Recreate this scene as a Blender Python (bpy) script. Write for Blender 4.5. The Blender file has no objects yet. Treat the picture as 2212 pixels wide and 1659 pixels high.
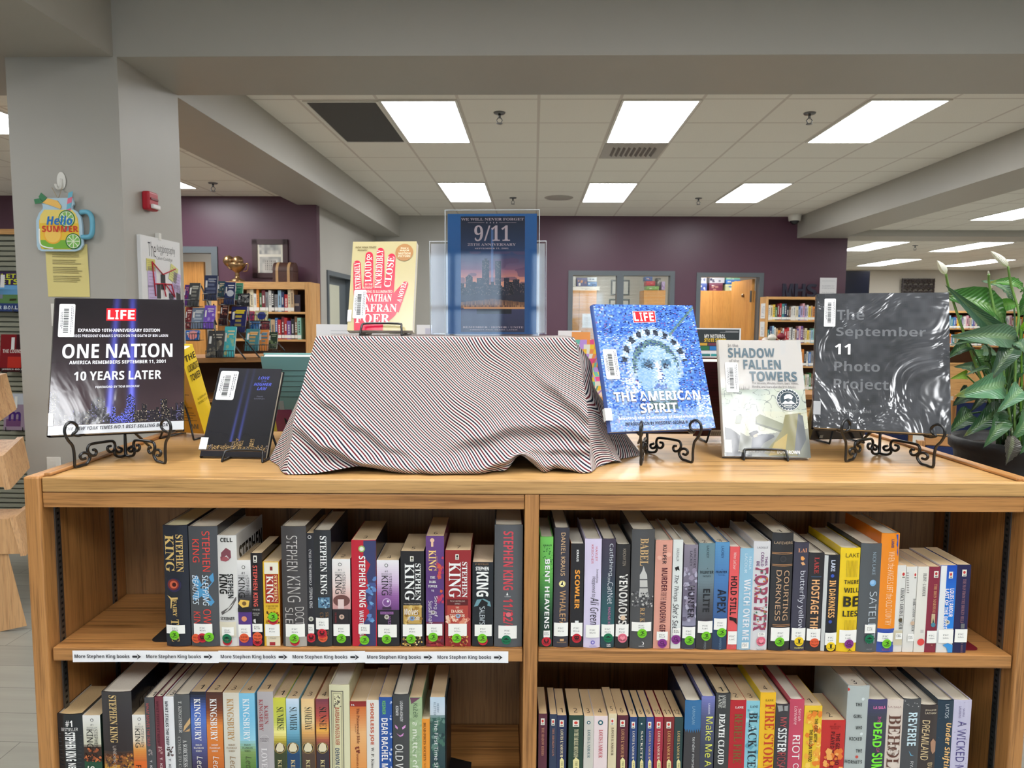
import bpy, math, random
from mathutils import Vector, Matrix
random.seed(7)
SC = bpy.context.scene
COL = SC.collection
RAD = math.pi / 180
# ------------------------------------------------------------------ camera
FPX, PCX, PCY = 1536.0, 1106.0, 829.5
CAMP = Vector((0, 0, 1.5))
CAMR = (Matrix.Rotation(-.67 * RAD, 3, 'Z') @ Matrix.Rotation((90 - 5.115) * RAD, 3, 'X') @ Matrix.Rotation(.45 * RAD, 3, 'Z'))
cd = bpy.data.cameras.new('camera'); cam = bpy.data.objects.new('camera', cd); COL.objects.link(cam)
cd.sensor_width = 36; cd.sensor_fit = 'HORIZONTAL'; cd.lens = 36 * FPX / 2212
cd.dof.use_dof = True; cd.dof.focus_distance = 1.6; cd.dof.aperture_fstop = 12
cd.clip_start = .05; cd.clip_end = 80
cam.matrix_world = Matrix.Translation(CAMP) @ CAMR.to_4x4()
SC.camera = cam
SC.view_settings.view_transform = 'Standard'; SC.view_settings.look = 'None'
SC.view_settings.exposure = 1.05; SC.view_settings.gamma = 1; SC.view_settings.use_curve_mapping = False
LAMP = 10.0           # radiance of the ceiling troffers
DAY = 2.2             # radiance of the daylight windows behind the viewer
w_ = bpy.data.worlds.new('world'); SC.world = w_; w_.use_nodes = True
w_.node_tree.nodes['Background'].inputs[0].default_value = (.55, .58, .62, 1)
w_.node_tree.nodes['Background'].inputs[1].default_value = .25

RA = -2.386 * RAD     # the building is turned a little against the bookcase
RR = Matrix.Rotation(RA, 3, 'Z')
def ray(px, py): return CAMR @ Vector(((px - PCX) / FPX, -(py - PCY) / FPX, -1))
def atY(px, py, y):
    d = ray(px, py); return CAMP + d * (y / d.y)
def atZ(px, py, z):
    d = ray(px, py); return CAMP + d * ((z - 1.5) / d.z)
def rV(px, py, v):
    d = RR.transposed() @ ray(px, py); return CAMP + d * (v / d.y)
def rU(px, py, u):
    d = RR.transposed() @ ray(px, py); return CAMP + d * (u / d.x)
def rZ(px, py, z):
    d = RR.transposed() @ ray(px, py); return CAMP + d * ((z - 1.5) / d.z)

# ------------------------------------------------------------------ materials
def lin(c): return tuple((x / 255 / 12.92 if x / 255 <= .04045 else ((x / 255 + .055) / 1.055) ** 2.4) for x in c[:3])
MATS = {}
def mat(name, rough=.5, spec=.5, coat=0, base=None, metal=0, bump=None, var=0, sheen=0):
    m = bpy.data.materials.new(name); m.use_nodes = True
    nt = m.node_tree; b = nt.nodes['Principled BSDF']
    b.inputs['Roughness'].default_value = rough; b.inputs['Specular IOR Level'].default_value = spec
    b.inputs['Metallic'].default_value = metal
    if coat: b.inputs['Coat Weight'].default_value = coat; b.inputs['Coat Roughness'].default_value = .08
    tc = nt.nodes.new('ShaderNodeTexCoord')
    if base is None:
        a = nt.nodes.new('ShaderNodeAttribute'); a.attribute_name = 'Col'; src = a.outputs['Color']
    else:
        r = nt.nodes.new('ShaderNodeRGB'); r.outputs[0].default_value = (*lin(base), 1); src = r.outputs[0]
    if var:
        n = nt.nodes.new('ShaderNodeTexNoise'); n.inputs['Scale'].default_value = 6; n.inputs['Detail'].default_value = 5
        nt.links.new(tc.outputs['Object'], n.inputs['Vector'])
        mr = nt.nodes.new('ShaderNodeMapRange'); mr.inputs['To Min'].default_value = 1 - var; mr.inputs['To Max'].default_value = 1 + var
        nt.links.new(n.outputs[0], mr.inputs[0])
        mx = nt.nodes.new('ShaderNodeVectorMath'); mx.operation = 'SCALE'
        nt.links.new(src, mx.inputs[0]); nt.links.new(mr.outputs[0], mx.inputs['Scale']); src = mx.outputs[0]
    nt.links.new(src, b.inputs['Base Color'])
    if bump:
        sc, st = bump[:2]
        n = nt.nodes.new('ShaderNodeTexNoise'); n.inputs['Scale'].default_value = sc; n.inputs['Detail'].default_value = bump[2] if len(bump) > 2 else 3
        if len(bump) > 3: n.inputs['Distortion'].default_value = bump[3]
        nt.links.new(tc.outputs['Object'], n.inputs['Vector'])
        bp = nt.nodes.new('ShaderNodeBump'); bp.inputs['Strength'].default_value = st; bp.inputs['Distance'].default_value = .01
        nt.links.new(n.outputs[0], bp.inputs['Height'])
        nt.links.new(bp.outputs[0], b.inputs['Coat Normal' if coat and len(bump) > 4 else 'Normal'])
    MATS[name] = m; return m
mat('paper', .75, .3, var=.03)
mat('matte', .6, .35)
mat('satin', .42, .45)
mat('gloss', .22, .5, bump=(14, .06))
mat('sticker', .35, .5)
mat('jacket', .16, .55, bump=(9, .25, 2.5, .4))
mat('mylar', .12, .6, bump=(6, .22, 4, 1.0))
mat('mylar_crinkle', .13, .9, bump=(5, 1.0, 4, 1.6))
mat('mylar_soft', .2, .5, bump=(5, .16, 3, .8))
mat('pages', .8, .2, bump=(220, .12))
mat('wire', .28, .6, base=(14, 14, 15), bump=(60, .1))
mat('steel', .35, .5, metal=.9, base=(120, 122, 124), bump=(80, .05))
mat('black_metal', .4, .5, base=(20, 20, 22), bump=(60, .08))
mat('grey_paint', .44, .35, base=(172, 169, 161), bump=(90, .03), var=.02)
mat('purple_paint', .36, .45, base=(88, 58, 73), bump=(90, .03), var=.03)
mat('cream_paint', .5, .4, base=(205, 200, 188), bump=(70, .04), var=.02)
mat('frame_paint', .4, .5, base=(92, 99, 104), bump=(80, .03))
mat('plastic_white', .4, .5, base=(226, 224, 216), bump=(60, .02))
mat('gold_metal', .3, .5, metal=.85, base=(150, 120, 85), bump=(40, .2))
mat('leather', .5, .4, base=(72, 44, 36), bump=(60, .3), var=.15)
mat('terracotta_dark', .55, .4, base=(34, 33, 34), bump=(40, .15), var=.08)
mat('navy_fabric', .85, .2, base=(38, 48, 84), bump=(200, .3), var=.1)

def wood(name, axis, light, dark, rough=.38, sc=1.0):
    m = bpy.data.materials.new(name); m.use_nodes = True; nt = m.node_tree; b = nt.nodes['Principled BSDF']
    b.inputs['Roughness'].default_value = rough
    tc = nt.nodes.new('ShaderNodeTexCoord'); mp = nt.nodes.new('ShaderNodeMapping')
    s = [120 * sc] * 3; s[axis] = 3.2 * sc; mp.inputs['Scale'].default_value = s
    nt.links.new(tc.outputs['Object'], mp.inputs[0])
    n = nt.nodes.new('ShaderNodeTexNoise'); n.inputs['Scale'].default_value = 1.0; n.inputs['Detail'].default_value = 6; n.inputs['Roughness'].default_value = .6; n.inputs['Distortion'].default_value = .35
    nt.links.new(mp.outputs[0], n.inputs['Vector'])
    mp2 = nt.nodes.new('ShaderNodeMapping'); s2 = [9 * sc] * 3; s2[axis] = .7 * sc; mp2.inputs['Scale'].default_value = s2
    nt.links.new(tc.outputs['Object'], mp2.inputs[0])
    n2 = nt.nodes.new('ShaderNodeTexNoise'); n2.inputs['Scale'].default_value = 1.0; n2.inputs['Detail'].default_value = 3; n2.inputs['Distortion'].default_value = 1.2
    nt.links.new(mp2.outputs[0], n2.inputs['Vector'])
    ad = nt.nodes.new('ShaderNodeMath'); ad.operation = 'MULTIPLY_ADD'; ad.inputs[1].default_value = .55
    nt.links.new(n.outputs[0], ad.inputs[0])
    ml = nt.nodes.new('ShaderNodeMath'); ml.operation = 'MULTIPLY'; ml.inputs[1].default_value = .45
    nt.links.new(n2.outputs[0], ml.inputs[0]); nt.links.new(ml.outputs[0], ad.inputs[2])
    cr = nt.nodes.new('ShaderNodeValToRGB'); e = cr.color_ramp.elements
    mid = tuple((a + c) / 2 for a, c in zip(light, dark))
    e[0].position = .36; e[0].color = (*lin(dark), 1); e[1].position = .60; e[1].color = (*lin(light), 1)
    k = e.new(.47); k.color = (*lin(tuple(.8 * a + .2 * c for a, c in zip(light, dark))), 1)
    nt.links.new(ad.outputs[0], cr.inputs[0]); nt.links.new(cr.outputs[0], b.inputs['Base Color'])
    mp3 = nt.nodes.new('ShaderNodeMapping'); s3 = [420 * sc] * 3; s3[axis] = 12 * sc; mp3.inputs['Scale'].default_value = s3; nt.links.new(tc.outputs['Object'], mp3.inputs[0])
    n3 = nt.nodes.new('ShaderNodeTexNoise'); n3.inputs['Scale'].default_value = 1.0; n3.inputs['Detail'].default_value = 2; nt.links.new(mp3.outputs[0], n3.inputs['Vector'])
    pr = nt.nodes.new('ShaderNodeMapRange'); pr.inputs['From Min'].default_value = .52; pr.inputs['From Max'].default_value = .68; pr.inputs['To Min'].default_value = 1.0; pr.inputs['To Max'].default_value = .72; nt.links.new(n3.outputs[0], pr.inputs[0])
    sm = nt.nodes.new('ShaderNodeVectorMath'); sm.operation = 'SCALE'; nt.links.new(cr.outputs[0], sm.inputs[0]); nt.links.new(pr.outputs[0], sm.inputs['Scale']); nt.links.new(sm.outputs[0], b.inputs['Base Color'])
    bp = nt.nodes.new('ShaderNodeBump'); bp.inputs['Strength'].default_value = .08; bp.inputs['Distance'].default_value = .003
    nt.links.new(n.outputs[0], bp.inputs['Height']); nt.links.new(bp.outputs[0], b.inputs['Normal'])
    MATS[name] = m
LO, DO = (190, 135, 78), (118, 76, 37)
for a_, ax in enumerate('xyz'): wood('oak_' + ax, a_, LO, DO)
wood('oak_shaded', 2, (150, 108, 66), (88, 58, 30), .5)  # darkened oak copy: shade inside the bookcase put into its colour
wood('oak_top', 0, (204, 160, 102), (140, 100, 54), .3, .8)
wood('pine_x', 0, (214, 164, 104), (184, 130, 74), .45, .6); wood('pine_z', 2, (214, 164, 104), (184, 130, 74), .45, .6)
wood('birch', 2, (214, 152, 78), (192, 126, 58), .5, .5)
wood('tray_oak', 2, (214, 168, 118), (178, 128, 82), .5, .7)

def floor_mat():
    m = bpy.data.materials.new('vinyl_planks'); m.use_nodes = True; nt = m.node_tree; b = nt.nodes['Principled BSDF']; b.inputs['Roughness'].default_value = .4
    tc = nt.nodes.new('ShaderNodeTexCoord'); br = nt.nodes.new('ShaderNodeTexBrick')
    br.inputs['Scale'].default_value = 1; br.inputs['Brick Width'].default_value = 1.2; br.inputs['Row Height'].default_value = .18; br.inputs['Mortar Size'].default_value = .0015
    br.inputs['Color1'].default_value = (*lin((156, 154, 143)), 1); br.inputs['Color2'].default_value = (*lin((144, 142, 132)), 1); br.inputs['Mortar'].default_value = (*lin((98, 97, 90)), 1)
    nt.links.new(tc.outputs['Object'], br.inputs['Vector'])
    mp = nt.nodes.new('ShaderNodeMapping'); mp.inputs['Scale'].default_value = (2, 30, 1); nt.links.new(tc.outputs['Object'], mp.inputs[0])
    n = nt.nodes.new('ShaderNodeTexNoise'); n.inputs['Scale'].default_value = 1; n.inputs['Detail'].default_value = 6; nt.links.new(mp.outputs[0], n.inputs['Vector'])
    mr = nt.nodes.new('ShaderNodeMapRange'); mr.inputs['To Min'].default_value = .78; mr.inputs['To Max'].default_value = 1.18; nt.links.new(n.outputs[0], mr.inputs[0])
    mx = nt.nodes.new('ShaderNodeVectorMath'); mx.operation = 'SCALE'; nt.links.new(br.outputs[0], mx.inputs[0]); nt.links.new(mr.outputs[0], mx.inputs['Scale'])
    nt.links.new(mx.outputs[0], b.inputs['Base Color']); MATS['vinyl'] = m
floor_mat()
def grid_mat(name, tu, tv, ou, ov, tile, line, lw=.024):
    m = bpy.data.materials.new(name); m.use_nodes = True; nt = m.node_tree; b = nt.nodes['Principled BSDF']; b.inputs['Roughness'].default_value = .9; b.inputs['Specular IOR Level'].default_value = .15
    tc = nt.nodes.new('ShaderNodeTexCoord'); sx = nt.nodes.new('ShaderNodeSeparateXYZ'); nt.links.new(tc.outputs['Object'], sx.inputs[0])
    outs = []
    for k, (t, o) in enumerate(((tu, ou), (tv, ov))):
        a = nt.nodes.new('ShaderNodeMath'); a.operation = 'SUBTRACT'; a.inputs[1].default_value = o; nt.links.new(sx.outputs[k], a.inputs[0])
        p = nt.nodes.new('ShaderNodeMath'); p.operation = 'PINGPONG'; p.inputs[1].default_value = t / 2; nt.links.new(a.outputs[0], p.inputs[0])
        l = nt.nodes.new('ShaderNodeMath'); l.operation = 'LESS_THAN'; l.inputs[1].default_value = lw / 2; nt.links.new(p.outputs[0], l.inputs[0]); outs.append(l.outputs[0])
    mxm = nt.nodes.new('ShaderNodeMath'); mxm.operation = 'MAXIMUM'; nt.links.new(outs[0], mxm.inputs[0]); nt.links.new(outs[1], mxm.inputs[1])
    n = nt.nodes.new('ShaderNodeTexNoise'); n.inputs['Scale'].default_value = 160; nt.links.new(tc.outputs['Object'], n.inputs['Vector'])
    mr = nt.nodes.new('ShaderNodeMapRange'); mr.inputs['To Min'].default_value = .9; mr.inputs['To Max'].default_value = 1.08; nt.links.new(n.outputs[0], mr.inputs[0])
    mix = nt.nodes.new('ShaderNodeMix'); mix.data_type = 'RGBA'; mix.inputs[6].default_value = (*lin(tile), 1); mix.inputs[7].default_value = (*lin(line), 1)
    nt.links.new(mxm.outputs[0], mix.inputs[0])
    sc = nt.nodes.new('ShaderNodeVectorMath'); sc.operation = 'SCALE'; nt.links.new(mix.outputs[2], sc.inputs[0]); nt.links.new(mr.outputs[0], sc.inputs['Scale'])
    nt.links.new(sc.outputs[0], b.inputs['Base Color']); MATS[name] = m
TU, TV, OU, OV = .628, .66, -1.235, 5.66
grid_mat('ceiling_tile', TU, TV, OU, OV, (236, 233, 224), (212, 205, 196))
grid_mat('block_wall', .4, .2, 0, 0, (214, 208, 196), (196, 190, 178), .012)
def emis(name, col, s):
    m = bpy.data.materials.new(name); m.use_nodes = True; nt = m.node_tree; nt.nodes.remove(nt.nodes['Principled BSDF'])
    e = nt.nodes.new('ShaderNodeEmission'); e.inputs[1].default_value = s
    tc = nt.nodes.new('ShaderNodeTexCoord'); wv = nt.nodes.new('ShaderNodeTexWave'); wv.inputs['Scale'].default_value = 1.7
    nt.links.new(tc.outputs['Object'], wv.inputs['Vector'])
    cr = nt.nodes.new('ShaderNodeValToRGB'); cr.color_ramp.elements[0].color = (*[c * .86 for c in col], 1); cr.color_ramp.elements[1].color = (*col, 1)
    nt.links.new(wv.outputs[0], cr.inputs[0]); nt.links.new(cr.outputs[0], e.inputs[0])
    nt.links.new(e.outputs[0], nt.nodes['Material Output'].inputs[0]); MATS[name] = m
emis('lamp', (.97, .985, 1.0), LAMP)
emis('daylight', (.62, .80, 1.0), DAY)
def acrylic(name, tint=(1, 1, 1), base=.06):
    m = bpy.data.materials.new(name); m.use_nodes = True; nt = m.node_tree; nt.nodes.remove(nt.nodes['Principled BSDF'])
    t = nt.nodes.new('ShaderNodeBsdfTransparent'); t.inputs[0].default_value = (*tint, 1)
    g = nt.nodes.new('ShaderNodeBsdfGlossy'); g.inputs['Roughness'].default_value = .04
    lw = nt.nodes.new('ShaderNodeFresnel'); lw.inputs[0].default_value = 1.49
    a = nt.nodes.new('ShaderNodeMath'); a.operation = 'ADD'; a.inputs[1].default_value = base; nt.links.new(lw.outputs[0], a.inputs[0])
    n = nt.nodes.new('ShaderNodeTexNoise'); n.inputs['Scale'].default_value = 6; bp = nt.nodes.new('ShaderNodeBump'); bp.inputs['Strength'].default_value = .03
    nt.links.new(n.outputs[0], bp.inputs['Height']); nt.links.new(bp.outputs[0], g.inputs['Normal'])
    mx = nt.nodes.new('ShaderNodeMixShader'); nt.links.new(a.outputs[0], mx.inputs[0]); nt.links.new(t.outputs[0], mx.inputs[1]); nt.links.new(g.outputs[0], mx.inputs[2])
    nt.links.new(mx.outputs[0], nt.nodes['Material Output'].inputs[0]); MATS[name] = m
acrylic('acrylic', base=.0); acrylic('glass', (.93, .96, .95), .02)
def cloth_mat():
    m = bpy.data.materials.new('striped_cloth'); m.use_nodes = True; nt = m.node_tree; b = nt.nodes['Principled BSDF']; b.inputs['Roughness'].default_value = .85; b.inputs['Specular IOR Level'].default_value = .15
    uv = nt.nodes.new('ShaderNodeUVMap'); uv.uv_map = 'UVMap'; sx = nt.nodes.new('ShaderNodeSeparateXYZ'); nt.links.new(uv.outputs[0], sx.inputs[0])
    a = nt.nodes.new('ShaderNodeMath'); a.operation = 'ADD'; nt.links.new(sx.outputs[0], a.inputs[0]); nt.links.new(sx.outputs[1], a.inputs[1])
    d = nt.nodes.new('ShaderNodeMath'); d.operation = 'DIVIDE'; d.inputs[1].default_value = .01425; nt.links.new(a.outputs[0], d.inputs[0])
    f = nt.nodes.new('ShaderNodeMath'); f.operation = 'FRACT'; nt.links.new(d.outputs[0], f.inputs[0])
    cr = nt.nodes.new('ShaderNodeValToRGB'); cr.color_ramp.interpolation = 'CONSTANT'; e = cr.color_ramp.elements
    W, N, M_ = (204, 197, 191), (18, 26, 42), (94, 27, 37)
    e[0].position = 0; e[0].color = (*lin(N), 1); e[1].position = .25; e[1].color = (*lin(W), 1)
    k = e.new(.5); k.color = (*lin(M_), 1); k = e.new(.74); k.color = (*lin(W), 1)
    nt.links.new(f.outputs[0], cr.inputs[0]); nt.links.new(cr.outputs[0], b.inputs['Base Color']); MATS['cloth'] = m
cloth_mat()
def leaf_mat():
    m = bpy.data.materials.new('leaf'); m.use_nodes = True; nt = m.node_tree; b = nt.nodes['Principled BSDF']; b.inputs['Roughness'].default_value = .28
    at = nt.nodes.new('ShaderNodeAttribute'); at.attribute_name = 'Col'; uv = nt.nodes.new('ShaderNodeUVMap'); uv.uv_map = 'UVMap'
    wv = nt.nodes.new('ShaderNodeTexWave'); wv.bands_direction = 'Y'; wv.inputs['Scale'].default_value = 5; wv.inputs['Distortion'].default_value = .6; nt.links.new(uv.outputs[0], wv.inputs['Vector'])
    mr = nt.nodes.new('ShaderNodeMapRange'); mr.inputs['To Min'].default_value = .93; mr.inputs['To Max'].default_value = 1.05; nt.links.new(wv.outputs[0], mr.inputs[0])
    s = nt.nodes.new('ShaderNodeVectorMath'); s.operation = 'SCALE'; nt.links.new(at.outputs[0], s.inputs[0]); nt.links.new(mr.outputs[0], s.inputs['Scale']); nt.links.new(s.outputs[0], b.inputs['Base Color'])
    bp = nt.nodes.new('ShaderNodeBump'); bp.inputs['Strength'].default_value = .3; bp.inputs['Distance'].default_value = .003; nt.links.new(wv.outputs[0], bp.inputs['Height']); nt.links.new(bp.outputs[0], b.inputs['Normal'])
    tr = nt.nodes.new('ShaderNodeBsdfTranslucent'); nt.links.new(s.outputs[0], tr.inputs[0]); mx = nt.nodes.new('ShaderNodeMixShader'); mx.inputs[0].default_value = .22
    nt.links.new(b.outputs[0], mx.inputs[1]); nt.links.new(tr.outputs[0], mx.inputs[2]); nt.links.new(mx.outputs[0], nt.nodes['Material Output'].inputs[0]); MATS['leaf'] = m
leaf_mat()

# ------------------------------------------------------------------ mesh builder
_G = {}
try:        # a font that ships with Blender, holding plain, bold, serif and italic alphabets; the built-in font serves where it is missing
    import os
    FONT = bpy.data.fonts.load(os.path.join(bpy.utils.system_resource('DATAFILES'), 'fonts', 'NotoSansMath-Regular.woff2'))
except Exception: FONT = None
def alphabet(s, style):
    up, dg = (0x1D400, 0x1D7CE) if 's' in style else (0x1D63C, 0x1D7EC) if 'i' in style and ('b' in style or 'B' in style) else (0x1D608, 0) if 'i' in style else (0x1D5D4, 0x1D7EC) if 'b' in style or 'B' in style else (0, 0)
    o = ''
    for c in s:
        if up and 'A' <= c <= 'Z': o += chr(up + ord(c) - 65)
        elif up and 'a' <= c <= 'z': o += chr(up + 26 + ord(c) - 97)
        elif dg and '0' <= c <= '9': o += chr(dg + ord(c) - 48)
        else: o += c
    return o
def glyphs(s, style=''):
    """flat lettering outline as (verts, faces, bbox); style: b bold, B heavy, t thin, s serif, i italic"""
    k = (s, style)
    if k in _G: return _G[k]
    cu = bpy.data.curves.new('lettering', 'FONT'); cu.body = alphabet(s, style) if FONT else s; cu.size = 1; cu.resolution_u = 4 if len(s) < 8 else 3
    if FONT: cu.font = FONT
    if 'B' in style: cu.offset = .006
    if 't' in style: cu.offset = -.006
    ob = bpy.data.objects.new('lettering', cu); COL.objects.link(ob)
    dg = bpy.context.evaluated_depsgraph_get()
    me = bpy.data.meshes.new_from_object(ob.evaluated_get(dg))
    V = [(v.co.x, v.co.y) for v in me.vertices]; Fc = [tuple(p.vertices) for p in me.polygons]
    bpy.data.objects.remove(ob); bpy.data.curves.remove(cu); bpy.data.meshes.remove(me)
    if not V: V = [(0, 0), (.1, 0), (.1, .1)]; Fc = []
    xs = [v[0] for v in V]; ys = [v[1] for v in V]
    _G[k] = (V, Fc, (min(xs), max(xs), min(ys), max(ys))); return _G[k]

class MB:
    def __init__(s): s.v = []; s.f = []; s.c = []; s.m = []; s.s = []; s.uv = {}
    def face(s, pts, col=(255, 255, 255), m='matte', smooth=False):
        n = len(s.v); s.v += [tuple(p) for p in pts]; s.f.append(tuple(range(n, n + len(pts)))); s.c.append(lin(col)); s.m.append(m); s.s.append(smooth)
    def mesh(s, V, F, col=(255, 255, 255), m='matte', smooth=False):
        n = len(s.v); s.v += [tuple(p) for p in V]; L = lin(col) if not isinstance(col, list) else None
        for i, f in enumerate(F):
            s.f.append(tuple(n + k for k in f)); s.c.append(L or lin(col[i])); s.m.append(m); s.s.append(smooth)
    def box(s, x0, x1, y0, y1, z0, z1, col=(255, 255, 255), m='matte', M=None):
        V = [Vector((x, y, z)) for z in (z0, z1) for y in (y0, y1) for x in (x0, x1)]
        if M is not None: V = [M @ v for v in V]
        s.mesh(V, [(0, 2, 3, 1), (4, 5, 7, 6), (0, 1, 5, 4), (2, 6, 7, 3), (0, 4, 6, 2), (1, 3, 7, 5)], col, m)
    def grid(s, fn, nu, nv, colf=(255, 255, 255), m='matte', smooth=True, uvf=None):
        n = len(s.v)
        for j in range(nv + 1):
            for i in range(nu + 1):
                s.v.append(tuple(fn(i / nu, j / nv)))
                if uvf: s.uv[len(s.v) - 1] = uvf(i / nu, j / nv)
        for j in range(nv):
            for i in range(nu):
                a = n + j * (nu + 1) + i; s.f.append((a, a + 1, a + nu + 2, a + nu + 1))
                s.c.append(lin(colf((i + .5) / nu, (j + .5) / nv)) if callable(colf) else lin(colf)); s.m.append(m); s.s.append(smooth)
    def art(s, x0, x1, z0, z1, y, nx, nz, fn, m='matte'):
        """flat picture on a plane facing -y; fn(u right, v down) gives its colour"""
        s.grid(lambda u, v: (x0 + (x1 - x0) * u, y, z0 + (z1 - z0) * v), nx, nz, lambda u, v: fn(u, 1 - v), m, False)
    def text(s, t, P, col=(255, 255, 255), m='matte', style=''):
        """P(u, v): u 0..1 along the line, v 0..1 baseline to top -> 3D"""
        V, F, (a, b, c, d) = glyphs(t, style); w = max(b - a, 1e-6); h = max(d - c, 1e-6)
        s.mesh([P((x - a) / w, (y - c) / h) for x, y in V], F, col, m)
    def tube(s, pts, r, col=(20, 20, 20), m='wire', n=8, smooth_path=0, closed=False, r1=None):
        P = [Vector(p) for p in pts]
        if smooth_path:
            Q = []
            for i in range(len(P) - 1):
                p0, p1, p2, p3 = P[max(i - 1, 0)], P[i], P[i + 1], P[min(i + 2, len(P) - 1)]
                for k in range(smooth_path):
                    t = k / smooth_path
                    Q.append(.5 * ((2 * p1) + (p2 - p0) * t + (2 * p0 - 5 * p1 + 4 * p2 - p3) * t * t + (3 * p1 - p0 - 3 * p2 + p3) * t ** 3))
            P = Q + [P[-1]]
        up = None; base = len(s.v); N = len(P)
        for i, p in enumerate(P):
            t = (P[min(i + 1, N - 1)] - P[max(i - 1, 0)]).normalized()
            if up is None: up = t.orthogonal().normalized()
            up = (up - t * up.dot(t)); up = up.normalized() if up.length > 1e-6 else t.orthogonal().normalized()
            q = t.cross(up); rr = r if r1 is None else r + (r1 - r) * i / max(N - 1, 1)
            for k in range(n):
                a = 2 * math.pi * k / n; s.v.append(tuple(p + (up * math.cos(a) + q * math.sin(a)) * rr))
        L = lin(col)
        for i in range(N - 1):
            for k in range(n):
                s.f.append((base + i * n + k, base + i * n + (k + 1) % n, base + (i + 1) * n + (k + 1) % n, base + (i + 1) * n + k)); s.c.append(L); s.m.append(m); s.s.append(True)
        for e, fl in ((0, True), (N - 1, False)):
            f = [base + e * n + k for k in range(n)]; s.f.append(tuple(reversed(f) if fl else f)); s.c.append(L); s.m.append(m); s.s.append(False)
    def lathe(s, prof, col=(255, 255, 255), m='matte', n=32, c=(0, 0, 0), cap=True):
        b = len(s.v)
        for r, z in prof:
            for k in range(n): a = 2 * math.pi * k / n; s.v.append((c[0] + r * math.cos(a), c[1] + r * math.sin(a), c[2] + z))
        L = lin(col)
        for i in range(len(prof) - 1):
            for k in range(n): s.f.append((b + i * n + k, b + i * n + (k + 1) % n, b + (i + 1) * n + (k + 1) % n, b + (i + 1) * n + k)); s.c.append(L); s.m.append(m); s.s.append(True)
        if cap:
            for e in (0, len(prof) - 1):
                if prof[e][0] > 1e-5: f = [b + e * n + k for k in range(n)]; s.f.append(tuple(f if e else reversed(f))); s.c.append(L); s.m.append(m); s.s.append(False)
    def build(s, name, parent=None, M=None):
        me = bpy.data.meshes.new(name); me.from_pydata(s.v, [], s.f)
        names = list(dict.fromkeys(s.m)); idx = {k: i for i, k in enumerate(names)}
        for k in names: me.materials.append(MATS[k])
        me.polygons.foreach_set('material_index', [idx[k] for k in s.m]); me.polygons.foreach_set('use_smooth', s.s)
        at = me.color_attributes.new('Col', 'FLOAT_COLOR', 'CORNER'); L = []
        for f, c in zip(s.f, s.c): L += [c[0], c[1], c[2], 1.0] * len(f)
        at.data.foreach_set('color', L)
        if s.uv:
            ul = me.uv_layers.new(name='UVMap'); U = []
            for f in s.f:
                for k in f: U += list(s.uv.get(k, (0, 0)))
            ul.data.foreach_set('uv', U)
        me.update(); o = bpy.data.objects.new(name, me); COL.objects.link(o)
        if parent is not None: o.parent = parent
        if M is not None: o.matrix_world = M
        return o
def RM(u=0, v=0, z=0, rz=0):
    """placement in the building's own axes"""
    return Matrix.Translation(RR @ Vector((u, v, z))) @ Matrix.Rotation(RA + rz, 4, 'Z')
def WM(x=0, y=0, z=0, rz=0): return Matrix.Translation((x, y, z)) @ Matrix.Rotation(rz, 4, 'Z')
def tag(o, label, cat, group=None, kind=None):
    o['label'] = label; o['category'] = cat
    if group: o['group'] = group
    if kind: o['kind'] = kind
    return o
def thing(name, label, cat, M, group=None):
    o = bpy.data.objects.new(name, None); o.empty_display_size = .05; COL.objects.link(o); o.matrix_world = M
    return tag(o, label, cat, group)
def struct(name, mb, M=None):
    o = mb.build(name, None, M if M is not None else RM()); o['kind'] = 'structure'; return o
def bevel(o, w=.002, n=2):
    b = o.modifiers.new('bevel', 'BEVEL'); b.width = w; b.segments = n; b.limit_method = 'ANGLE'; b.angle_limit = .7; return o
def single(name, mb, label, cat, M, group=None): return tag(mb.build(name, None, M), label, cat, group)
def bx(name, parent, x0, x1, y0, y1, z0, z1, m, col=(255, 255, 255), bv=.0015, M=None):
    b = MB(); b.box(x0, x1, y0, y1, z0, z1, col, m, M); o = b.build(name, parent)
    if bv: bevel(o, bv)
    return o
# ------------------------------------------------------------------ the building
def slab(name, boxes, m, M=None):
    b = MB()
    for q in boxes: b.box(*q, m=m)
    return struct(name, b, M)
ZC, ZS, ZL = 3.2, 2.86, 2.96
slab('floor', [(-9, 12.4, -6, 20, -.1, 0)], 'vinyl')
slab('ceiling', [(-2.22, 4.24, -6, 11.8, ZC, ZC + .05)], 'ceiling_tile')
slab('ceiling_left', [(-9, -2.85, -6, 8.6, ZL, ZL + .05)], 'ceiling_tile')
slab('ceiling_right', [(4.9, 12.4, -6, 20, ZL, ZL + .05)], 'ceiling_tile')
slab('ceiling_back_room', [(-6, -2.76, 8.72, 11.2, 2.95, 3.0)], 'ceiling_tile')
slab('ceiling_office', [(-.6, 5, 11.95, 14.8, 2.75, 2.8)], 'ceiling_tile')
slab('beam_front', [(-9, 12.4, 3.8, 4.44, ZS, ZC + .05)], 'grey_paint')
slab('beam_left', [(-2.85, -2.22, -6, 3.8, ZS, ZC + .05), (-2.85, -2.22, 4.44, 11.8, ZS, ZC + .05)], 'grey_paint')
slab('beam_right', [(4.24, 4.9, -6, 3.8, ZS, ZC + .05), (4.24, 4.9, 4.44, 11.8, ZS, ZC + .05)], 'grey_paint')
slab('beam_right_far', [(4.9, 12.4, 11.5, 12.15, ZS, ZC)], 'grey_paint')
slab('column_left', [(-2.8, -2.2, 3.8, 4.44, 0, ZS)], 'grey_paint')
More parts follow.
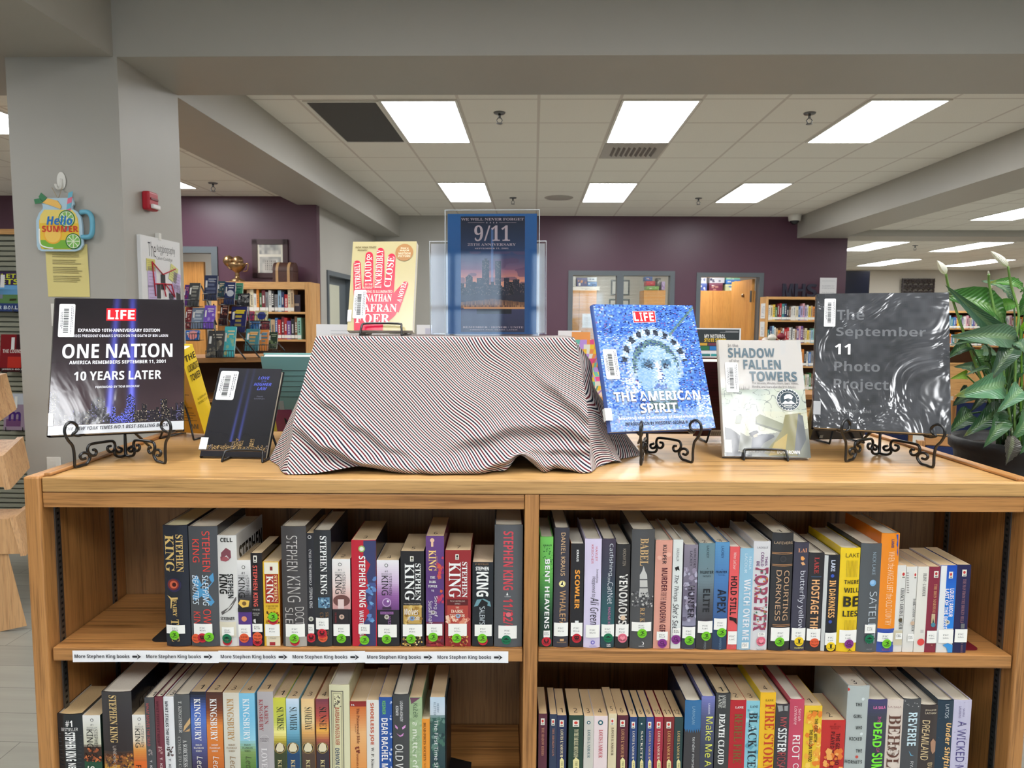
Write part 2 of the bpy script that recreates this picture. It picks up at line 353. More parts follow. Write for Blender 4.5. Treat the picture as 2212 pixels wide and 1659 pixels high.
def wallv(name, u0, u1, v0, v1, z1, holes, m):
    """wall facing the viewer with rectangular openings (u0,u1,z0,z1)"""
    bs = []; u = u0
    for a, b_, c, d in sorted(holes):
        bs.append((u, a, v0, v1, 0, z1))
        if c > 0: bs.append((a, b_, v0, v1, 0, c))
        bs.append((a, b_, v0, v1, d, z1)); u = b_
    bs.append((u, u1, v0, v1, 0, z1)); return slab(name, bs, m)
VB = 11.8
P0 = rV(1000, 500, VB).x; P1 = rV(1830, 540, VB).x
W0, W1 = rV(1228, 585, VB).x, rV(1458, 585, VB).x; D0, D1 = rV(1505, 588, VB).x, rV(1650, 590, VB).x
ZW, ZD = 2.32, 2.30
wallv('wall_back', P0, P1, VB, VB + .15, ZC, [(W0, W1, .95, ZW), (D0, D1, 0, ZD)], 'purple_paint')
slab('wall_back_grey', [(-2.78, P0, VB, VB + .15, 0, ZC)], 'grey_paint')
slab('wall_office_back', [(-.6, P1, 14.8, 14.9, 0, 2.8), (-.7, -.6, VB + .15, 14.9, 0, 2.8), (P1 - .1, P1, VB + .15, 14.8, 0, 2.8)], 'cream_paint')
VL = 8.6
L0, L1 = rV(385, 533, VL).x - .45, rV(470, 533, VL).x; LZ = rV(470, 533, VL).z
wallv('wall_left_far', -9, -2.62, VL, VL + .12, ZC, [(L0, L1, 0, LZ)], 'purple_paint')
slab('wall_left_room', [(-6, -2.8, 11.2, 11.3, 0, 3.0)], 'cream_paint')
G0, G1 = rU(705, 583, -2.62).y, rU(760, 596, -2.62).y; GZ = rU(705, 583, -2.62).z
b = MB()
for q in ((-2.76, -2.62, VL + .12, G0, 0, ZC), (-2.76, -2.62, G1, VB, 0, ZC), (-2.76, -2.62, G0, G1, GZ, ZC)): b.box(*q, m='grey_paint')
struct('wall_left', b)
slab('wall_right_far', [(P1, 12.4, 20, 20.1, 0, ZC)], 'block_wall')
slab('wall_right', [(12.4, 12.5, -6, 20, 0, ZC)], 'cream_paint')
slab('wall_left_outer', [(-9.1, -9, -6, 20, 0, ZC)], 'cream_paint')
# behind the viewer: tall daylight windows in the far wall
wallv('wall_rear', -9, 12.4, -6.1, -6, ZC, [(-1.9, -.5, .7, 2.7), (-.2, 1.2, .7, 2.7), (1.5, 2.9, .7, 2.7)], 'cream_paint')
for i, u in enumerate((-1.9, -.2, 1.5)):
    b = MB()
    for q in ((u, u + .06), (u + .67, u + .73), (u + 1.34, u + 1.4)): b.box(q[0], q[1], -6.08, -5.98, .7, 2.7, m='frame_paint')
    for z in (.7, 1.9, 2.64): b.box(u, u + 1.4, -6.08, -5.98, z, z + .06, m='frame_paint')
    fr = struct('window_%d' % (i + 2), b)
    b = MB(); b.box(u, u + 1.4, -6.3, -6.25, .7, 2.7, m='daylight'); o = b.build('window_daylight', fr)
b = MB()
for q in ((-9, -2.62, VL - .012, VL, 0, .1), (-2.62, -2.608, VL, G0 - .06, 0, .1), (-2.62, P0, VB - .012, VB, 0, .1), (P0, D0 - .02, VB - .012, VB, 0, .1), (D1 + .02, P1, VB - .012, VB, 0, .1)): b.box(*q, m='black_metal')
struct('baseboard_back', b)
b = MB()
for q in ((-2.812, -2.188, 3.788, 3.8, 0, .1), (-2.2, -2.188, 3.8, 4.452, 0, .1), (-2.812, -2.8, 3.8, 4.452, 0, .1)): b.box(*q, m='black_metal')
struct('baseboard_column', b)
# window 1 : double window with frame, mullion, glass, inside blinds
def frame_box(b, u0, u1, v0, v1, z0, z1, w, sill=True):
    b.box(u0, u0 + w, v0, v1, z0, z1, m='frame_paint'); b.box(u1 - w, u1, v0, v1, z0, z1, m='frame_paint'); b.box(u0 + w, u1 - w, v0, v1, z1 - w, z1, m='frame_paint')
    if sill: b.box(u0 + w, u1 - w, v0, v1, z0, z0 + w, m='frame_paint')
b = MB(); frame_box(b, W0, W1, VB - .02, VB + .17, .95, ZW, .075)
um = rV(1339, 640, VB).x; b.box(um - .055, um + .055, VB - .02, VB + .17, 1.02, ZW - .07, m='frame_paint')
win = struct('window_1', b)
for a, c in ((W0 + .07, um - .05), (um + .05, W1 - .07)):
    b = MB(); b.box(a, c, VB + .06, VB + .064, 1.0, ZW - .07, m='glass'); b.build('window_pane', win)
# doors
b = MB(); frame_box(b, D0, D1, VB - .02, VB + .17, 0, ZD, .07, False); d1 = struct('door_1', b)
b = MB(); M_ = Matrix.Translation((D1 - .09, VB + .16, 0)) @ Matrix.Rotation(5 * RAD, 4, 'Z')
b.box(-.045, 0, 0, .93, .01, ZD - .09, (196, 126, 66), 'birch', M_); leaf = b.build('door_leaf', d1)
b = MB(); b.lathe([(.0, .0), (.03, .005), (.03, .03), (0, .04)], (170, 120, 70), 'gold_metal', 12)
for i, v in enumerate(b.v): p = Matrix.Rotation(-90 * RAD, 4, 'Y') @ Vector(v); b.v[i] = tuple(M_ @ (p + Vector((-.045, .35, 1.95))))
b.build('coat_hook', leaf)
b = MB(); b.box(-.07, .0, .0, .02, 1.83, 2.02, (150, 150, 150), 'steel', M_); b.build('hinge', leaf)
b = MB(); frame_box(b, L0, L1, VL - .02, VL + .14, 0, LZ, .075, False); d2 = struct('door_2', b)
b = MB(); xr = rV(442, 620, VL + .2).x; M_ = Matrix.Translation((xr - .18, VL + .2, 0)) @ Matrix.Rotation(-4 * RAD, 4, 'Z')
zl = rV(420, 564, VL + .1).z
b.box(-.9, 0.18, 0, .045, .01, zl, (214, 150, 78), 'birch', M_); b.build('door_leaf', d2)
b = MB(); w = .06
for q in ((G0, G0 + w, 0, GZ), (G1 - w, G1, 0, GZ), (G0 + w, G1 - w, GZ - w, GZ)): b.box(-2.78, -2.6, q[0], q[1], q[2], q[3], m='frame_paint')
d3 = struct('door_3', b)
b = MB(); b.box(-2.74, -2.7, G0 + w, G1 - w, .01, GZ - w, m='frame_paint'); lf = b.build('door_leaf', d3)
b = MB(); y0, y1 = G0 + .16, G1 - .42
b.box(-2.705, -2.69, y0, y1, .3, GZ - .16, (196, 196, 176), 'satin'); b.build('door_window', lf)

# ------------------------------------------------------------------ ceiling fittings
def light(u0, u1, v0, v1, z, label, dup_from=None):
    t = thing('ceiling_light', label, 'ceiling light', RM((u0 + u1) / 2, (v0 + v1) / 2, z), 'fluorescent ceiling lights')
    a, c = (u1 - u0) / 2, (v1 - v0) / 2; b = MB()
    for q in ((-a - .02, -a, -c - .02, c + .02), (a, a + .02, -c - .02, c + .02), (-a, a, -c - .02, -c), (-a, a, c, c + .02)): b.box(*q, -.012, .0, (215, 213, 206), 'plastic_white')
    b.build('frame', t); b = MB(); b.box(-a, a, -c, c, -.006, 0, m='lamp'); b.build('diffuser', t)
rowpos = {0: 'first row beyond the front beam', 1: 'second row beyond the front beam'}
for iu, u in enumerate((-.92, .965, 2.85)):
    nm = ('left', 'middle', 'right')[iu]
    for iv, (v0, v1) in enumerate(((5.68, 6.96), (8.98, 10.38), (.5, 1.8), (-1.9, -.6))):
        if iv < 2: lb = 'bright rectangular ceiling light, %s one of the %s' % (nm, rowpos[iv])
        else: lb = 'bright ceiling light overhead behind the viewer, %s of %s row' % (nm, ('nearer', 'farther')[iv - 2])
        light(u - .287, u + .287, v0, v1, ZC, lb)
for u, v0, v1, lb in ((-4.1, 6.8, 8.05, 'ceiling light peeping out right of the grey column above the dark red wall'), (-4.1, 4.62, 5.7, 'ceiling light cut off at the left photo edge beside the grey column'),
                      (-6.6, 5.6, 6.9, 'ceiling light hidden in the left side room'), (-4.1, 1.2, 2.5, 'ceiling light of the left room beside the viewer'), (-4.1, -2, -.7, 'ceiling light of the left room behind the viewer')):
    light(u - .287, u + .287, v0, v1, ZL, lb)
for u, v0, v1, lb in ((6.39, 8.95, 10.33, 'ceiling light in the right room, in front of its cross beam at the photo edge'), (6.42, 13.1, 14.75, 'ceiling light behind the cross beam, nearest the dark red wall end'),
                      (8.25, 13.1, 14.8, 'ceiling light behind the cross beam, above the white flower buds'), (8.5, 16.6, 18.6, 'rearmost ceiling light on the left, over the television'),
                      (10.6, 16.6, 18.6, 'rearmost ceiling light on the right, over the carved wall panel'), (6.39, 5.4, 6.8, 'ceiling light of the right room just outside the photo'), (6.39, 1.5, 2.8, 'ceiling light of the right room beside the viewer'), (6.39, -2, -.7, 'ceiling light of the right room behind the viewer'), (9.2, 8.9, 10.3, 'ceiling light deep in the right room by its outer wall')):
    light(u - .287, u + .287, v0, v1, ZL, lb)
light(3.0, 3.6, 12.5, 13.7, 2.75, 'ceiling light inside the office, behind the open door')
light(1.1, 1.7, 12.5, 13.7, 2.75, 'unseen ceiling light added to brighten the office, behind the double window')  # extra unseen panel, added because the office came out dim
light(-4.4, -3.8, 9.3, 10.5, 2.95, 'unseen ceiling light added to brighten the back room, behind the left orange door')  # unseen panel added to lift the dark room behind the doorway
# dark return panel, air diffuser, speaker, sprinklers, camera dome
t = thing('vent_panel', 'dark grey return air panel in the ceiling beside a bright light', 'vent', RM(-1.53, 6.32, ZC))
b = MB(); b.box(-.275, .275, -.62, .62, -.006, 0, (74, 73, 72), 'matte'); b.build('mesh_panel', t)
b = MB()
for q in ((-.3, -.275, -.64, .64), (.275, .3, -.64, .64), (-.275, .275, -.64, -.62), (-.275, .275, .62, .64)): b.box(*q, -.012, 0, (190, 186, 178), 'plastic_white')
b.build('frame', t)
t = thing('air_diffuser', 'square louvred air diffuser in the ceiling behind a light', 'vent', RM(.965, 7.33, ZC))
b = MB(); b.box(-.3, .3, -.31, .31, -.008, 0, (172, 166, 158), 'satin'); b.build('plate', t)
b = MB()
for k in range(9): M_ = Matrix.Translation((-.2 + k * .05, 0, -.012)) @ Matrix.Rotation(.6, 4, 'Y'); b.box(-.018, .018, -.17, .17, -.002, .002, (120, 115, 108), 'satin', M_)
b.build('louvre', t)
t = single('ceiling_speaker', (lambda b: (b.lathe([(0, -.02), (.1, -.018), (.19, -.008), (.2, 0)], (176, 170, 160), 'satin', 28), b)[1])(MB()), 'round beige speaker disc on the far ceiling above the sign', 'speaker', RM(rZ(1207, 427, ZC).x, rZ(1207, 427, ZC).y, ZC))
def sprinkler(px, py, z, lb):
    p = rZ(px, py, z); t = thing('sprinkler', lb, 'sprinkler', RM(p.x, p.y, z), 'fire sprinklers')
    b = MB(); b.lathe([(.0, -.012), (.045, -.01), (.05, 0)], (70, 68, 66), 'steel', 16); b.build('escutcheon', t)
    b = MB(); b.lathe([(.011, -.045), (.011, -.01)], (60, 58, 55), 'steel', 10)
    for s in (-1, 1): b.tube([(s * .011, 0, -.045), (s * .024, 0, -.062), (s * .01, 0, -.085)], .004, (60, 58, 55), 'steel', 6)
    b.lathe([(0, -.092), (.026, -.09), (.026, -.086), (0, -.085)], (70, 66, 62), 'steel', 14); b.build('sprinkler_head', t)
for px, py, z, lb in ((1079, 243, ZC, 'dark fire sprinkler between the two nearest left ceiling lights'), (1749, 244, ZC, 'dark fire sprinkler left of the nearest right ceiling light'), (1108, 427, ZC, 'small far sprinkler above the blue memorial sign'),
                      (1509, 428, ZC, 'small far sprinkler left of the far right ceiling light'), (460, 395, ZL, 'sprinkler on the low ceiling left of the beam'), (1977, 530, ZL, 'sprinkler between the ceiling lights of the right room')): sprinkler(px, py, z, lb)
p = rZ(1730, 462, ZC); t = thing('security_camera', 'white dome security camera in the corner by the right beam', 'camera', RM(4.1, 11.55, ZC))
b = MB(); b.lathe([(.0, -.1), (.09, -.1), (.1, -.02), (.1, 0)], (215, 213, 205), 'plastic_white', 24); b.build('housing', t)
b = MB(); b.lathe([(0, -.16), (.04, -.15), (.065, -.12), (.07, -.1)], (40, 40, 44), 'gloss', 20); b.build('dome', t)

# ------------------------------------------------------------------ things on the column
def text_on(b, t, x0, x1, z0, z1, y, col, style='', m='matte', slant=0):
    b.text(t, lambda u, v: (x0 + (x1 - x0) * u + slant * v, y, z0 + (z1 - z0) * v), col, m, style)
VC = 3.8
def colx(px, py): p = rV(px, py, VC); return p
h = colx(134, 395); t = thing('wall_hook', 'white adhesive hook on the grey column', 'hook', RM(h.x, VC, h.z))
b = MB(); b.grid(lambda u, v: (.024 * math.cos(v * 6.283) * (1 - .2 * u), -.004 - .006 * math.sin(u * 3.14), .046 * math.sin(v * 6.283) + .01), 1, 20, (230, 228, 222), 'plastic_white')
b.face([(.024 * math.cos(a), -.006, .046 * math.sin(a) + .01) for a in [k * .314 for k in range(20)]], (230, 228, 222), 'plastic_white'); b.build('base_plate', t)
b = MB(); b.tube([(.004, -.008, .02), (.0, -.012, -.02), (-.004, -.02, -.035), (-.012, -.03, -.03), (-.016, -.03, -.012)], .007, (236, 234, 228), 'plastic_white', 8, 5); b.build('hook_arm', t)
# jar shaped sign
a0, a1 = colx(90, 544), colx(199, 424); jw = colx(186, 480).x - a0.x; jh = a1.z - a0.z
t = thing('jar_sign', 'painted lemonade jar sign with blue handle, hanging on the grey column', 'wall sign', RM(a0.x, VC - .035, a0.z))
def jar_outline(s=1.0):
    P = []
    for x, z in ((.10, .0), (.82, .0), (.93, .03), (1.0, .11), (1.0, .45), (.98, .60), (.92, .70), (.80, .76), (.80, .80), (.84, .84), (.82, .95), (.16, .95), (.13, .88), (.17, .81), (.17, .76), (.08, .68), (.01, .55), (.0, .3), (.0, .10), (.03, .03)): P.append(((.5 + (x - .5) * s) * jw, (.47 + (z - .47) * s) * jh))
    return P
def plate(b, pts, y0, y1, col, m='satin'):
    b.face([(x, y0, z) for x, z in pts], col, m); n = len(pts)
    for i in range(n): (xa, za), (xb, zb) = pts[i], pts[(i + 1) % n]; b.face([(xa, y0, za), (xa, y1, za), (xb, y1, zb), (xb, y0, zb)], col, m)
    b.face([(x, y1, z) for x, z in reversed(pts)], col, m)
def disc(b, cx, cz, r, y, col, m='matte', n=24, rz=None): b.face([(cx + r * math.cos(2 * math.pi * k / n), y, cz + (rz or r) * math.sin(2 * math.pi * k / n)) for k in range(n)], col, m)
def citrus(b, cx, cz, r, y, rim, flesh):
    disc(b, cx, cz, r, y, rim); disc(b, cx, cz, r * .86, y - .0004, (232, 240, 214))
    for k in range(8):
        a = k * math.pi / 4; b.face([(cx + r * .1 * math.cos(a + .39), y - .0008, cz + r * .1 * math.sin(a + .39)), (cx + r * .78 * math.cos(a + .08), y - .0008, cz + r * .78 * math.sin(a + .08)), (cx + r * .8 * math.cos(a + .39), y - .0008, cz + r * .8 * math.sin(a + .39)), (cx + r * .78 * math.cos(a + .7), y - .0008, cz + r * .78 * math.sin(a + .7))], flesh)
b = MB(); plate(b, jar_outline(), 0, .012, (176, 205, 222)); Jy = -.001
b.face([(x, Jy, z) for x, z in [(.5 * jw + (x - .5 * jw) * .86, max(min(z * .95 + .02 * jh, .74 * jh), .035 * jh)) for x, z in jar_outline()]], (236, 196, 62))
b.face([(x, Jy - .0004, z) for x, z in ((.09 * jw, .2 * jh), (.91 * jw, .2 * jh), (.9 * jw, .1 * jh), (.82 * jw, .045 * jh), (.16 * jw, .045 * jh), (.08 * jw, .1 * jh))], (122, 180, 64))
b.face([(x, Jy - .0004, z) for x, z in ((.2 * jw, .74 * jh), (.8 * jw, .74 * jh), (.88 * jw, .66 * jh), (.91 * jw, .5 * jh), (.09 * jw, .5 * jh), (.11 * jw, .64 * jh))], (238, 214, 116))
disc(b, .36 * jw, .3 * jh, .2 * jw, Jy - .0006, (243, 178, 60)); disc(b, .36 * jw, .3 * jh, .17 * jw, Jy - .0008, (248, 204, 98))
for k in range(7): b.face([((.6 + .02 * k) * jw, Jy - .001, (.34 + .1 * k) * jh), ((.7 + .02 * k) * jw, Jy - .001, (.37 + .1 * k) * jh), ((.72 + .02 * k) * jw, Jy - .001, (.47 + .1 * k) * jh), ((.62 + .02 * k) * jw, Jy - .001, (.44 + .1 * k) * jh)], (226, 116, 140) if k % 2 else (112, 184, 206))
citrus(b, .68 * jw, .58 * jh, .18 * jw, Jy - .0014, (60, 130, 60), (140, 190, 100)); citrus(b, .8 * jw, .18 * jh, .17 * jw, Jy - .0014, (40, 110, 50), (126, 190, 92))
text_on(b, 'Hello', .24 * jw, .80 * jw, .47 * jh, .63 * jh, Jy - .003, (38, 118, 196), 'Bi'); text_on(b, 'SUMMER', .14 * jw, .92 * jw, .345 * jh, .455 * jh, Jy - .003, (206, 62, 44), 'B')
b.tube([(.08 * jw, Jy - .001, .4 * jh), (.08 * jw, Jy - .001, .14 * jh), (.2 * jw, Jy - .001, .07 * jh), (.36 * jw, Jy - .001, .055 * jh)], .004, (250, 252, 250), 'satin', 6, 5)
b.build('jar_body', t)
b = MB(); b.tube([(.96 * jw, .006, .70 * jh), (1.12 * jw, .006, .70 * jh), (1.2 * jw, .006, .6 * jh), (1.2 * jw, .006, .38 * jh), (1.14 * jw, .006, .27 * jh), (.97 * jw, .006, .26 * jh)], .013, (104, 176, 202), 'satin', 10, 6); b.build('jar_handle', t)
b = MB(); plate(b, [(.18 * jw, .86 * jh), (.3 * jw, .94 * jh), (.5 * jw, .9 * jh), (.58 * jw, .8 * jh), (.56 * jw, .75 * jh), (.4 * jw, .8 * jh)], -.006, -.001, (240, 190, 90)); b.build('lemon_slice', t)
for P in ([(.2 * jw, .86 * jh), (.02 * jw, .84 * jh), (.0, .92 * jh), (.12 * jw, .94 * jh)], [(.2 * jw, .88 * jh), (.1 * jw, .96 * jh), (.16 * jw, 1.04 * jh), (.28 * jw, .95 * jh)]):
    b = MB(); plate(b, P, -.005, -.001, (36, 120, 70)); b.build('mint_leaf', t)
b = MB(); b.tube([(.5 * jw, .004, .93 * jh), (.4 * jw, -.005, 1.13 * jh)], .0015, (180, 160, 130), 'matte', 5); b.tube([(.5 * jw, .004, .93 * jh), (.62 * jw, -.005, 1.13 * jh)], .0015, (180, 160, 130), 'matte', 5); b.build('string', t)
# yellow page
q0, q1 = colx(105, 641), colx(190, 528); b = MB(); W_, H_ = q1.x - q0.x, q1.z - q0.z
b.grid(lambda u, v: (W_ * u, -.002 - .004 * math.sin(u * 3 + v * 2) ** 2, H_ * v), 8, 8, (222, 208, 138), 'paper')
b.grid(lambda u, v: (W_ * u, -.0015 - .004 * math.sin(u * 3 + v * 2) ** 2, H_ * v), 8, 8, (222, 208, 138), 'paper')
random.seed(3)
for k in range(20):
    if k in (3, 6, 10, 15): continue
    z = H_ * (.93 - k * .034); b.box(W_ * .16, W_ * random.uniform(.7, .86), -.0078, -.0074, z, z + .0032, (150, 138, 92), 'matte')
single('paper_notice', b, 'pale yellow typed page taped to the grey column under the jar sign', 'paper', RM(q0.x, VC - .001, q0.z))
UC = -2.2
def colr(px, py): return rU(px, py, UC)
f0 = colr(316, 435); t = thing('fire_alarm', 'red fire alarm strobe on the side of the grey column', 'fire alarm', RM(UC, f0.y, f0.z, 0))
fa, fb = colr(304, 412), colr(327, 459); hy = (fb.y - fa.y) / 2; hz = (fa.z - fb.z) / 2
b = MB(); b.box(0, .045, -hy, hy, -hz, hz, (178, 28, 44), 'satin'); bevel(b.build('housing', t), .012, 3)
b = MB(); b.box(.045, .062, -hy * .8, hy * .8, -hz * .85, -hz * .35, (222, 216, 214), 'gloss'); bevel(b.build('strobe_lens', t), .006, 2)
b = MB(); b.box(.045, .05, -hy * .75, hy * .75, hz * .1, hz * .3, (120, 16, 28), 'satin'); b.build('sounder_grille', t)
# white poster board on the column side
p0, p1 = colr(295, 512), colr(382, 560); zt = colr(295, 506).z; hgt = zt - .98; L_ = p1.y - p0.y
t = thing('poster_board', 'white student poster board with red string on the side of the column', 'poster', RM(UC + .02, p0.y, .98, math.pi / 2))
b = MB(); b.box(0, L_, 0, .02, 0, hgt, (226, 226, 226), 'satin')
def PT(s, x0, x1, z0, z1, st='t'): text_on(b, s, L_ * x0, L_ * x1, hgt * z0, hgt * z1, -.0008, (70, 72, 78), st)
zr = lambda py: (rU(335, py, UC).z - .98) / hgt
PT('The', .17, .36, zr(557), zr(525)); PT('Autobiography', .38, .86, zr(549), zr(528)); PT('of', .47, .55, zr(551), zr(543)); PT('Calvin Coolidge', .37, .78, zr(563), zr(554))
b.build('board', t)
def note(x, z, w, hh, col, rot=0, lines=True, nm='sticky_note'):
    b = MB(); M_ = Matrix.Translation((x * L_, -.002, z * hgt)) @ Matrix.Rotation(rot, 4, 'Y'); b.box(0, w * L_, -.001, .001, -hh * hgt, 0, col, 'paper', M_)
    if lines:
        for k in range(5): b.box(w * L_ * .1, w * L_ * .85, -.0014, -.001, -hh * hgt * (.2 + .15 * k), -hh * hgt * (.2 + .15 * k) + .002, tuple(int(c * .72) for c in col), 'matte', M_)
    b.build(nm, t)
note(.12, zr(562), .2, .07, (214, 206, 120)); note(.14, zr(578), .2, .12, (196, 178, 214)); note(.74, zr(565), .2, .1, (210, 210, 140), .35); note(.8, zr(582), .2, .12, (196, 178, 214), .2)
note(.14, zr(618), .2, .14, (196, 178, 214)); note(.68, zr(610), .16, .14, (196, 178, 214), .1)
for x, py in ((.46, 592), (.33, 612), (.66, 632), (.86, 612)): note(x, zr(py), .11, .09, (60, 58, 60), 0, False, 'photo_print')
b = MB()
for (xa, ya), (xb, yb) in (((.24, 568), (.5, 592)), ((.5, 592), (.84, 576)), ((.24, 568), (.3, 640)), ((.5, 612), (.3, 614)), ((.5, 612), (.56, 640)), ((.55, 612), (.8, 640)), ((.72, 612), (.8, 640)), ((.45, 612), (.72, 612))): b.tube([(xa * L_, -.006, zr(ya) * hgt), (xb * L_, -.006, zr(yb) * hgt)], .0035, (190, 40, 60), 'matte', 6)
b.build('red_string', t)
b = MB(); b.box(.44 * L_, .5 * L_, -.004, .021, hgt - .01, hgt + .03, (236, 236, 232), 'plastic_white'); b.build('hanger_clip', t)
p = colx(113, 680); single('thermostat', (lambda b: (b.box(-.035, .035, -.03, 0, -.06, .06, (224, 222, 214), 'plastic_white'), b)[1])(MB()), 'white wall thermostat half hidden behind the leftmost display book', 'thermostat', RM(p.x + .05, VC, p.z))
p = colx(118, 1010); t = thing('wall_outlet', 'cream wall outlet low on the grey column', 'outlet', RM(p.x, VC, p.z))
b = MB(); b.box(-.04, .04, -.008, 0, -.06, .06, (214, 206, 176), 'plastic_white'); bevel(b.build('cover_plate', t), .004)
for s in (-.025, .025): b = MB(); b.box(-.017, .017, -.011, -.008, s - .014, s + .014, (196, 188, 160), 'plastic_white'); b.build('socket', t)
# ------------------------------------------------------------------ the near bookcase
BY0, BY1 = 1.40, 2.0; XL, XR = -.951, 1.0885; TOP = 1.182
t = thing('bookcase', 'large double-sided oak bookcase filling the foreground, books on two shelves', 'bookcase', WM(0, BY0, 0)); BC = t
H = BY1 - BY0
bx('top_panel', t, XL + .034, XR - .03, 0, H, TOP - .03, TOP, 'oak_top', bv=.003)
for s, (a, c) in (('l', (XL, XL + .032)), ('r', (XR - .03, XR))): bx('end_panel', t, a, c, -.004, H, 0, TOP + .002, 'oak_z', bv=.004)
bx('edge_trim', t, XL + .0325, XL + .047, .01, H, TOP + .0005, TOP + .007, 'oak_y', bv=.002); bx('edge_trim', t, XR - .045, XR - .031, .01, H, TOP + .0005, TOP + .007, 'oak_y', bv=.002)
bx('divider', t, .044, .073, .001, H, .06, TOP - .0305, 'oak_z', bv=.0015)
bx('top_rail', t, XL + .0335, .043, .002, .02, TOP - .061, TOP - .031, 'oak_x'); bx('top_rail', t, .074, XR - .0315, .002, .02, TOP - .062, TOP - .031, 'oak_x')
bx('back_panel', t, XL + .033, XR - .031, H / 2 - .006, H / 2 + .006, .05, TOP - .031, 'oak_shaded', bv=0)
Z1L, Z1R0, Z1R1, Z2 = .829, .829, .8165, .497
for zz in (Z1L, Z2): bx('shelf', t, XL + .036, .0425, .004, H / 2 - .01, zz - .028, zz, 'oak_x', bv=.002)
def slope_shelf(za, zb):
    b = MB(); b.box(.0745, XR - .0325, .004, H / 2 - .01, -.028, 0, m='oak_x')
    b.v = [(x, y, z + za + (zb - za) * (x - .0745) / (XR - .107)) for x, y, z in b.v]; bevel(b.build('shelf', t), .002)
slope_shelf(Z1R0, Z1R1); slope_shelf(Z2, Z2 - .012)
bx('base_board', t, XL + .0335, XR - .0315, .03, H / 2 - .01, .0, .09, 'oak_x'); bx('shelf', t, XL + .036, XR - .0325, .004, H / 2 - .01, .09, .115, 'oak_x')
for x, sg in ((XL + .0325, 1), (XR - .0305, -1)):
    for y in (.035, .235):
        b = MB(); b.box(min(x, x + sg * .003), max(x, x + sg * .003), y, y + .016, .12, TOP - .065, m='steel')
        for k in range(78): b.box(min(x, x + sg * .0034), max(x, x + sg * .0034), y + .005, y + .011, .13 + k * .0127, .135 + k * .0127, (18, 18, 18), 'matte')
        b.build('shelf_standard', t)

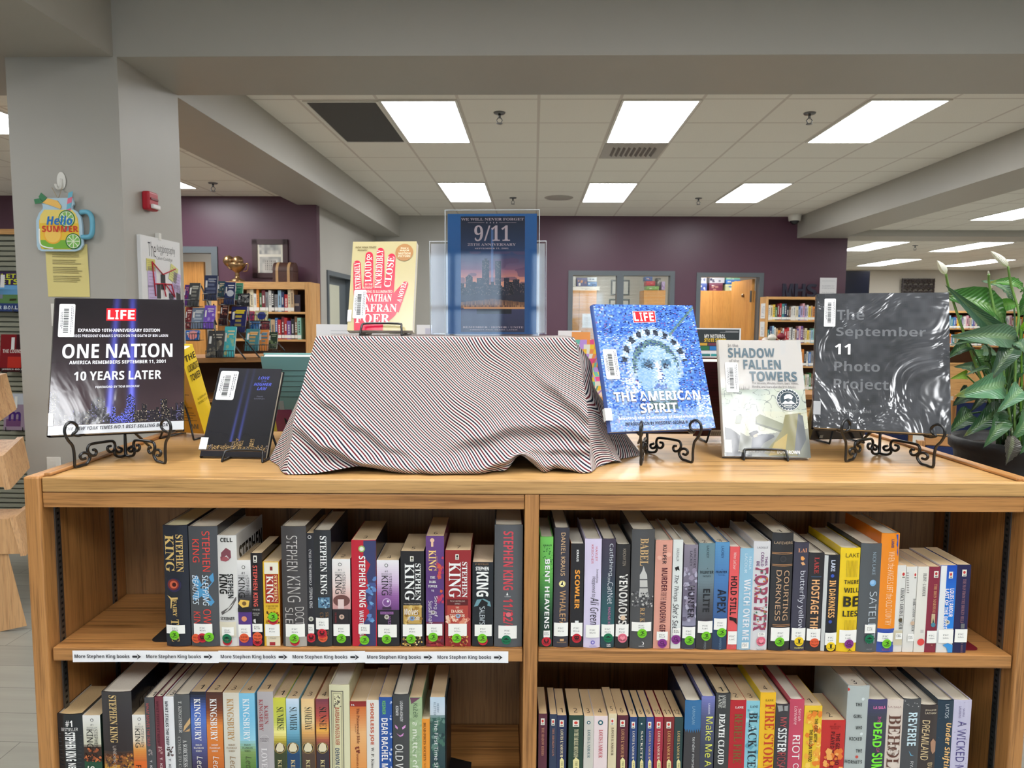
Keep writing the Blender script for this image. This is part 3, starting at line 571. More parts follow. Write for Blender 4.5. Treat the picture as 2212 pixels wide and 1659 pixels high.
# ------------------------------------------------------------------ shelved books
ZG = {'A': (340, 1080, .2169), 'B': (720, 1080, .21696), 'C': (1140, 1080, .2169), 'D': (1540, 1080, .21695), 'E': (1820, 1080, .21705), 'F': (100, 1400, .20796), 'G': (540, 1400, .2622), 'H': (1120, 1420, .2441), 'I': (1640, 1420, .2586)}
STK = {'F': ((116, 200, 34), 'FANTASY'), 'H': ((196, 32, 50), 'HORROR'), 'T': ((226, 92, 52), 'THRILLER'), 'S': ((8, 112, 74), 'SCI-FI'), 'R': ((226, 112, 134), 'ROMANCE'), 'M': ((134, 48, 134), 'MYSTERY'), 'Y': ((242, 204, 26), 'HISTORICAL')}
GOLD, WHT, BLK, RED = (214, 180, 110), (240, 240, 238), (22, 22, 24), (204, 44, 44)
def shelf_book(g, xl, xr, yt, kind, col, items=(), desc='', fic=None, stk=(), dep=None, side=None, back=None, num=None, bands=None, grad=True, sidetext=None, page=None, y0=1.414, row=1, half='left', group=''):
    ox, oy, sc = ZG[g]; px = lambda x: ox + x * sc; py = lambda y: oy + y * sc
    ym = (py(yt) + (1395 if row == 1 else 1659)) / 2
    xa, xb = atY(px(xl), ym, y0).x, atY(px(xr), ym, y0).x; xc = (xa + xb) / 2; tk = xb - xa
    zb = (Z1L if row == 1 else Z2)
    if half == 'right': zb += (-.0125) * (xc - .0745) / (XR - .107)
    zb += .0006
    ht = atY(px((xl + xr) / 2), py(yt), y0).z - zb
    dep = dep or (.155 if kind == 'h' else .115)
    bul = min(.004, tk * .09) if kind == 'h' else .0006
    th = .0024 if kind == 'h' else .0007
    root = thing('book', desc, 'book', WM(xc, y0, zb), group); hw = tk / 2
    sp = lambda x: -bul * (1 - (x / hw) ** 2)
    L = lambda X, Y: (lambda p: (p.x - xc, p.z - zb))(atY(px(X), py(Y), y0))
    # ---- cover
    b = MB(); mt = 'jacket' if kind == 'h' else 'gloss'
    zc = [0.0]; cols = []
    if bands:
        bz = [(max(0, min(ht, L((xl + xr) / 2, y)[1])) if y is not None else 0, c) for y, c in bands]   # listed from the top down
        if grad:
            for k in range(40):
                z = ht * (k + .5) / 40; c = bz[0][1]
                for (za, ca), (zb_, cb) in zip(bz, bz[1:]):
                    if z <= za:
                        f = 0 if za == zb_ else min(1, max(0, (za - z) / (za - zb_))); c = tuple(p + (q - p) * f for p, q in zip(ca, cb))
                if z < bz[-1][0]: c = bz[-1][1]
                cols.append(c); zc.append(ht * (k + 1) / 40)
        else:
            st = [(ht, bz[0][1])] + bz[1:]; st.sort(key=lambda q: q[0])
            for k in range(len(st)):
                zc.append(st[k][0]); cols.append(st[k][1])
    else: zc.append(ht); cols.append(col)
    N = 8; xs = [-hw + tk * k / N for k in range(N + 1)]
    for k, c in enumerate(cols):
        if zc[k + 1] - zc[k] < 1e-5: continue
        b.grid(lambda u, v: (-hw + tk * u, sp(-hw + tk * u), zc[k] + (zc[k + 1] - zc[k]) * v), N, 1, c, mt)
    side = side or col; back = back or col
    for sx, c in ((-1, back), (1, side)):
        x0, x1 = sx * hw, sx * (hw - th)
        b.face([(x0, 0, 0), (x0, dep, 0), (x0, dep, ht), (x0, 0, ht)][::sx or 1], c, mt); b.face([(x1, .001, 0), (x1, .001, ht), (x1, dep, ht), (x1, dep, 0)][::sx or 1], (200, 192, 178) if kind == 'h' else c, 'paper')
        b.face([(x0, 0, ht), (x0, dep, ht), (x1, dep, ht), (x1, .001, ht)], c, mt); b.face([(x0, dep, 0), (x1, dep, 0), (x1, dep, ht), (x0, dep, ht)], c, mt)
    b.face([(x, sp(x), ht) for x in xs] + [(x, sp(x) + th + .001, ht) for x in reversed(xs)], cols[-1], mt)
    b.grid(lambda u, v: (-hw + tk * u, sp(-hw + tk * u) + th, ht * (1 - v)), N, 1, (190, 180, 165), 'paper')
    n0 = [0]
    def put(it):
        n0[0] += 1; e = .0004 + .00012 * n0[0]
        k = it[0]
        def P(X, Z): return (max(-hw, min(hw, X)), sp(max(-hw, min(hw, X))) - e, max(.0005, min(ht - .0005, Z)))
        if k == 'd' or k == 'h' or k == 'u':
            s, x0, y0_, x1, y1, c = it[1:7]; st = it[7] if len(it) > 7 else ''
            xm, yy = (x0 + x1) / 2, (y0_ + y1) / 2
            lx, rx = L(x0, yy)[0], L(x1, yy)[0]; tz, bz_ = L(xm, y0_)[1], L(xm, y1)[1]
            if k == 'd': f = lambda u, v: P(lx + (rx - lx) * v, tz + (bz_ - tz) * u)
            else: f = lambda u, v: P(lx + (rx - lx) * u, bz_ + (tz - bz_) * v)
            if k != 'u' and min(tz, bz_) < .001 and k == 'd':
                f = lambda u, v: (lambda q: q)((lx + (rx - lx) * v, sp(max(-hw, min(hw, lx + (rx - lx) * v))) - e, tz + (bz_ - tz) * u))
            b.text(s, f, c, mt, st)
        elif k == 'r':
            x0, y0_, x1, y1, c = it[1:6]; xm, yy = (x0 + x1) / 2, (y0_ + y1) / 2
            lx, rx = L(x0, yy)[0], L(x1, yy)[0]; tz, bz_ = L(xm, y0_)[1], L(xm, y1)[1]
            b.grid(lambda u, v: P(lx + (rx - lx) * u, bz_ + (tz - bz_) * v), 5, 1, c, mt)
        elif k == 'o':
            cx, cy, r, c = it[1:5]; r2 = it[5] if len(it) > 5 else r
            X, Z = L(cx, cy); R_ = r * sc * y0 / FPX; R2 = r2 * sc * y0 / FPX
            b.face([P(X + R_ * math.cos(a), Z + R2 * math.sin(a)) for a in [q * 2 * math.pi / 20 for q in range(20)]], c, mt)
        elif k == 'p':
            b.face([P(*L(x, y)) for x, y in it[1]], it[2], mt)
        elif k == 'n':      # scattered specks of artwork inside a box
            x0, y0_, x1, y1, cs, n, sz = it[1:8]; rnd = random.Random(int(x0 * 7 + y0_))
            for q in range(n):
                X, Z = L(rnd.uniform(x0, x1), rnd.uniform(y0_, y1)); a0 = rnd.uniform(0, 6.28); s_ = sz * sc * y0 / FPX * rnd.uniform(.5, 1.2)
                b.face([P(X + s_ * rnd.uniform(.5, 1) * math.cos(a0 + a), Z + s_ * rnd.uniform(.5, 1) * math.sin(a0 + a)) for a in (0, 1.3, 2.5, 3.9, 5.1)], rnd.choice(cs), mt)
    for it in items: put(it)
    if sidetext:
        for s, y_a, y_b, z_a, z_b, c in sidetext: b.text(s, lambda u, v: (hw + .0004, y_a + (y_b - y_a) * u, z_a + (z_b - z_a) * v), c, mt, 'B')
    b.build('cover', root)
    # ---- pages
    b = MB(); pg = page or ((226, 218, 200) if kind == 'h' else (206, 182, 146)); ins = .003 if kind == 'h' else .0003
    pz = ht - ins
    V = [(x, max(sp(x), -bul) + th + .0014, z) for z in (ins, pz) for x in (-hw + th + .0002, hw - th - .0002)] + [(x, dep - ins, z) for z in (ins, pz) for x in (-hw + th + .0002, hw - th - .0002)]
    b.mesh(V, [(0, 1, 3, 2), (4, 6, 7, 5), (2, 3, 7, 6), (0, 4, 5, 1), (0, 2, 6, 4), (1, 5, 7, 3)], pg, 'pages')
    if num: 
        s_ = min(.011, tk * .42); b.text(num, lambda u, v: (-s_ / 2 * len(num) * .7 + s_ * len(num) * .7 * u, .012 + .017 * v, pz + .0003), (40, 36, 34), 'pages', '')
    b.build('page_block', root)
    # ---- call number label and genre dots
    if fic:
        x0, y0_, x1, y1, la = fic; yy = (y0_ + y1) / 2
        lx, rx = max(-hw + .0004, L(x0, yy)[0]), min(hw - .0004, L(x1, yy)[0]); tz, bz_ = L((x0 + x1) / 2, y0_)[1], max(.002, L((x0 + x1) / 2, y1)[1])
        e = .0022; b = MB(); b.grid(lambda u, v: (lx + (rx - lx) * u, sp(lx + (rx - lx) * u) - e, bz_ + (tz - bz_) * v), 6, 1, (244, 242, 236), 'sticker')
        w2 = min(.0056, (rx - lx) * .32); xm = (lx + rx) / 2 - .0005; hh = (tz - bz_)
        for s, f0 in (('FIC', .56), (la, .34)): b.text(s, lambda u, v: (xm - w2 + 2 * w2 * u, sp(xm - w2 + 2 * w2 * u) - e - .0003, bz_ + hh * f0 + .003 * v), (50, 50, 52), 'sticker', '')
        b.build('call_number_label', root)
    for i, (sk, cx, cy) in enumerate(stk):
        X, Z = L(cx, cy); R_ = 10.6 * 1.41 / FPX
        c, wd = STK[sk]; e = .0030 + .0004 * i; b = MB()
        lim = lambda x: max(-hw - .0003, min(hw + .0003, x))
        Q = lambda x, z, d=0: (lim(X + x * R_), sp(max(-hw, min(hw, X + x * R_))) - e - d, Z + z * R_)
        n = 28; ring = [(math.cos(2 * math.pi * k / n), math.sin(2 * math.pi * k / n)) for k in range(n)]
        for k in range(n): b.face([Q(0, 0), Q(*ring[k]), Q(*ring[(k + 1) % n])], c, 'sticker')
        dk = (30, 40, 20) if sk in 'FY' else tuple(int(q * .28) for q in c)
        b.text(wd, lambda u, v: Q(-.72 + 1.44 * u, -.62 + .26 * v + .2 * (2 * u - 1) ** 2, .0002), dk, 'sticker', 'b')
        if sk == 'F':
            for pts in (((-.45, .1), (-.1, .3), (.1, .1), (-.1, -.15), (-.35, -.2), (-.1, -.3), (.2, -.1), (.25, .2), (.05, .45), (-.2, .4)), ((.1, .4), (.45, .6), (.3, .3)), ((.2, .1), (.55, .05), (.3, -.15))): b.face([Q(x, z, .0002) for x, z in pts], dk, 'sticker')
        elif sk == 'H':
            b.face([Q(x, z, .0002) for x, z in ((-.5, .5), (.5, .5), (.55, .1), (.3, -.3), (-.3, -.3), (-.55, .1))], dk, 'sticker')
            for x in (-.2, .2): b.face([Q(x - .1, .15, .0004), Q(x + .1, .15, .0004), Q(x + .08, .32, .0004), Q(x - .08, .32, .0004)], c, 'sticker')
        elif sk == 'T':
            for x in (-.5, -.15, .2, .55): b.face([Q(x - .04, .05, .0002), Q(x + .04, .05, .0002), Q(x + .02, .5, .0002), Q(x - .02, .4, .0002)], dk, 'sticker')
            b.face([Q(-.75, .2, .0002), Q(.75, .2, .0002), Q(.75, .26, .0002), Q(-.75, .26, .0002)], dk, 'sticker')
        elif sk == 'S':
            b.face([Q(.6 * math.cos(a), .12 + .12 * math.sin(a), .0002) for a in [q * .524 for q in range(12)]], dk, 'sticker'); b.face([Q(.26 * math.cos(a), .2 + .22 * math.sin(a), .0003) for a in [q * .524 for q in range(7)]], dk, 'sticker')
        elif sk == 'R':
            b.face([Q(.72 * 16 * math.sin(a) ** 3 / 16, .06 + .66 * (13 * math.cos(a) - 5 * math.cos(2 * a) - 2 * math.cos(3 * a) - math.cos(4 * a)) / 16, .0002) for a in [-q * .2618 for q in range(24)]], (190, 60, 84), 'sticker'); b.face([Q(.6 * math.sin(a) ** 3, .06 + .56 * (13 * math.cos(a) - 5 * math.cos(2 * a) - 2 * math.cos(3 * a) - math.cos(4 * a)) / 16, .0003) for a in [-q * .2618 for q in range(24)]], (238, 146, 160), 'sticker')
        elif sk == 'M':
            b.face([Q(-.1 + .36 * math.cos(a), .22 + .36 * math.sin(a), .0002) for a in [q * .524 for q in range(12)]], dk, 'sticker'); b.face([Q(-.1 + .26 * math.cos(a), .22 + .26 * math.sin(a), .0003) for a in [q * .524 for q in range(12)]], c, 'sticker'); b.face([Q(.1, -.02, .0003), Q(.2, .06, .0003), Q(.5, -.3, .0003), Q(.42, -.38, .0003)], dk, 'sticker')
        elif sk == 'Y':
            for x0, x1, z0, z1 in ((-.2, .2, -.3, .4), (-.3, -.12, .4, .6), (.12, .3, .4, .6), (-.05, .05, .4, .55)): b.face([Q(x0, z0, .0002), Q(x1, z0, .0002), Q(x1, z1, .0002), Q(x0, z1, .0002)], dk, 'sticker')
        b.build('genre_sticker', root)
    return root
PAW = lambda x, y, r=20, c=(196, 190, 176): [('o', x, y, r, c), ('o', x, y - r * .1, r * .45, (120, 110, 100))]
PNG = lambda x0, y0, x1, y1, c=(196, 60, 60): [('r', x0, y0, x1, y1, (232, 228, 216)), ('o', (x0 + x1) / 2, y0 + (y1 - y0) * .4, (x1 - x0) * .3, c, (y1 - y0) * .25), ('r', x0 + (x1 - x0) * .2, y1 - (y1 - y0) * .25, x1 - (x1 - x0) * .2, y1 - (y1 - y0) * .1, (110, 110, 105))]
GR = 'books on the upper left shelf'
def U(*a, **k): k.setdefault('row', 1); k.setdefault('half', 'left'); k.setdefault('group', 'books on the upper left shelf'); return shelf_book(*a, **k)
U('A', 75, 318, 250, 'h', (30, 34, 46), [('d', 'STEPHEN', 194, 340, 262, 712, GOLD, 's'), ('d', 'KING', 82, 345, 175, 708, GOLD, 's'), ('o', 175, 840, 74, (44, 40, 74)), ('o', 168, 835, 58, (120, 44, 40)), ('o', 172, 835, 40, (206, 96, 66)), ('o', 178, 835, 22, (60, 16, 16)), ('d', 'FAIRY', 165, 985, 205, 1150, GOLD, 's'), ('d', 'TALE', 150, 1180, 230, 1400, GOLD, 's'), ('p', [(105, 940), (150, 965), (215, 960), (215, 980), (160, 985), (150, 1070), (140, 1070), (143, 985)], GOLD)],
  'thick navy book with gold lettering and a glowing red eye, upper left shelf', (98, 1235, 285, 1320, 'Kin'), [('F', 183, 1333)], page=(222, 214, 176))
U('A', 326, 615, 260, 'h', (74, 76, 80), [('p', [(345, 800), (400, 740), (450, 830), (560, 720), (570, 800), (500, 890), (575, 1010), (540, 1050), (450, 950), (380, 1000), (350, 960), (410, 880)], (82, 150, 196)), ('d', 'STEPHEN', 455, 305, 530, 705, (222, 74, 66)), ('d', 'KING', 355, 385, 425, 615, (222, 74, 66)), ('d', 'SLEEPING', 460, 740, 520, 1045, (218, 232, 240), 'i'), ('d', 'BEAUTIES', 355, 745, 420, 1035, (218, 232, 240), 'i'), ('d', 'OWEN', 470, 1080, 545, 1330, (214, 70, 62)), ('d', 'KING', 370, 1105, 440, 1290, (214, 70, 62))],
  'thick grey hardback with red lettering over a blue butterfly', (372, 1222, 558, 1330, 'Kin'), [('T', 398, 1368), ('H', 462, 1358), ('F', 528, 1350)], side=(40, 42, 50))
U('A', 608, 800, 350, 'h', (214, 212, 208), [('h', 'CELL', 630, 372, 752, 415, BLK, 'B'), ('p', [(640, 520), (690, 470), (735, 500), (740, 570), (700, 600), (640, 595)], (128, 70, 82)), ('p', [(630, 560), (700, 560), (725, 590), (690, 606), (636, 600)], (160, 84, 92)), ('d', 'KING', 620, 735, 705, 928, BLK, 'B'), ('d', 'STEPHEN', 708, 730, 762, 972, BLK, 'B'), ('p', [(640, 1110), (720, 1060), (785, 960), (790, 990), (740, 1080), (650, 1140)], (96, 92, 90)), ('h', 'SCRIBNER', 634, 1158, 775, 1188, BLK, 'b'), ('r', 625, 1205, 790, 1355, (220, 212, 190))],
  'worn white book with black lettering and a maroon baby shoe', (650, 1255, 770, 1340, 'Kin'), [('H', 706, 1390), ('S', 704, 1366)], sidetext=[('STEPHEN', .012, .15, .165, .205, BLK), ('KING', .012, .1, .105, .15, BLK)])
U('A', 802, 938, 600, 'p', (232, 230, 226), [('o', 858, 668, 18, BLK), ('o', 858, 668, 13, (232, 230, 226)), ('h', '#1', 838, 715, 872, 738, (60, 60, 62)), ('h', 'BESTSELLER', 806, 745, 906, 760, (110, 110, 112)), ('d', 'STEPHEN', 882, 770, 916, 955, (60, 60, 64)), ('d', 'KING', 810, 770, 874, 968, BLK), ('p', [(808, 1030), (830, 990), (920, 1000), (910, 1060), (850, 1070)], (232, 190, 90)), ('o', 868, 1028, 22, (120, 90, 50)), ('r', 804, 1072, 936, 1112, (38, 36, 40)), ('o', 868, 1180, 28, (226, 150, 110))],
  'white paperback fading to black and purple, yellow card on its spine', (806, 1235, 934, 1360, 'Kin'), [('T', 870, 1368)], bands=[(600, (232, 230, 226)), (880, (196, 194, 196)), (960, (70, 68, 72)), (1110, (44, 40, 46)), (1115, (86, 56, 130)), (1490, (86, 56, 130))], side=(60, 40, 90))
U('A', 938, 1050, 530, 'p', (32, 30, 34), [*PNG(956, 552, 992, 622, (30, 30, 30)), ('d', 'STEPHEN KING', 956, 650, 1000, 1058, (226, 100, 90), 'b'), ('h', '#1 NEW YORK TIMES', 950, 1082, 1022, 1098, (200, 196, 190)), ('h', 'BESTSELLING', 952, 1118, 1022, 1132, (200, 196, 190)), ('h', 'AUTHOR', 960, 1136, 1010, 1150, (200, 196, 190)), ('p', [(958, 1190), (980, 1180), (985, 1225), (962, 1215)], (220, 216, 210))],
  'slim black paperback with red lettering down the spine', (950, 1228, 1050, 1310, 'Kin'), [('H', 1002, 1400), ('T', 1002, 1355)], side=(44, 30, 30))
U('A', 1058, 1218, 615, 'p', (226, 182, 50), [('r', 1064, 620, 1204, 735, (232, 226, 206)), ('r', 1122, 662, 1148, 700, (120, 40, 40)), ('r', 1076, 738, 1206, 1025, (164, 48, 38)), ('d', 'STEPHEN', 1166, 750, 1196, 1015, (236, 214, 150), 's'), ('d', 'KING', 1088, 752, 1158, 1018, (244, 238, 226), 's'), ('h', '#1 NEW YORK TIMES', 1085, 1045, 1205, 1065, (60, 40, 20)), ('h', 'BESTSELLING', 1105, 1070, 1180, 1085, (60, 40, 20)), ('n', 1085, 1110, 1215, 1220, [(40, 24, 18), (190, 96, 34), (90, 40, 20)], 40, 14), ('r', 1090, 1355, 1230, 1450, (226, 214, 186)), ('h', 'LITERARY', 1112, 1366, 1188, 1382, (110, 100, 84)), ('r', 1122, 1410, 1178, 1444, (160, 40, 50))],
  'yellow paperback with a red title block and flames below', (1078, 1232, 1236, 1352, 'Kin'), [('H', 1158, 1190), ('F', 1157, 1158)], side=(200, 110, 40))
U('A', 1243, 1490, 260, 'h', (70, 67, 68), [('d', 'STEPHEN', 1290, 350, 1400, 700, (196, 190, 186), 't'), ('d', 'KING', 1300, 755, 1430, 1010, (196, 190, 186), 't'), ('d', 'DOCTOR', 1380, 1060, 1465, 1330, (200, 194, 190), 't'), ('d', 'SLEEP', 1280, 1065, 1360, 1340, (200, 194, 190), 't'), ('r', 1282, 1355, 1490, 1476, (172, 166, 156))],
  'thick charcoal hardback with smoky grey lettering, top corner torn', (1284, 1225, 1474, 1352, 'Kin'), [('H', 1378, 1392), ('F', 1372, 1365)], side=(52, 50, 52))
U('A', 1490, 1567, 330, 'p', (40, 40, 46), [('o', 1516, 368, 18, (225, 225, 225)), ('o', 1516, 368, 13, (40, 40, 46)), ('d', 'CYCLE OF THE WEREWOLF', 1512, 492, 1536, 848, (220, 220, 222)), ('d', 'STEPHEN KING', 1516, 868, 1546, 1072, (220, 220, 222)), ('o', 1532, 1182, 25, (200, 198, 186)), ('o', 1532, 1182, 12, (130, 128, 118))],
  'thinnest black book on the upper left shelf, small white lettering', (1506, 1232, 1564, 1325, 'Kin'), [('H', 1536, 1365)], dep=.14)
U('A', 1565, 1735, 300, 'h', (46, 48, 52), [('d', 'STEPHEN KING', 1626, 355, 1690, 935, WHT, 's'), ('r', 1605, 965, 1718, 1068, (96, 136, 164)), ('n', 1610, 970, 1715, 1065, [(160, 196, 214), (50, 80, 110), (30, 40, 60)], 24, 16), ('d', 'SKELETON', 1680, 1110, 1710, 1340, (120, 90, 60), 's'), ('d', 'CREW', 1624, 1112, 1660, 1260, (120, 90, 60), 's')],
  'tattered black hardback with big white serif lettering and small blue picture', (1584, 1165, 1710, 1280, 'Kin'), [('T', 1654, 1358), ('H', 1648, 1316)], side=(36, 38, 48))
U('A', 1745, 1925, 590, 'p', (232, 228, 224), [('o', 1818, 640, 18, BLK), ('o', 1818, 640, 13, (232, 228, 224)), ('h', '#1', 1798, 685, 1834, 705, (60, 60, 62)), ('h', 'BESTSELLER', 1770, 715, 1870, 730, (110, 110, 112)), ('d', 'STEPHEN', 1840, 738, 1874, 930, (60, 56, 60)), ('d', 'KING', 1772, 740, 1836, 932, BLK), ('o', 1835, 1000, 86, (110, 70, 66), 62), ('r', 1800, 985, 1860, 1080, (224, 200, 196)), ('r', 1750, 1085, 1905, 1240, (40, 34, 38)), ('d', 'THE DRAWING', 1770, 1115, 1786, 1220, (160, 50, 56)), *PAW(1838, 1160, 26, (214, 180, 160))],
  'white and pink paperback with a door in a dark hill', (1756, 1232, 1918, 1350, 'Kin'), [('F', 1835, 1372)], bands=[(590, (234, 232, 230)), (840, (232, 214, 208)), (930, (226, 190, 182)), (1080, (214, 160, 156)), (1082, (38, 34, 38)), (1490, (36, 34, 38))], num='2', side=(50, 40, 44))
U('B', 185, 430, 400, 'p', (190, 36, 56), [('p', [(300, 400), (425, 400), (425, 1470), (250, 1470), (330, 1350), (290, 1250), (360, 1120), (320, 960), (350, 850), (330, 740), (370, 640), (300, 560)], (58, 62, 104)), ('n', 340, 780, 420, 1200, [(92, 130, 190), (70, 84, 140), (110, 160, 206)], 22, 34), ('o', 283, 485, 34, (150, 176, 96)), ('o', 283, 485, 22, (230, 232, 220)), ('d', 'STEPHEN KING', 258, 555, 322, 1065, WHT, 'b'), ('d', 'WASTE LANDS', 262, 1095, 306, 1400, (226, 220, 224), 'b')],
  'large red and blue paperback with white lettering, torn paint pattern', (254, 1232, 366, 1328, 'Kin'), [('F', 313, 1388)], dep=.14, num='3', side=(30, 30, 40), sidetext=[('STEPHEN', .01, .13, .13, .165, (220, 218, 214))])
U('B', 436, 655, 600, 'p', (232, 228, 230), [('o', 528, 650, 18, BLK), ('o', 528, 650, 13, (232, 230, 232)), ('h', '#1', 512, 700, 544, 718, (60, 60, 62)), ('h', 'BESTSELLER', 480, 727, 582, 742, (110, 110, 112)), ('d', 'STEPHEN', 556, 752, 584, 945, (50, 44, 54)), ('d', 'KING', 482, 752, 548, 945, BLK), ('o', 533, 1018, 46, (196, 160, 206)), ('o', 533, 1018, 36, (130, 84, 146)), ('o', 545, 1005, 12, (236, 226, 240)), ('r', 490, 1062, 580, 1085, (60, 44, 66)), ('r', 470, 1108, 600, 1134, (150, 100, 160)), ('h', 'PLUS BONUS', 480, 1112, 590, 1130, (40, 30, 44)), ('d', 'WIZARD', 548, 1150, 576, 1330, (150, 100, 160)), *PAW(534, 1160, 25)],
  'white to purple paperback with a crystal ball on its spine', (448, 1236, 634, 1362, 'Kin'), [('F', 533, 1378)], bands=[(600, (234, 232, 234)), (820, (206, 180, 212)), (950, (150, 100, 160)), (1090, (110, 64, 124)), (1092, (38, 34, 42)), (1490, (36, 36, 40))], num='4', side=(60, 50, 66))
U('B', 672, 905, 510, 'p', (34, 33, 36), [*PNG(765, 558, 800, 610, (60, 60, 30)), ('d', 'STEPHEN', 818, 630, 872, 1000, WHT, 's'), ('d', 'KING', 712, 632, 808, 1000, WHT, 's'), ('h', 'THE #1 BESTSELLING SERIES', 702, 1024, 872, 1036, (210, 200, 190)), ('r', 698, 1046, 880, 1230, (196, 160, 84)), ('n', 700, 1048, 878, 1228, [(214, 184, 110), (170, 130, 60), (150, 110, 50)], 24, 26), ('h', 'Wolves', 710, 1075, 845, 1140, WHT, 'i'), ('h', 'of the Calla', 740, 1150, 860, 1205, WHT, 'i'), *PAW(786, 1176, 26, (120, 150, 190)), ('n', 692, 1345, 884, 1470, [(226, 190, 100), (120, 80, 30), (60, 40, 20), (236, 214, 150)], 60, 14)],
  'black paperback with white serif lettering above a golden panel', (694, 1234, 886, 1352, 'Kin'), [('F', 776, 1376)], num='5', dep=.12)
U('B', 922, 1102, 360, 'p', (96, 60, 120), [('o', 985, 400, 22, (232, 190, 160)), ('r', 974, 410, 996, 464, (232, 190, 160)), ('d', 'KING', 950, 498, 1024, 706, (240, 200, 130), 's'), ('d', 'STEPHEN', 1024, 560, 1036, 700, (220, 150, 120)), ('h', 'THE', 965, 757, 1015, 780, WHT, 's'), ('h', 'DARK', 955, 800, 1025, 825, WHT, 's'), ('h', 'TOWER', 945, 844, 1036, 868, WHT, 's'), ('h', 'VI', 976, 890, 1004, 910, WHT, 's'), ('n', 1040, 560, 1098, 1060, [(190, 60, 90), (140, 50, 110), (206, 90, 60)], 18, 30), ('d', 'Song of', 1000, 955, 1040, 1160, (230, 220, 226)), ('d', 'Susannah', 950, 1000, 990, 1235, (230, 220, 226)), *PAW(996, 1116, 24, (190, 180, 190)), ('n', 925, 1365, 1095, 1460, [(150, 40, 50), (110, 40, 60), (170, 70, 60)], 20, 30)],
  'tall purple paperback with golden lettering and a pale key', (930, 1228, 1086, 1345, 'Kin'), [('F', 995, 1358)], num='6', dep=.14, side=(120, 50, 80), bands=[(360, (104, 66, 130)), (800, (92, 56, 118)), (1200, (96, 70, 130)), (1240, (130, 40, 50)), (1490, (120, 36, 46))])
U('B', 1114, 1368, 500, 'p', (150, 42, 46), [*PNG(1216, 538, 1250, 592, (40, 40, 44)), ('d', 'STEPHEN', 1282, 615, 1334, 968, WHT, 's'), ('d', 'KING', 1150, 618, 1270, 970, WHT, 's'), ('r', 1134, 988, 1340, 1044, (92, 26, 30)), ('h', 'THE #1 BESTSELLING', 1162, 998, 1310, 1012, (214, 190, 180)), ('h', 'SERIES', 1210, 1022, 1264, 1036, (214, 190, 180)), ('r', 1136, 1046, 1342, 1230, (176, 66, 56)), ('n', 1138, 1160, 1342, 1228, [(236, 196, 170), (220, 140, 110), (200, 96, 80)], 20, 30), ('h', 'THE', 1218, 1058, 1254, 1074, (232, 206, 180), 's'), ('h', 'DARK', 1174, 1088, 1296, 1120, (240, 222, 196), 's'), ('h', 'TOWER', 1160, 1132, 1312, 1160, (240, 222, 196), 's'), *PAW(1243, 1150, 24, (150, 170, 200)), ('n', 1138, 1350, 1344, 1466, [(196, 120, 60), (90, 50, 30), (214, 150, 90), (150, 40, 40)], 70, 14)],
  'thick dark red paperback with white serif lettering', (1146, 1226, 1330, 1350, 'Kin'), [('F', 1229, 1370)], num='7', dep=.12)
U('B', 1385, 1592, 620, 'p', (30, 34, 40), [('h', '#1 BESTSELLER', 1412, 630, 1545, 646, (170, 130, 90)), ('h', 'STEPHEN', 1418, 662, 1548, 700, WHT, 'B'), ('d', 'KING', 1425, 715, 1545, 960, WHT, 'B'), ('p', [(1400, 1060), (1430, 990), (1500, 980), (1560, 1010), (1570, 1060), (1500, 1040)], (110, 150, 160)), ('p', [(1440, 1050), (1480, 985), (1540, 1020), (1530, 1060)], (24, 24, 28)), ('d', "'SALEM'S LOT", 1456, 1055, 1508, 1330, (206, 214, 220))],
  'black paperback with tall white letters and a teal mist', (1408, 1236, 1578, 1350, 'Kin'), [('H', 1490, 1394), ('F', 1484, 1370)], page=(214, 190, 160))
U('B', 1604, 1882, 245, 'h', (86, 88, 92), [('d', 'STEPHEN KING', 1692, 305, 1792, 890, (206, 72, 84), 'b'), ('p', [(1722, 940), (1732, 910), (1742, 940)], WHT), ('h', 'SCRIBNER', 1705, 948, 1768, 958, (200, 200, 200)), ('d', '11/22/63', 1690, 975, 1788, 1330, (214, 66, 78), 'b'), ('o', 1744, 1132, 26, (214, 110, 120))],
  'thick grey hardback with tall red lettering, against the centre divider', (1644, 1240, 1826, 1368, 'Kin'), [('S', 1722, 1378)], side=(90, 40, 50))
U2 = lambda *a, **k: shelf_book(*a, **{**dict(row=1, half='right', group='books on the upper right shelf'), **k})
U2('C', 118, 248, 365, 'h', (104, 180, 84), [('h', 'KRAUS', 155, 440, 238, 456, (30, 60, 30), 'b'), ('n', 150, 460, 245, 780, [(40, 90, 50), (60, 120, 60)], 60, 8), ('d', 'BENT HEAVENS', 168, 585, 216, 1275, WHT, 'b')], 'green book fading to dark, white lettering, against the centre divider', (156, 1292, 220, 1360, 'Kra'), [('H', 184, 1400)], bands=[(365, (116, 196, 92)), (700, (104, 180, 84)), (950, (60, 120, 64)), (1150, (34, 66, 50)), (1500, (34, 56, 48))], grad=True)
U2('C', 260, 408, 275, 'h', (62, 60, 70), [('d', 'DANIEL KRAUS', 330, 322, 372, 750, (226, 186, 140)), ('o', 343, 830, 34, (240, 226, 150)), ('o', 343, 830, 20, (250, 244, 200)), ('p', [(325, 840), (350, 800), (348, 835), (365, 850)], BLK), ('d', 'WHALEFALL', 316, 898, 374, 1330, (206, 160, 110)), ('h', 'Entertainment', 290, 1404, 384, 1416, (206, 160, 110)), ('r', 318, 1375, 358, 1398, (206, 160, 110))], 'dark grey book with tan lettering and a small moonlit diver', (260, 1215, 404, 1348, 'Kra'), [])
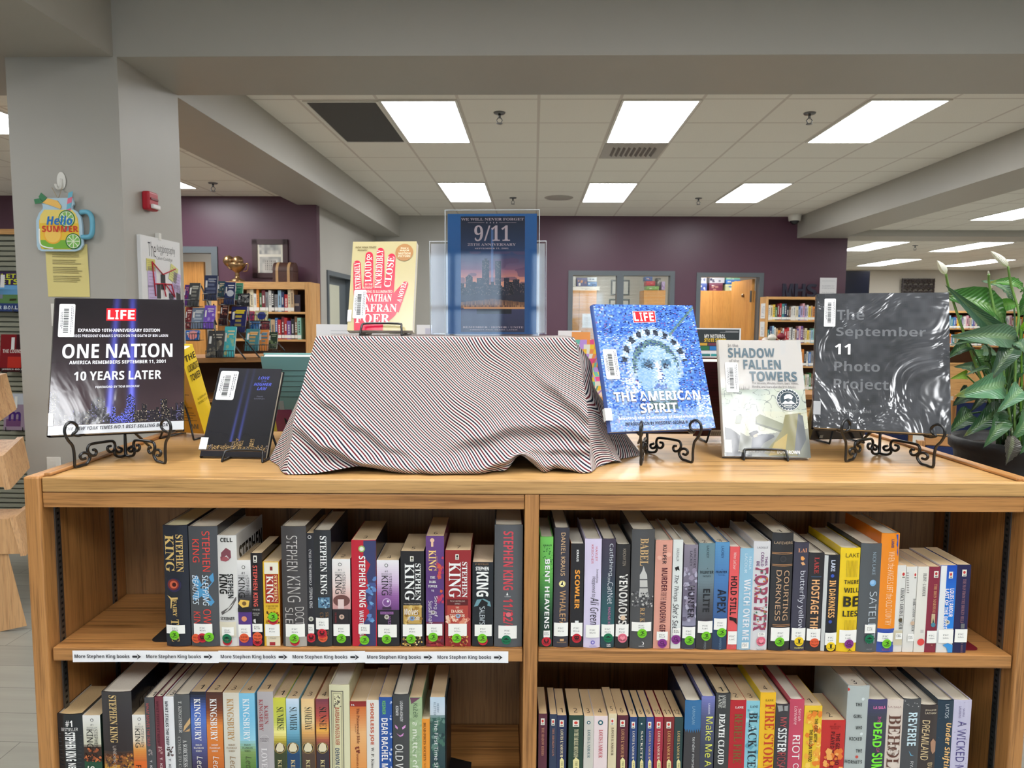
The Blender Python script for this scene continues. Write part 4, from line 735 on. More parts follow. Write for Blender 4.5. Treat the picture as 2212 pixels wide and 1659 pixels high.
U2('C', 424, 552, 435, 'p', (36, 34, 38), [('d', 'KRAUS', 486, 495, 508, 612, WHT, 'b'), ('d', 'SCOWLER', 468, 695, 516, 1082, (240, 160, 60), 'B'), ('r', 470, 1200, 506, 1225, WHT)], 'black paperback with bold orange lettering', (428, 1218, 546, 1352, 'Kra'), [('H', 486, 1370)], page=(214, 208, 194), back=(200, 110, 40))
U2('C', 562, 728, 385, 'h', (216, 206, 232), [('d', 'HAYLEY', 672, 462, 696, 604, (200, 80, 90)), ('d', 'KRISCHER', 632, 440, 654, 628, (200, 80, 90)), ('d', 'Something', 676, 680, 702, 822, (40, 36, 46), 'i'), ('d', 'Happened to', 630, 755, 676, 960, (40, 36, 46), 'i'), ('d', 'Ali Green', 620, 965, 706, 1235, (40, 36, 46), 'i'), ('o', 645, 1410, 22, (120, 110, 190)), ('o', 645, 1410, 10, (216, 206, 232)), ('h', 'RAZORBILL', 612, 1440, 684, 1458, (130, 120, 190))], 'pale lavender book with handwritten dark title', (576, 1236, 712, 1362, 'Kri'), [])
U2('C', 734, 868, 385, 'h', (66, 70, 86), [('d', 'Catfishing', 802, 432, 850, 750, (220, 226, 232), 't'), ('d', 'ON', 795, 755, 818, 808, (200, 206, 212)), ('d', 'CatNet', 792, 815, 845, 1032, (220, 226, 232), 't'), ('d', 'NAOMI KRITZER', 795, 1065, 820, 1350, (200, 110, 160)), ('h', 'TOR', 782, 1426, 822, 1442, WHT, 'b'), ('h', 'TEEN', 782, 1444, 822, 1456, WHT, 'b')], 'slate book shading into teal with thin round white lettering', (732, 1232, 862, 1352, 'Kri'), [('S', 798, 1362)], bands=[(385, (70, 60, 78)), (750, (58, 62, 78)), (1000, (50, 84, 92)), (1250, (46, 96, 100)), (1500, (40, 66, 74))], grad=True)
U2('C', 874, 1012, 440, 'h', (44, 42, 44), [('d', 'KROVATIN', 944, 482, 976, 652, (150, 140, 126)), ('d', 'VENOMOUS', 905, 735, 990, 1235, (226, 222, 216), 'b'), ('n', 905, 735, 990, 1235, [(44, 42, 44)], 30, 8), ('o', 946, 1168, 26, (220, 190, 160))], 'black book with ragged white letters and a pink heart dot', (874, 1230, 1004, 1352, 'Kro'), [('R', 940, 1365)])
U2('C', 1026, 1252, 290, 'h', (78, 78, 80), [('d', 'BABEL', 1118, 375, 1200, 650, (206, 170, 120), 's'), ('p', [(1150, 650), (1165, 700), (1185, 740), (1190, 860), (1200, 960), (1100, 960), (1112, 860), (1112, 740), (1135, 700)], (196, 194, 190)), ('r', 1112, 780, 1190, 790, (90, 90, 92)), ('r', 1105, 860, 1196, 872, (90, 90, 92)), ('n', 1035, 900, 1245, 1060, [(190, 188, 184), (110, 110, 112), (50, 50, 54)], 70, 16), ('d', 'R.F. KUANG', 1112, 1065, 1158, 1340, (196, 160, 110), 's'), ('o', 1135, 1418, 18, WHT), ('o', 1128, 1418, 17, (78, 78, 80)), ('h', 'HARPER', 1100, 1440, 1152, 1450, WHT)], 'thickest grey book on the upper right shelf with an engraved tower', (1032, 1206, 1226, 1296, 'Kua'), [('F', 1133, 1315)])
U2('C', 1262, 1428, 400, 'h', (222, 158, 140), [('d', 'KULPER', 1340, 442, 1380, 632, (70, 50, 54), 'b'), ('d', 'MURDER', 1328, 672, 1386, 905, (90, 34, 44), 'b'), ('d', 'FOR THE', 1320, 915, 1378, 990, (90, 34, 44)), ('d', 'MODERN GIRL', 1310, 1005, 1370, 1340, (90, 34, 44), 'b'), ('o', 1310, 570, 22, (232, 178, 160)), ('o', 1400, 540, 26, (232, 178, 160))], 'salmon pink book with dark maroon lettering', (1280, 1302, 1390, 1388, 'Kul'), [('M', 1335, 1416)], back=(200, 200, 190))
U2('C', 1436, 1534, 395, 'h', (222, 226, 222), [('d', 'VARDALIA', 1480, 478, 1506, 606, (110, 110, 112), 'i'), ('p', [(1462, 670), (1485, 660), (1500, 655), (1510, 700), (1488, 690), (1474, 705)], BLK), ('d', "The Things", 1445, 745, 1500, 1010, (44, 44, 48), 'i'), ('d', "She's Seen", 1440, 1030, 1498, 1320, (44, 44, 48), 'i')], 'slim white book with a small black bird', (1440, 1270, 1520, 1340, 'Kwa'), [('M', 1472, 1380)])
U2('C', 1546, 1682, 445, 'h', (124, 116, 132), [('d', 'MERCEDES', 1650, 480, 1674, 674, (50, 44, 54)), ('d', 'LACKEY', 1612, 505, 1636, 655, (50, 44, 54)), ('n', 1550, 620, 1680, 1200, [(150, 140, 160), (104, 96, 116), (180, 176, 196)], 30, 34), ('d', 'HUNTER', 1590, 850, 1655, 1170, (40, 34, 46), 'b'), ('h', 'HYPERION', 1560, 1470, 1640, 1482, (150, 150, 170))], 'mauve grey fantasy spine with dark ornate letters', (1534, 1256, 1664, 1370, 'Lac'), [('F', 1604, 1388)], bands=[(445, (140, 132, 146)), (1000, (110, 102, 122)), (1250, (150, 148, 170)), (1260, (66, 66, 84)), (1500, (56, 58, 76))])
U2('C', 1690, 1850, 430, 'h', (104, 122, 130), [('d', 'LACKEY', 1778, 452, 1802, 572, (36, 46, 52)), ('h', 'A', 1780, 670, 1792, 684, (36, 46, 52)), ('h', 'HUNTER', 1716, 700, 1848, 730, (30, 36, 42), 'b'), ('h', 'NOVEL', 1740, 745, 1824, 762, (36, 46, 52)), ('d', 'ELITE', 1740, 880, 1808, 1110, (30, 32, 38), 'b'), ('d', 'HYPERION', 1748, 1395, 1770, 1480, (140, 150, 156))], 'grey teal book fading to charcoal with ornate black title', (1690, 1198, 1836, 1315, 'Lac'), [('F', 1770, 1344)], num='2', bands=[(430, (108, 140, 150)), (800, (112, 130, 138)), (1050, (80, 82, 88)), (1200, (64, 62, 68)), (1500, (54, 52, 56))], grad=True)
U2('D', 8, 150, 420, 'h', (74, 122, 178), [('d', 'LACKEY', 80, 455, 106, 575, (30, 44, 74)), ('h', 'A', 82, 680, 92, 692, (30, 44, 74)), ('h', 'HUNTER', 28, 700, 138, 724, (24, 34, 60), 'b'), ('h', 'NOVEL', 50, 736, 118, 748, (30, 44, 74)), ('d', 'APEX', 40, 885, 126, 1120, (20, 26, 44), 'b'), ('d', 'HYPERION', 55, 1370, 78, 1485, (120, 150, 180))], 'blue fantasy spine beside the coral book, dark swirling title', (6, 1172, 132, 1285, 'Lac'), [('F', 80, 1310)], num='3', bands=[(420, (92, 150, 196)), (800, (74, 122, 178)), (1150, (60, 96, 150)), (1290, (44, 70, 104)), (1500, (40, 62, 92))], grad=True)
U2('D', 155, 252, 465, 'p', (228, 92, 94), [('d', 'Nina LaCour', 204, 520, 232, 692, (240, 214, 210), 'i'), ('d', 'HOLD STILL', 172, 758, 236, 1145, (34, 24, 28), 'b'), ('p', [(160, 1160), (235, 1175), (238, 1240), (200, 1200), (165, 1195)], (30, 24, 28)), ('o', 190, 1455, 18, (210, 120, 110)), ('o', 190, 1455, 13, (228, 92, 94))], 'slim coral red paperback with black lettering', (146, 1302, 236, 1432, 'LaC'), [], page=(214, 206, 192), dep=.14)
U2('D', 256, 392, 480, 'h', (146, 190, 214), [('d', 'NINA', 356, 562, 380, 690, (214, 228, 234)), ('d', 'LACOUR', 312, 530, 338, 722, (214, 228, 234)), ('d', 'WATCH OVER ME', 296, 785, 364, 1390, (226, 226, 230), 'b'), ('h', 'DUTTON', 262, 1468, 358, 1486, (220, 232, 238))], 'sky blue book with pale capital lettering', (278, 1408, 350, 1468, 'LaC'), [])
U2('D', 388, 555, 410, 'h', (216, 214, 216), [('h', 'LADELLE', 438, 460, 546, 478, (90, 86, 96)), ('d', 'THIS', 512, 560, 540, 650, (110, 60, 110), 'b'), ('d', 'COULD', 472, 515, 502, 655, (110, 60, 110), 'b'), ('d', 'BE', 430, 605, 458, 655, (110, 60, 110), 'b'), ('d', 'FOREVER', 405, 668, 540, 1300, (150, 66, 90), 'B'), ('n', 408, 690, 538, 1290, [(196, 110, 50), (60, 110, 90), (170, 60, 120), (210, 140, 60)], 46, 14), ('h', 'Simon & Schuster', 424, 1470, 502, 1500, (110, 106, 110))], 'white book with a floral letter title', (440, 1310, 510, 1350, 'LaD'), [('R', 470, 1395)])
U2('D', 570, 780, 325, 'h', (48, 47, 50), [('h', 'LAFEVERS', 608, 410, 790, 434, (196, 170, 140)), *[('r', 588, y, 788, y + 5, (196, 146, 100)) for y in (515, 528, 635, 648, 1232, 1246)], ('d', 'COURTING', 692, 695, 745, 1190, (206, 166, 130)), ('d', 'DARKNESS', 616, 692, 666, 1192, (206, 166, 130)), ('o', 690, 580, 34, (62, 61, 64)), ('o', 690, 580, 22, (52, 51, 54)), ('h', 'HMH TEEN', 634, 1480, 706, 1510, (90, 88, 88))], 'thick black book with copper bands and copper lettering', (570, 1262, 756, 1395, 'LaF'), [('F', 653, 1398)], num='1')
U2('D', 790, 935, 420, 'h', (64, 62, 78), [('h', 'LAI', 845, 478, 934, 516, (220, 150, 110), 's'), ('p', [(870, 560), (890, 555), (912, 580), (890, 600), (870, 590)], (232, 160, 90)), ('p', [(868, 620), (895, 610), (915, 640), (885, 645)], (226, 170, 120)), ('d', 'butterfly yellow', 838, 700, 905, 1285, (206, 206, 216)), ('h', 'HARPER', 806, 1458, 898, 1474, (200, 190, 120), 'b')], 'dusky navy book with two small orange butterflies', (778, 1268, 914, 1390, 'Lai'), [('Y', 848, 1398)])
U2('D', 938, 1090, 525, 'h', (44, 42, 46), [('d', 'LAKE', 1005, 565, 1050, 728, (190, 66, 66), 's'), ('r', 975, 755, 1076, 764, (60, 90, 120)), ('d', 'HOSTAGE THREE', 966, 790, 1046, 1380, (236, 176, 120), 'b')], 'black book with tan block lettering under a blue line', (928, 1274, 1064, 1392, 'Lak'), [('T', 1000, 1410)])
U2('D', 1086, 1245, 545, 'h', (32, 34, 42), [('d', 'LAKE', 1170, 595, 1212, 706, (214, 222, 240), 'b'), ('o', 1184, 750, 18, (60, 90, 190)), ('d', 'IN DARKNESS', 1146, 795, 1212, 1165, (232, 176, 110), 'b'), ('o', 1160, 1205, 18, (60, 84, 170)), ('r', 1088, 545, 1122, 1500, (204, 206, 204))], 'black book in white boards with orange comic lettering', (1106, 1312, 1222, 1436, 'Lak'), [('Y', 1162, 1448)], back=(204, 206, 204))
U2('D', 1250, 1445, 475, 'h', (240, 204, 32), [('h', 'LAKE', 1316, 526, 1454, 566, (50, 46, 20)), *[('r', 1322 + 13 * q, 596, 1325 + 13 * q, 762, (150, 126, 30)) for q in range(9)], ('h', 'THERE', 1298, 790, 1446, 828, (40, 36, 22), 'b'), ('h', 'WILL', 1296, 866, 1446, 914, (40, 36, 22), 'b'), ('h', 'BE', 1288, 952, 1440, 1054, (40, 36, 22), 'B'), ('h', 'LIES', 1282, 1094, 1434, 1152, (40, 36, 22), 'b'), *[('r', 1300 + 13 * q, 1185, 1303 + 13 * q, 1282, (150, 126, 30)) for q in range(9)], ('p', [(1320, 1500), (1345, 1470), (1375, 1495), (1345, 1482)], (40, 36, 22))], 'bright yellow book with stacked black words on the upper right shelf', (1250, 1286, 1424, 1412, 'Lak'), [('M', 1342, 1420)])
U2('E', 160, 370, 430, 'h', (84, 88, 92), [('d', 'NICK LAKE', 288, 512, 322, 738, (150, 170, 184)), ('o', 292, 818, 34, (120, 170, 214)), ('o', 286, 810, 22, (150, 190, 224)), ('d', 'SATELLITE', 246, 905, 322, 1420, (196, 206, 214), 't'), ('h', 'KNOPF', 228, 1470, 284, 1482, (150, 154, 158))], 'grey book with a small blue planet', (208, 1230, 316, 1314, 'Lak'), [('S', 254, 1370)], back=(52, 54, 52))
U2('E', 360, 540, 330, 'h', (238, 140, 30), [('p', [(528, 340), (552, 340), (548, 560), (536, 520), (545, 470), (530, 440), (542, 400)], (50, 80, 170)), ('d', 'LAMB', 478, 388, 506, 470, (60, 60, 110), 'b'), ('d', 'WHEN the ANGELS LEFT the OLD COUNTRY', 430, 508, 496, 1240, (246, 206, 160)), ('h', 'LEVINE', 382, 1468, 460, 1478, (200, 110, 90)), ('h', 'QUERIDO', 382, 1482, 460, 1492, (200, 110, 90))], 'tall bright orange book with a blue foot', (340, 1312, 492, 1402, 'Lam'), [('F', 426, 1418)], bands=[(330, (238, 140, 30)), (1268, (238, 140, 30)), (1270, (56, 84, 170)), (1500, (56, 84, 170))], back=(226, 120, 24))
WB = (222, 220, 214)
U2('E', 512, 612, 650, 'p', WB, [*PNG(582, 708, 628, 780), ('d', 'CHANCY ∙ LOUIS L′AMOUR', 566, 876, 604, 1285, (40, 38, 38), 'bs'), ('o', 572, 1192, 20, (80, 70, 50)), ('r', 500, 1295, 588, 1440, (206, 196, 168))], 'first of three slim white paperbacks, next to the orange book', (520, 1320, 586, 1380, 'LAm'), [], back=(206, 204, 196))
U2('E', 616, 724, 665, 'p', WB, [*PNG(706, 716, 738, 784), ('d', 'DARK CANYON ∙ L′AMOUR', 692, 980, 716, 1305, (40, 38, 38), 's'), *[('r', 634, 720 + q * 24, 656, 730 + q * 24, (150, 146, 140)) for q in range(9)], ('o', 690, 1222, 22, (206, 176, 150))], 'second slim white paperback, lettering in a narrow line near its edge', (640, 1330, 708, 1400, 'LAm'), [], back=(210, 206, 198))
U2('E', 730, 838, 665, 'p', (226, 222, 212), [('d', 'FLINT - L′AMOUR', 796, 730, 830, 958, (90, 86, 84), 's'), ('r', 772, 1290, 804, 1320, (200, 196, 190)), ('o', 776, 1412, 38, (222, 74, 70))], 'worn white paperback with a plain red dot', None, [], page=(190, 166, 140))
U2('E', 838, 950, 665, 'p', (134, 44, 64), [*PNG(908, 705, 952, 772, (190, 60, 60)), ('d', 'THE IRON MARSHAL', 900, 835, 930, 1125, (206, 150, 110), 's'), ('r', 880, 1130, 916, 1225, (200, 176, 140)), ('p', [(888, 1225), (898, 1170), (908, 1225)], (40, 60, 50)), ('o', 898, 1240, 24, (70, 130, 150)), ('h', 'K', 878, 1435, 892, 1448, (190, 140, 110))], 'maroon paperback with a blue paw dot, right of the white ones', (832, 1296, 932, 1420, 'LAm'), [])
U2('E', 955, 1118, 650, 'p', (40, 104, 196), [('r', 955, 650, 1012, 1500, (224, 226, 226)), *PNG(1056, 712, 1096, 778), ('d', 'LOUIS L′AMOUR', 1058, 880, 1100, 1162, WHT, 'b'), ('d', 'LAST OF THE BREED', 1010, 882, 1046, 1285, WHT, 'b'), *PAW(1040, 1214, 24, (206, 206, 196)), ('p', [(990, 1440), (1040, 1420), (1090, 1440), (1086, 1530), (1040, 1520), (1030, 1470)], (60, 150, 220))], 'blue and white paperback with white block lettering', (948, 1288, 1094, 1420, 'LAm'), [], bands=[(650, (28, 76, 180)), (900, (34, 110, 206)), (1200, (40, 130, 220)), (1283, (40, 130, 220)), (1285, (226, 224, 212)), (1500, (226, 226, 222))], back=(220, 222, 222))
U2('E', 1116, 1255, 645, 'p', (36, 36, 78), [*PNG(1188, 692, 1232, 758), ('d', 'THE MAN FROM THE BROKEN HILLS', 1182, 785, 1214, 1222, (150, 110, 120), 's'), ('r', 1172, 1228, 1210, 1276, (110, 110, 112)), ('d', 'L′AMOUR', 1170, 1420, 1192, 1520, (130, 96, 110), 's')], 'navy paperback beside the red bookend, last on its shelf', (1110, 1280, 1240, 1410, 'LAm'), [])
U3 = lambda *a, **k: shelf_book(*a, **{**dict(row=2, half='left', group='books on the lower left shelf'), **k})
def king(x0, x1, y, title, tc):
    w = x1 - x0
    return [('o', x0 + w * .48, y + 45, 17, BLK), ('o', x0 + w * .48, y + 45, 12, (232, 230, 226)), ('h', '#1', x0 + w * .4, y + 85, x0 + w * .56, y + 105, (60, 60, 62)), ('h', 'BESTSELLER', x0 + w * .2, y + 115, x0 + w * .78, y + 132, (110, 110, 112)),
            ('d', 'STEPHEN', x0 + w * .62, y + 140, x0 + w * .82, y + 335, (50, 50, 54)), ('d', 'KING', x0 + w * .2, y + 142, x0 + w * .56, y + 338, BLK), ('d', title, x0 + w * .3, y + 520, x0 + w * .7, y + 900, tc, 'b')]
U3('F', 125, 388, 680, 'h', (36, 40, 44), [('h', '#1', 210, 742, 282, 806, WHT, 'b'), ('h', 'BESTSELLER', 168, 818, 336, 850, WHT), ('d', 'STEPHEN KING', 212, 862, 318, 1160, WHT, 'B'), ('d', 'NEEDFUL THINGS', 250, 1180, 330, 1560, WHT, 'B'), *[('p', [(135 + q * 3, 880 + 40 * q), (375, 900 + 40 * q), (375, 903 + 40 * q), (140, 884 + 40 * q)], (78, 82, 86)) for q in range(9)]], 'battered black book with torn corner, first on the lower left shelf', page=(206, 176, 130), dep=.12)
U3('F', 388, 570, 700, 'p', (232, 230, 226), king(388, 570, 700, 'SKELETON', (226, 226, 214)) + [('n', 400, 1035, 566, 1170, [(214, 120, 66), (60, 40, 36), (160, 84, 50)], 46, 20)], 'white paperback with a dark orange pattern and green foot, second on lower left shelf', bands=[(700, (234, 232, 228)), (1000, (206, 204, 180)), (1030, (62, 46, 40)), (1180, (56, 40, 36)), (1185, (34, 78, 56)), (1900, (34, 78, 56))], side=(40, 60, 50))
U3('F', 590, 898, 450, 'h', (46, 42, 46), [('d', 'STEPHEN KING', 668, 480, 748, 972, (222, 190, 130), 's'), ('d', 'UNDER', 712, 1000, 744, 1165, (170, 156, 146)), ('d', 'THE DOME', 708, 1190, 744, 1460, (170, 156, 146)), ('r', 640, 1195, 905, 1900, (196, 140, 50)), ('n', 640, 1090, 905, 1250, [(170, 100, 50), (110, 66, 40), (60, 40, 36), (206, 150, 60)], 90, 24), ('d', 'UNDER THE DOME', 712, 1000, 744, 1460, (170, 156, 146))], 'very thick dark book with golden lettering and a sunset tree, lower left shelf', bands=[(450, (60, 58, 60)), (690, (54, 50, 54)), (1050, (46, 38, 40)), (1150, (130, 78, 44)), (1250, (200, 146, 52)), (1900, (206, 150, 60))], grad=True, side=(26, 25, 30), page=(228, 220, 206), sidetext=[('STEPHEN', .03, .15, .155, .2, (70, 64, 66))], dep=.165)
U3('F', 898, 1042, 695, 'p', (232, 230, 226), king(898, 1042, 690, 'FIRESTARTER', (60, 30, 20)), 'white to orange paperback with a burning house, between two taller books', bands=[(695, (234, 232, 228)), (960, (236, 220, 196)), (1060, (226, 150, 70)), (1165, (206, 110, 50)), (1168, (70, 40, 30)), (1180, (226, 110, 44)), (1900, (220, 104, 40))], side=(60, 30, 24))
U3('F', 1032, 1132, 515, 'h', (74, 76, 80), [('d', 'WHAT MOVES THE DEAD', 1046, 565, 1078, 1012, (166, 84, 84), 'b'), ('n', 1070, 1040, 1110, 1110, [(150, 140, 140)], 12, 14), ('d', 'T. KINGFISHER', 1088, 1155, 1112, 1500, (210, 206, 206), 'b')], 'slim grey hardback with dull red lettering, leftmost of three thin hardbacks', num='1')
U3('F', 1138, 1222, 505, 'h', (116, 50, 64), [('d', 'WHAT FEASTS AT NIGHT', 1148, 545, 1178, 1010, (86, 36, 48), 'b'), ('n', 1170, 1020, 1210, 1090, [(190, 150, 150)], 12, 14), ('d', 'T. KINGFISHER', 1192, 1130, 1216, 1500, (214, 190, 190), 'b')], 'slim wine red hardback, middle of three thin hardbacks', num='2')
U3('F', 1228, 1334, 505, 'h', (228, 228, 230), [('d', 'WHAT STALKS THE DEEP', 1242, 545, 1276, 1004, (52, 52, 58), 'b'), ('n', 1262, 1020, 1325, 1110, [(60, 50, 50), (100, 80, 80)], 22, 16), ('d', 'T. KINGFISHER', 1282, 1140, 1306, 1500, (90, 90, 96), 'b')], 'slim white hardback, rightmost of three thin hardbacks', num='3')
U3('F', 1340, 1500, 480, 'h', (84, 86, 88), [('d', 'T. KINGFISHER', 1380, 542, 1416, 872, (196, 196, 194), 's'), ('p', [(1440, 800), (1500, 720), (1500, 780), (1430, 860)], (206, 170, 120)), ('p', [(1440, 860), (1495, 830), (1490, 862)], (200, 160, 110)), ('d', 'A SORCERESS', 1430, 945, 1472, 1225, (206, 206, 204), 's'), ('d', 'COMES TO CALL', 1380, 910, 1412, 1320, (170, 170, 168), 's')], 'thick dark grey hardback with pale serif lettering and a tan hand')
def kingsb(x0, x1, bands, c1, desc, num, c2=(230, 226, 216)):
    w = x1 - x0
    U3('F', x0, x1, bands[0][0], 'p', bands[1][1], [('d', 'KINGSBURY', x0 + w * .22, 522, x0 + w * .64, 960, c1, 's'), ('h', 'BAILEY', x0 + w * .3, 992, x0 + w * .72, 1010, c2, 's'), ('h', 'FLANIGAN', x0 + w * .18, 1024, x0 + w * .84, 1044, c2, 's'), ('h', 'SERIES', x0 + w * .32, 1056, x0 + w * .7, 1074, c2, 's'), ('d', 'Leaving', x0 + w * .3, 1120, x0 + w * .8, 1420, c2, 'i')], desc, bands=bands, grad=True, num=num, dep=.14)
kingsb(1506, 1664, [(455, (30, 30, 36)), (620, (70, 100, 180)), (760, (84, 120, 200)), (950, (90, 100, 160)), (1250, (60, 50, 80)), (1800, (50, 44, 70))], WHT, 'blue and black novel of the lettered series, numbered one', '1')
kingsb(1668, 1836, [(460, (74, 44, 40)), (640, (120, 62, 40)), (800, (226, 136, 60)), (1100, (214, 120, 50)), (1300, (190, 100, 40)), (1800, (150, 80, 40))], WHT, 'brown to orange novel of the lettered series, numbered two', '2')
kingsb(1844, 2010, [(465, (214, 206, 190)), (700, (222, 218, 206)), (1000, (214, 210, 196)), (1800, (204, 198, 184))], (186, 146, 96), 'cream novel of the lettered series with gold letters, numbered three', '3', (150, 120, 84))
kingsb(2010, 2172, [(470, (130, 196, 226)), (700, (116, 190, 226)), (950, (150, 206, 226)), (1080, (130, 160, 96)), (1250, (90, 130, 60)), (1800, (60, 96, 44))], (232, 240, 244), 'sky blue to green novel of the lettered series, numbered four', '4', (80, 90, 60))
U3('G', 66, 196, 360, 'p', (180, 174, 176), [('d', 'KAREN', 118, 470, 152, 625, (160, 80, 84), 's'), ('d', 'KINGSBURY', 76, 420, 110, 680, (160, 80, 84), 's'), ('o', 122, 745, 38, (206, 202, 202)), ('o', 122, 745, 35, (182, 176, 178)), ('h', 'BAXTER', 86, 738, 158, 750, (110, 100, 104), 'b'), ('h', 'FAMILY', 88, 756, 156, 768, (110, 100, 104), 'b'), ('d', 'LOVE STORY', 100, 820, 148, 1200, (226, 222, 222), 's')], 'silver grey novel with dull red letters, before the four small landscapes', num='1', dep=.14)
def sun(x0, x1, y, word, bands, desc, num, c=(40, 44, 40)):
    w = x1 - x0
    U3('G', x0, x1, y, 'p', bands[1][1], [('d', word, x0 + w * .25, 485, x0 + w * .82, 675, c, 'st'), ('o', x0 + w * .5, 820, w * .46, (190, 160, 90), 50), ('o', x0 + w * .5, 820, w * .42, (60, 50, 40), 46), ('p', [(x0 + w * .18, 830), (x0 + w * .3, 790), (x0 + w * .5, 775), (x0 + w * .75, 790), (x0 + w * .84, 830), (x0 + w * .7, 850), (x0 + w * .3, 850)], (226, 214, 180)), ('d', 'KINGSBURY', x0 + w * .38, 915, x0 + w * .7, 1240, (206, 190, 140), 's')], desc, bands=bands, grad=True, num=num, dep=.14)
sun(196, 298, 410, 'SUNRISE', [(410, (206, 204, 70)), (600, (200, 206, 90)), (700, (246, 236, 150)), (760, (190, 170, 60)), (860, (60, 70, 44)), (1300, (44, 56, 40))], 'yellow green landscape novel with an oval house, numbered one', '1')
sun(302, 408, 418, 'SUMMER', [(418, (206, 220, 236)), (600, (150, 196, 220)), (700, (110, 170, 196)), (800, (60, 110, 130)), (880, (34, 70, 110)), (1300, (30, 60, 100))], 'pale blue landscape novel with an oval house, numbered two', '2')
sun(426, 532, 420, 'SOMEDAY', [(420, (236, 196, 140)), (600, (240, 214, 160)), (700, (226, 170, 100)), (800, (130, 100, 70)), (880, (84, 66, 56)), (1300, (74, 60, 52))], 'peach landscape novel with an oval house, numbered three', '3')
sun(546, 650, 420, 'SUNSET', [(420, (120, 60, 76)), (560, (190, 80, 70)), (680, (240, 180, 80)), (760, (170, 90, 70)), (860, (60, 50, 60)), (1300, (44, 42, 52))], 'crimson sunset novel with an oval house, numbered four', '4')
U3('G', 657, 822, 300, 'h', (216, 212, 176), [('r', 676, 345, 778, 1300, (96, 92, 84)), ('r', 682, 352, 772, 1300, (206, 200, 160)), ('r', 694, 366, 762, 1300, (96, 92, 84)), ('r', 697, 369, 759, 1300, (218, 212, 172)), ('n', 700, 385, 752, 480, [(70, 64, 60), (110, 100, 90)], 22, 10), ('d', 'BARBARA KINGSOLVER', 706, 480, 742, 790, (170, 84, 60), 'b'), ('d', 'DEMON COPPERHEAD', 708, 815, 744, 1200, (60, 76, 100), 'b')], 'thick cream hardback with a printed border and red lettering', page=(224, 220, 206), side=(206, 202, 166))
U3('G', 826, 960, 440, 'p', (232, 160, 92), [('h', 'P.S.', 836, 460, 862, 474, WHT, 'b'), ('d', 'The Poisonwood Bible', 880, 492, 904, 785, (110, 50, 34), 's'), ('d', 'a novel', 866, 624, 876, 690, (130, 70, 44), 's'), ('n', 868, 800, 904, 860, [(130, 60, 40)], 10, 14), ('d', 'BARBARA KINGSOLVER', 880, 870, 896, 1120, (130, 60, 40), 's')], 'orange paperback with a dark red top and small serif lettering', bands=[(440, (140, 40, 40)), (476, (150, 44, 40)), (478, (206, 110, 54)), (700, (236, 180, 120)), (1000, (226, 150, 80)), (1300, (214, 130, 60))], dep=.14)
U3('G', 962, 1064, 430, 'p', (228, 224, 216), [('d', 'SHOELESS JOE', 986, 450, 1022, 795, (196, 80, 44), 'B'), ('d', 'W. P. Kinsella', 1000, 815, 1024, 1040, (50, 44, 40), 'bs')], 'white paperback with bold orange red lettering', dep=.14)
U3('G', 1064, 1172, 405, 'p', (40, 84, 160), [('n', 1150, 400, 1170, 1100, [(206, 220, 236), (40, 84, 160)], 40, 14), ('d', 'KISNER', 1090, 432, 1118, 545, (120, 200, 90), 'b'), ('d', 'DEAR RACHEL MADDOW', 1086, 575, 1138, 1200, WHT, 'b')], 'royal blue paperback with hand lettered white title', dep=.14)
U3('G', 1178, 1312, 380, 'h', (66, 68, 70), [('d', 'LOGAN-ASHLEY', 1238, 428, 1262, 598, (206, 206, 206), 'b'), ('d', 'KISNER', 1202, 470, 1226, 550, (206, 206, 206), 'b'), ('p', [(1195, 625), (1220, 645), (1218, 662), (1200, 650)], (214, 150, 206)), ('p', [(1285, 625), (1255, 645), (1258, 662), (1280, 650)], (214, 150, 206)), ('p', [(1208, 695), (1240, 712), (1270, 690), (1262, 715), (1238, 722)], (206, 140, 200)), ('d', 'OLD WOUNDS', 1200, 785, 1266, 1250, (226, 226, 222), '')], 'dark grey hardback with pink cat eyes', page=(226, 220, 204))
U3('G', 1314, 1418, 405, 'p', (160, 184, 140), [('p', [(1318, 405), (1405, 405), (1330, 460)], (110, 70, 90)), ('d', 'KIZER', 1346, 455, 1380, 570, (70, 90, 70), ''), ('d', 'a matter of doubt', 1340, 605, 1388, 1200, (226, 232, 214), 'b'), ('n', 1320, 450, 1410, 1000, [(146, 172, 130), (170, 194, 150)], 40, 20)], 'sage green paperback with pale lower case title', dep=.14)
U3('G', 1416, 1482, 585, 'p', (232, 150, 50), [('d', 'DEAD POETS SOCIETY', 1430, 612, 1450, 930, (90, 50, 20), 's'), ('d', 'N.H.', 1436, 948, 1448, 985, (90, 50, 20))], 'shortest orange paperback on the lower left shelf', page=(226, 206, 170), dep=.12)
U3('G', 1484, 1606, 405, 'p', (60, 84, 90), [('d', 'KERRY', 1540, 455, 1558, 530, (90, 110, 130)), ('d', 'KLETTER', 1514, 445, 1532, 552, (90, 110, 130)), ('n', 1490, 580, 1600, 1100, [(70, 110, 96), (40, 66, 70), (96, 130, 120)], 46, 30), ('d', 'The First Time She Drowned', 1520, 590, 1552, 1250, (226, 232, 230), '')], 'sky to deep green paperback beside the black bookend', bands=[(405, (190, 210, 226)), (540, (206, 216, 226)), (580, (60, 96, 90)), (900, (44, 70, 76)), (1300, (40, 60, 70))], dep=.14)
U4 = lambda *a, **k: shelf_book(*a, **{**dict(row=2, half='right', group='books on the lower right shelf'), **k})
ROO = lambda x0, x1, y=540, c=(206, 60, 50): PNG(x0, y, x1, y + 58, c)
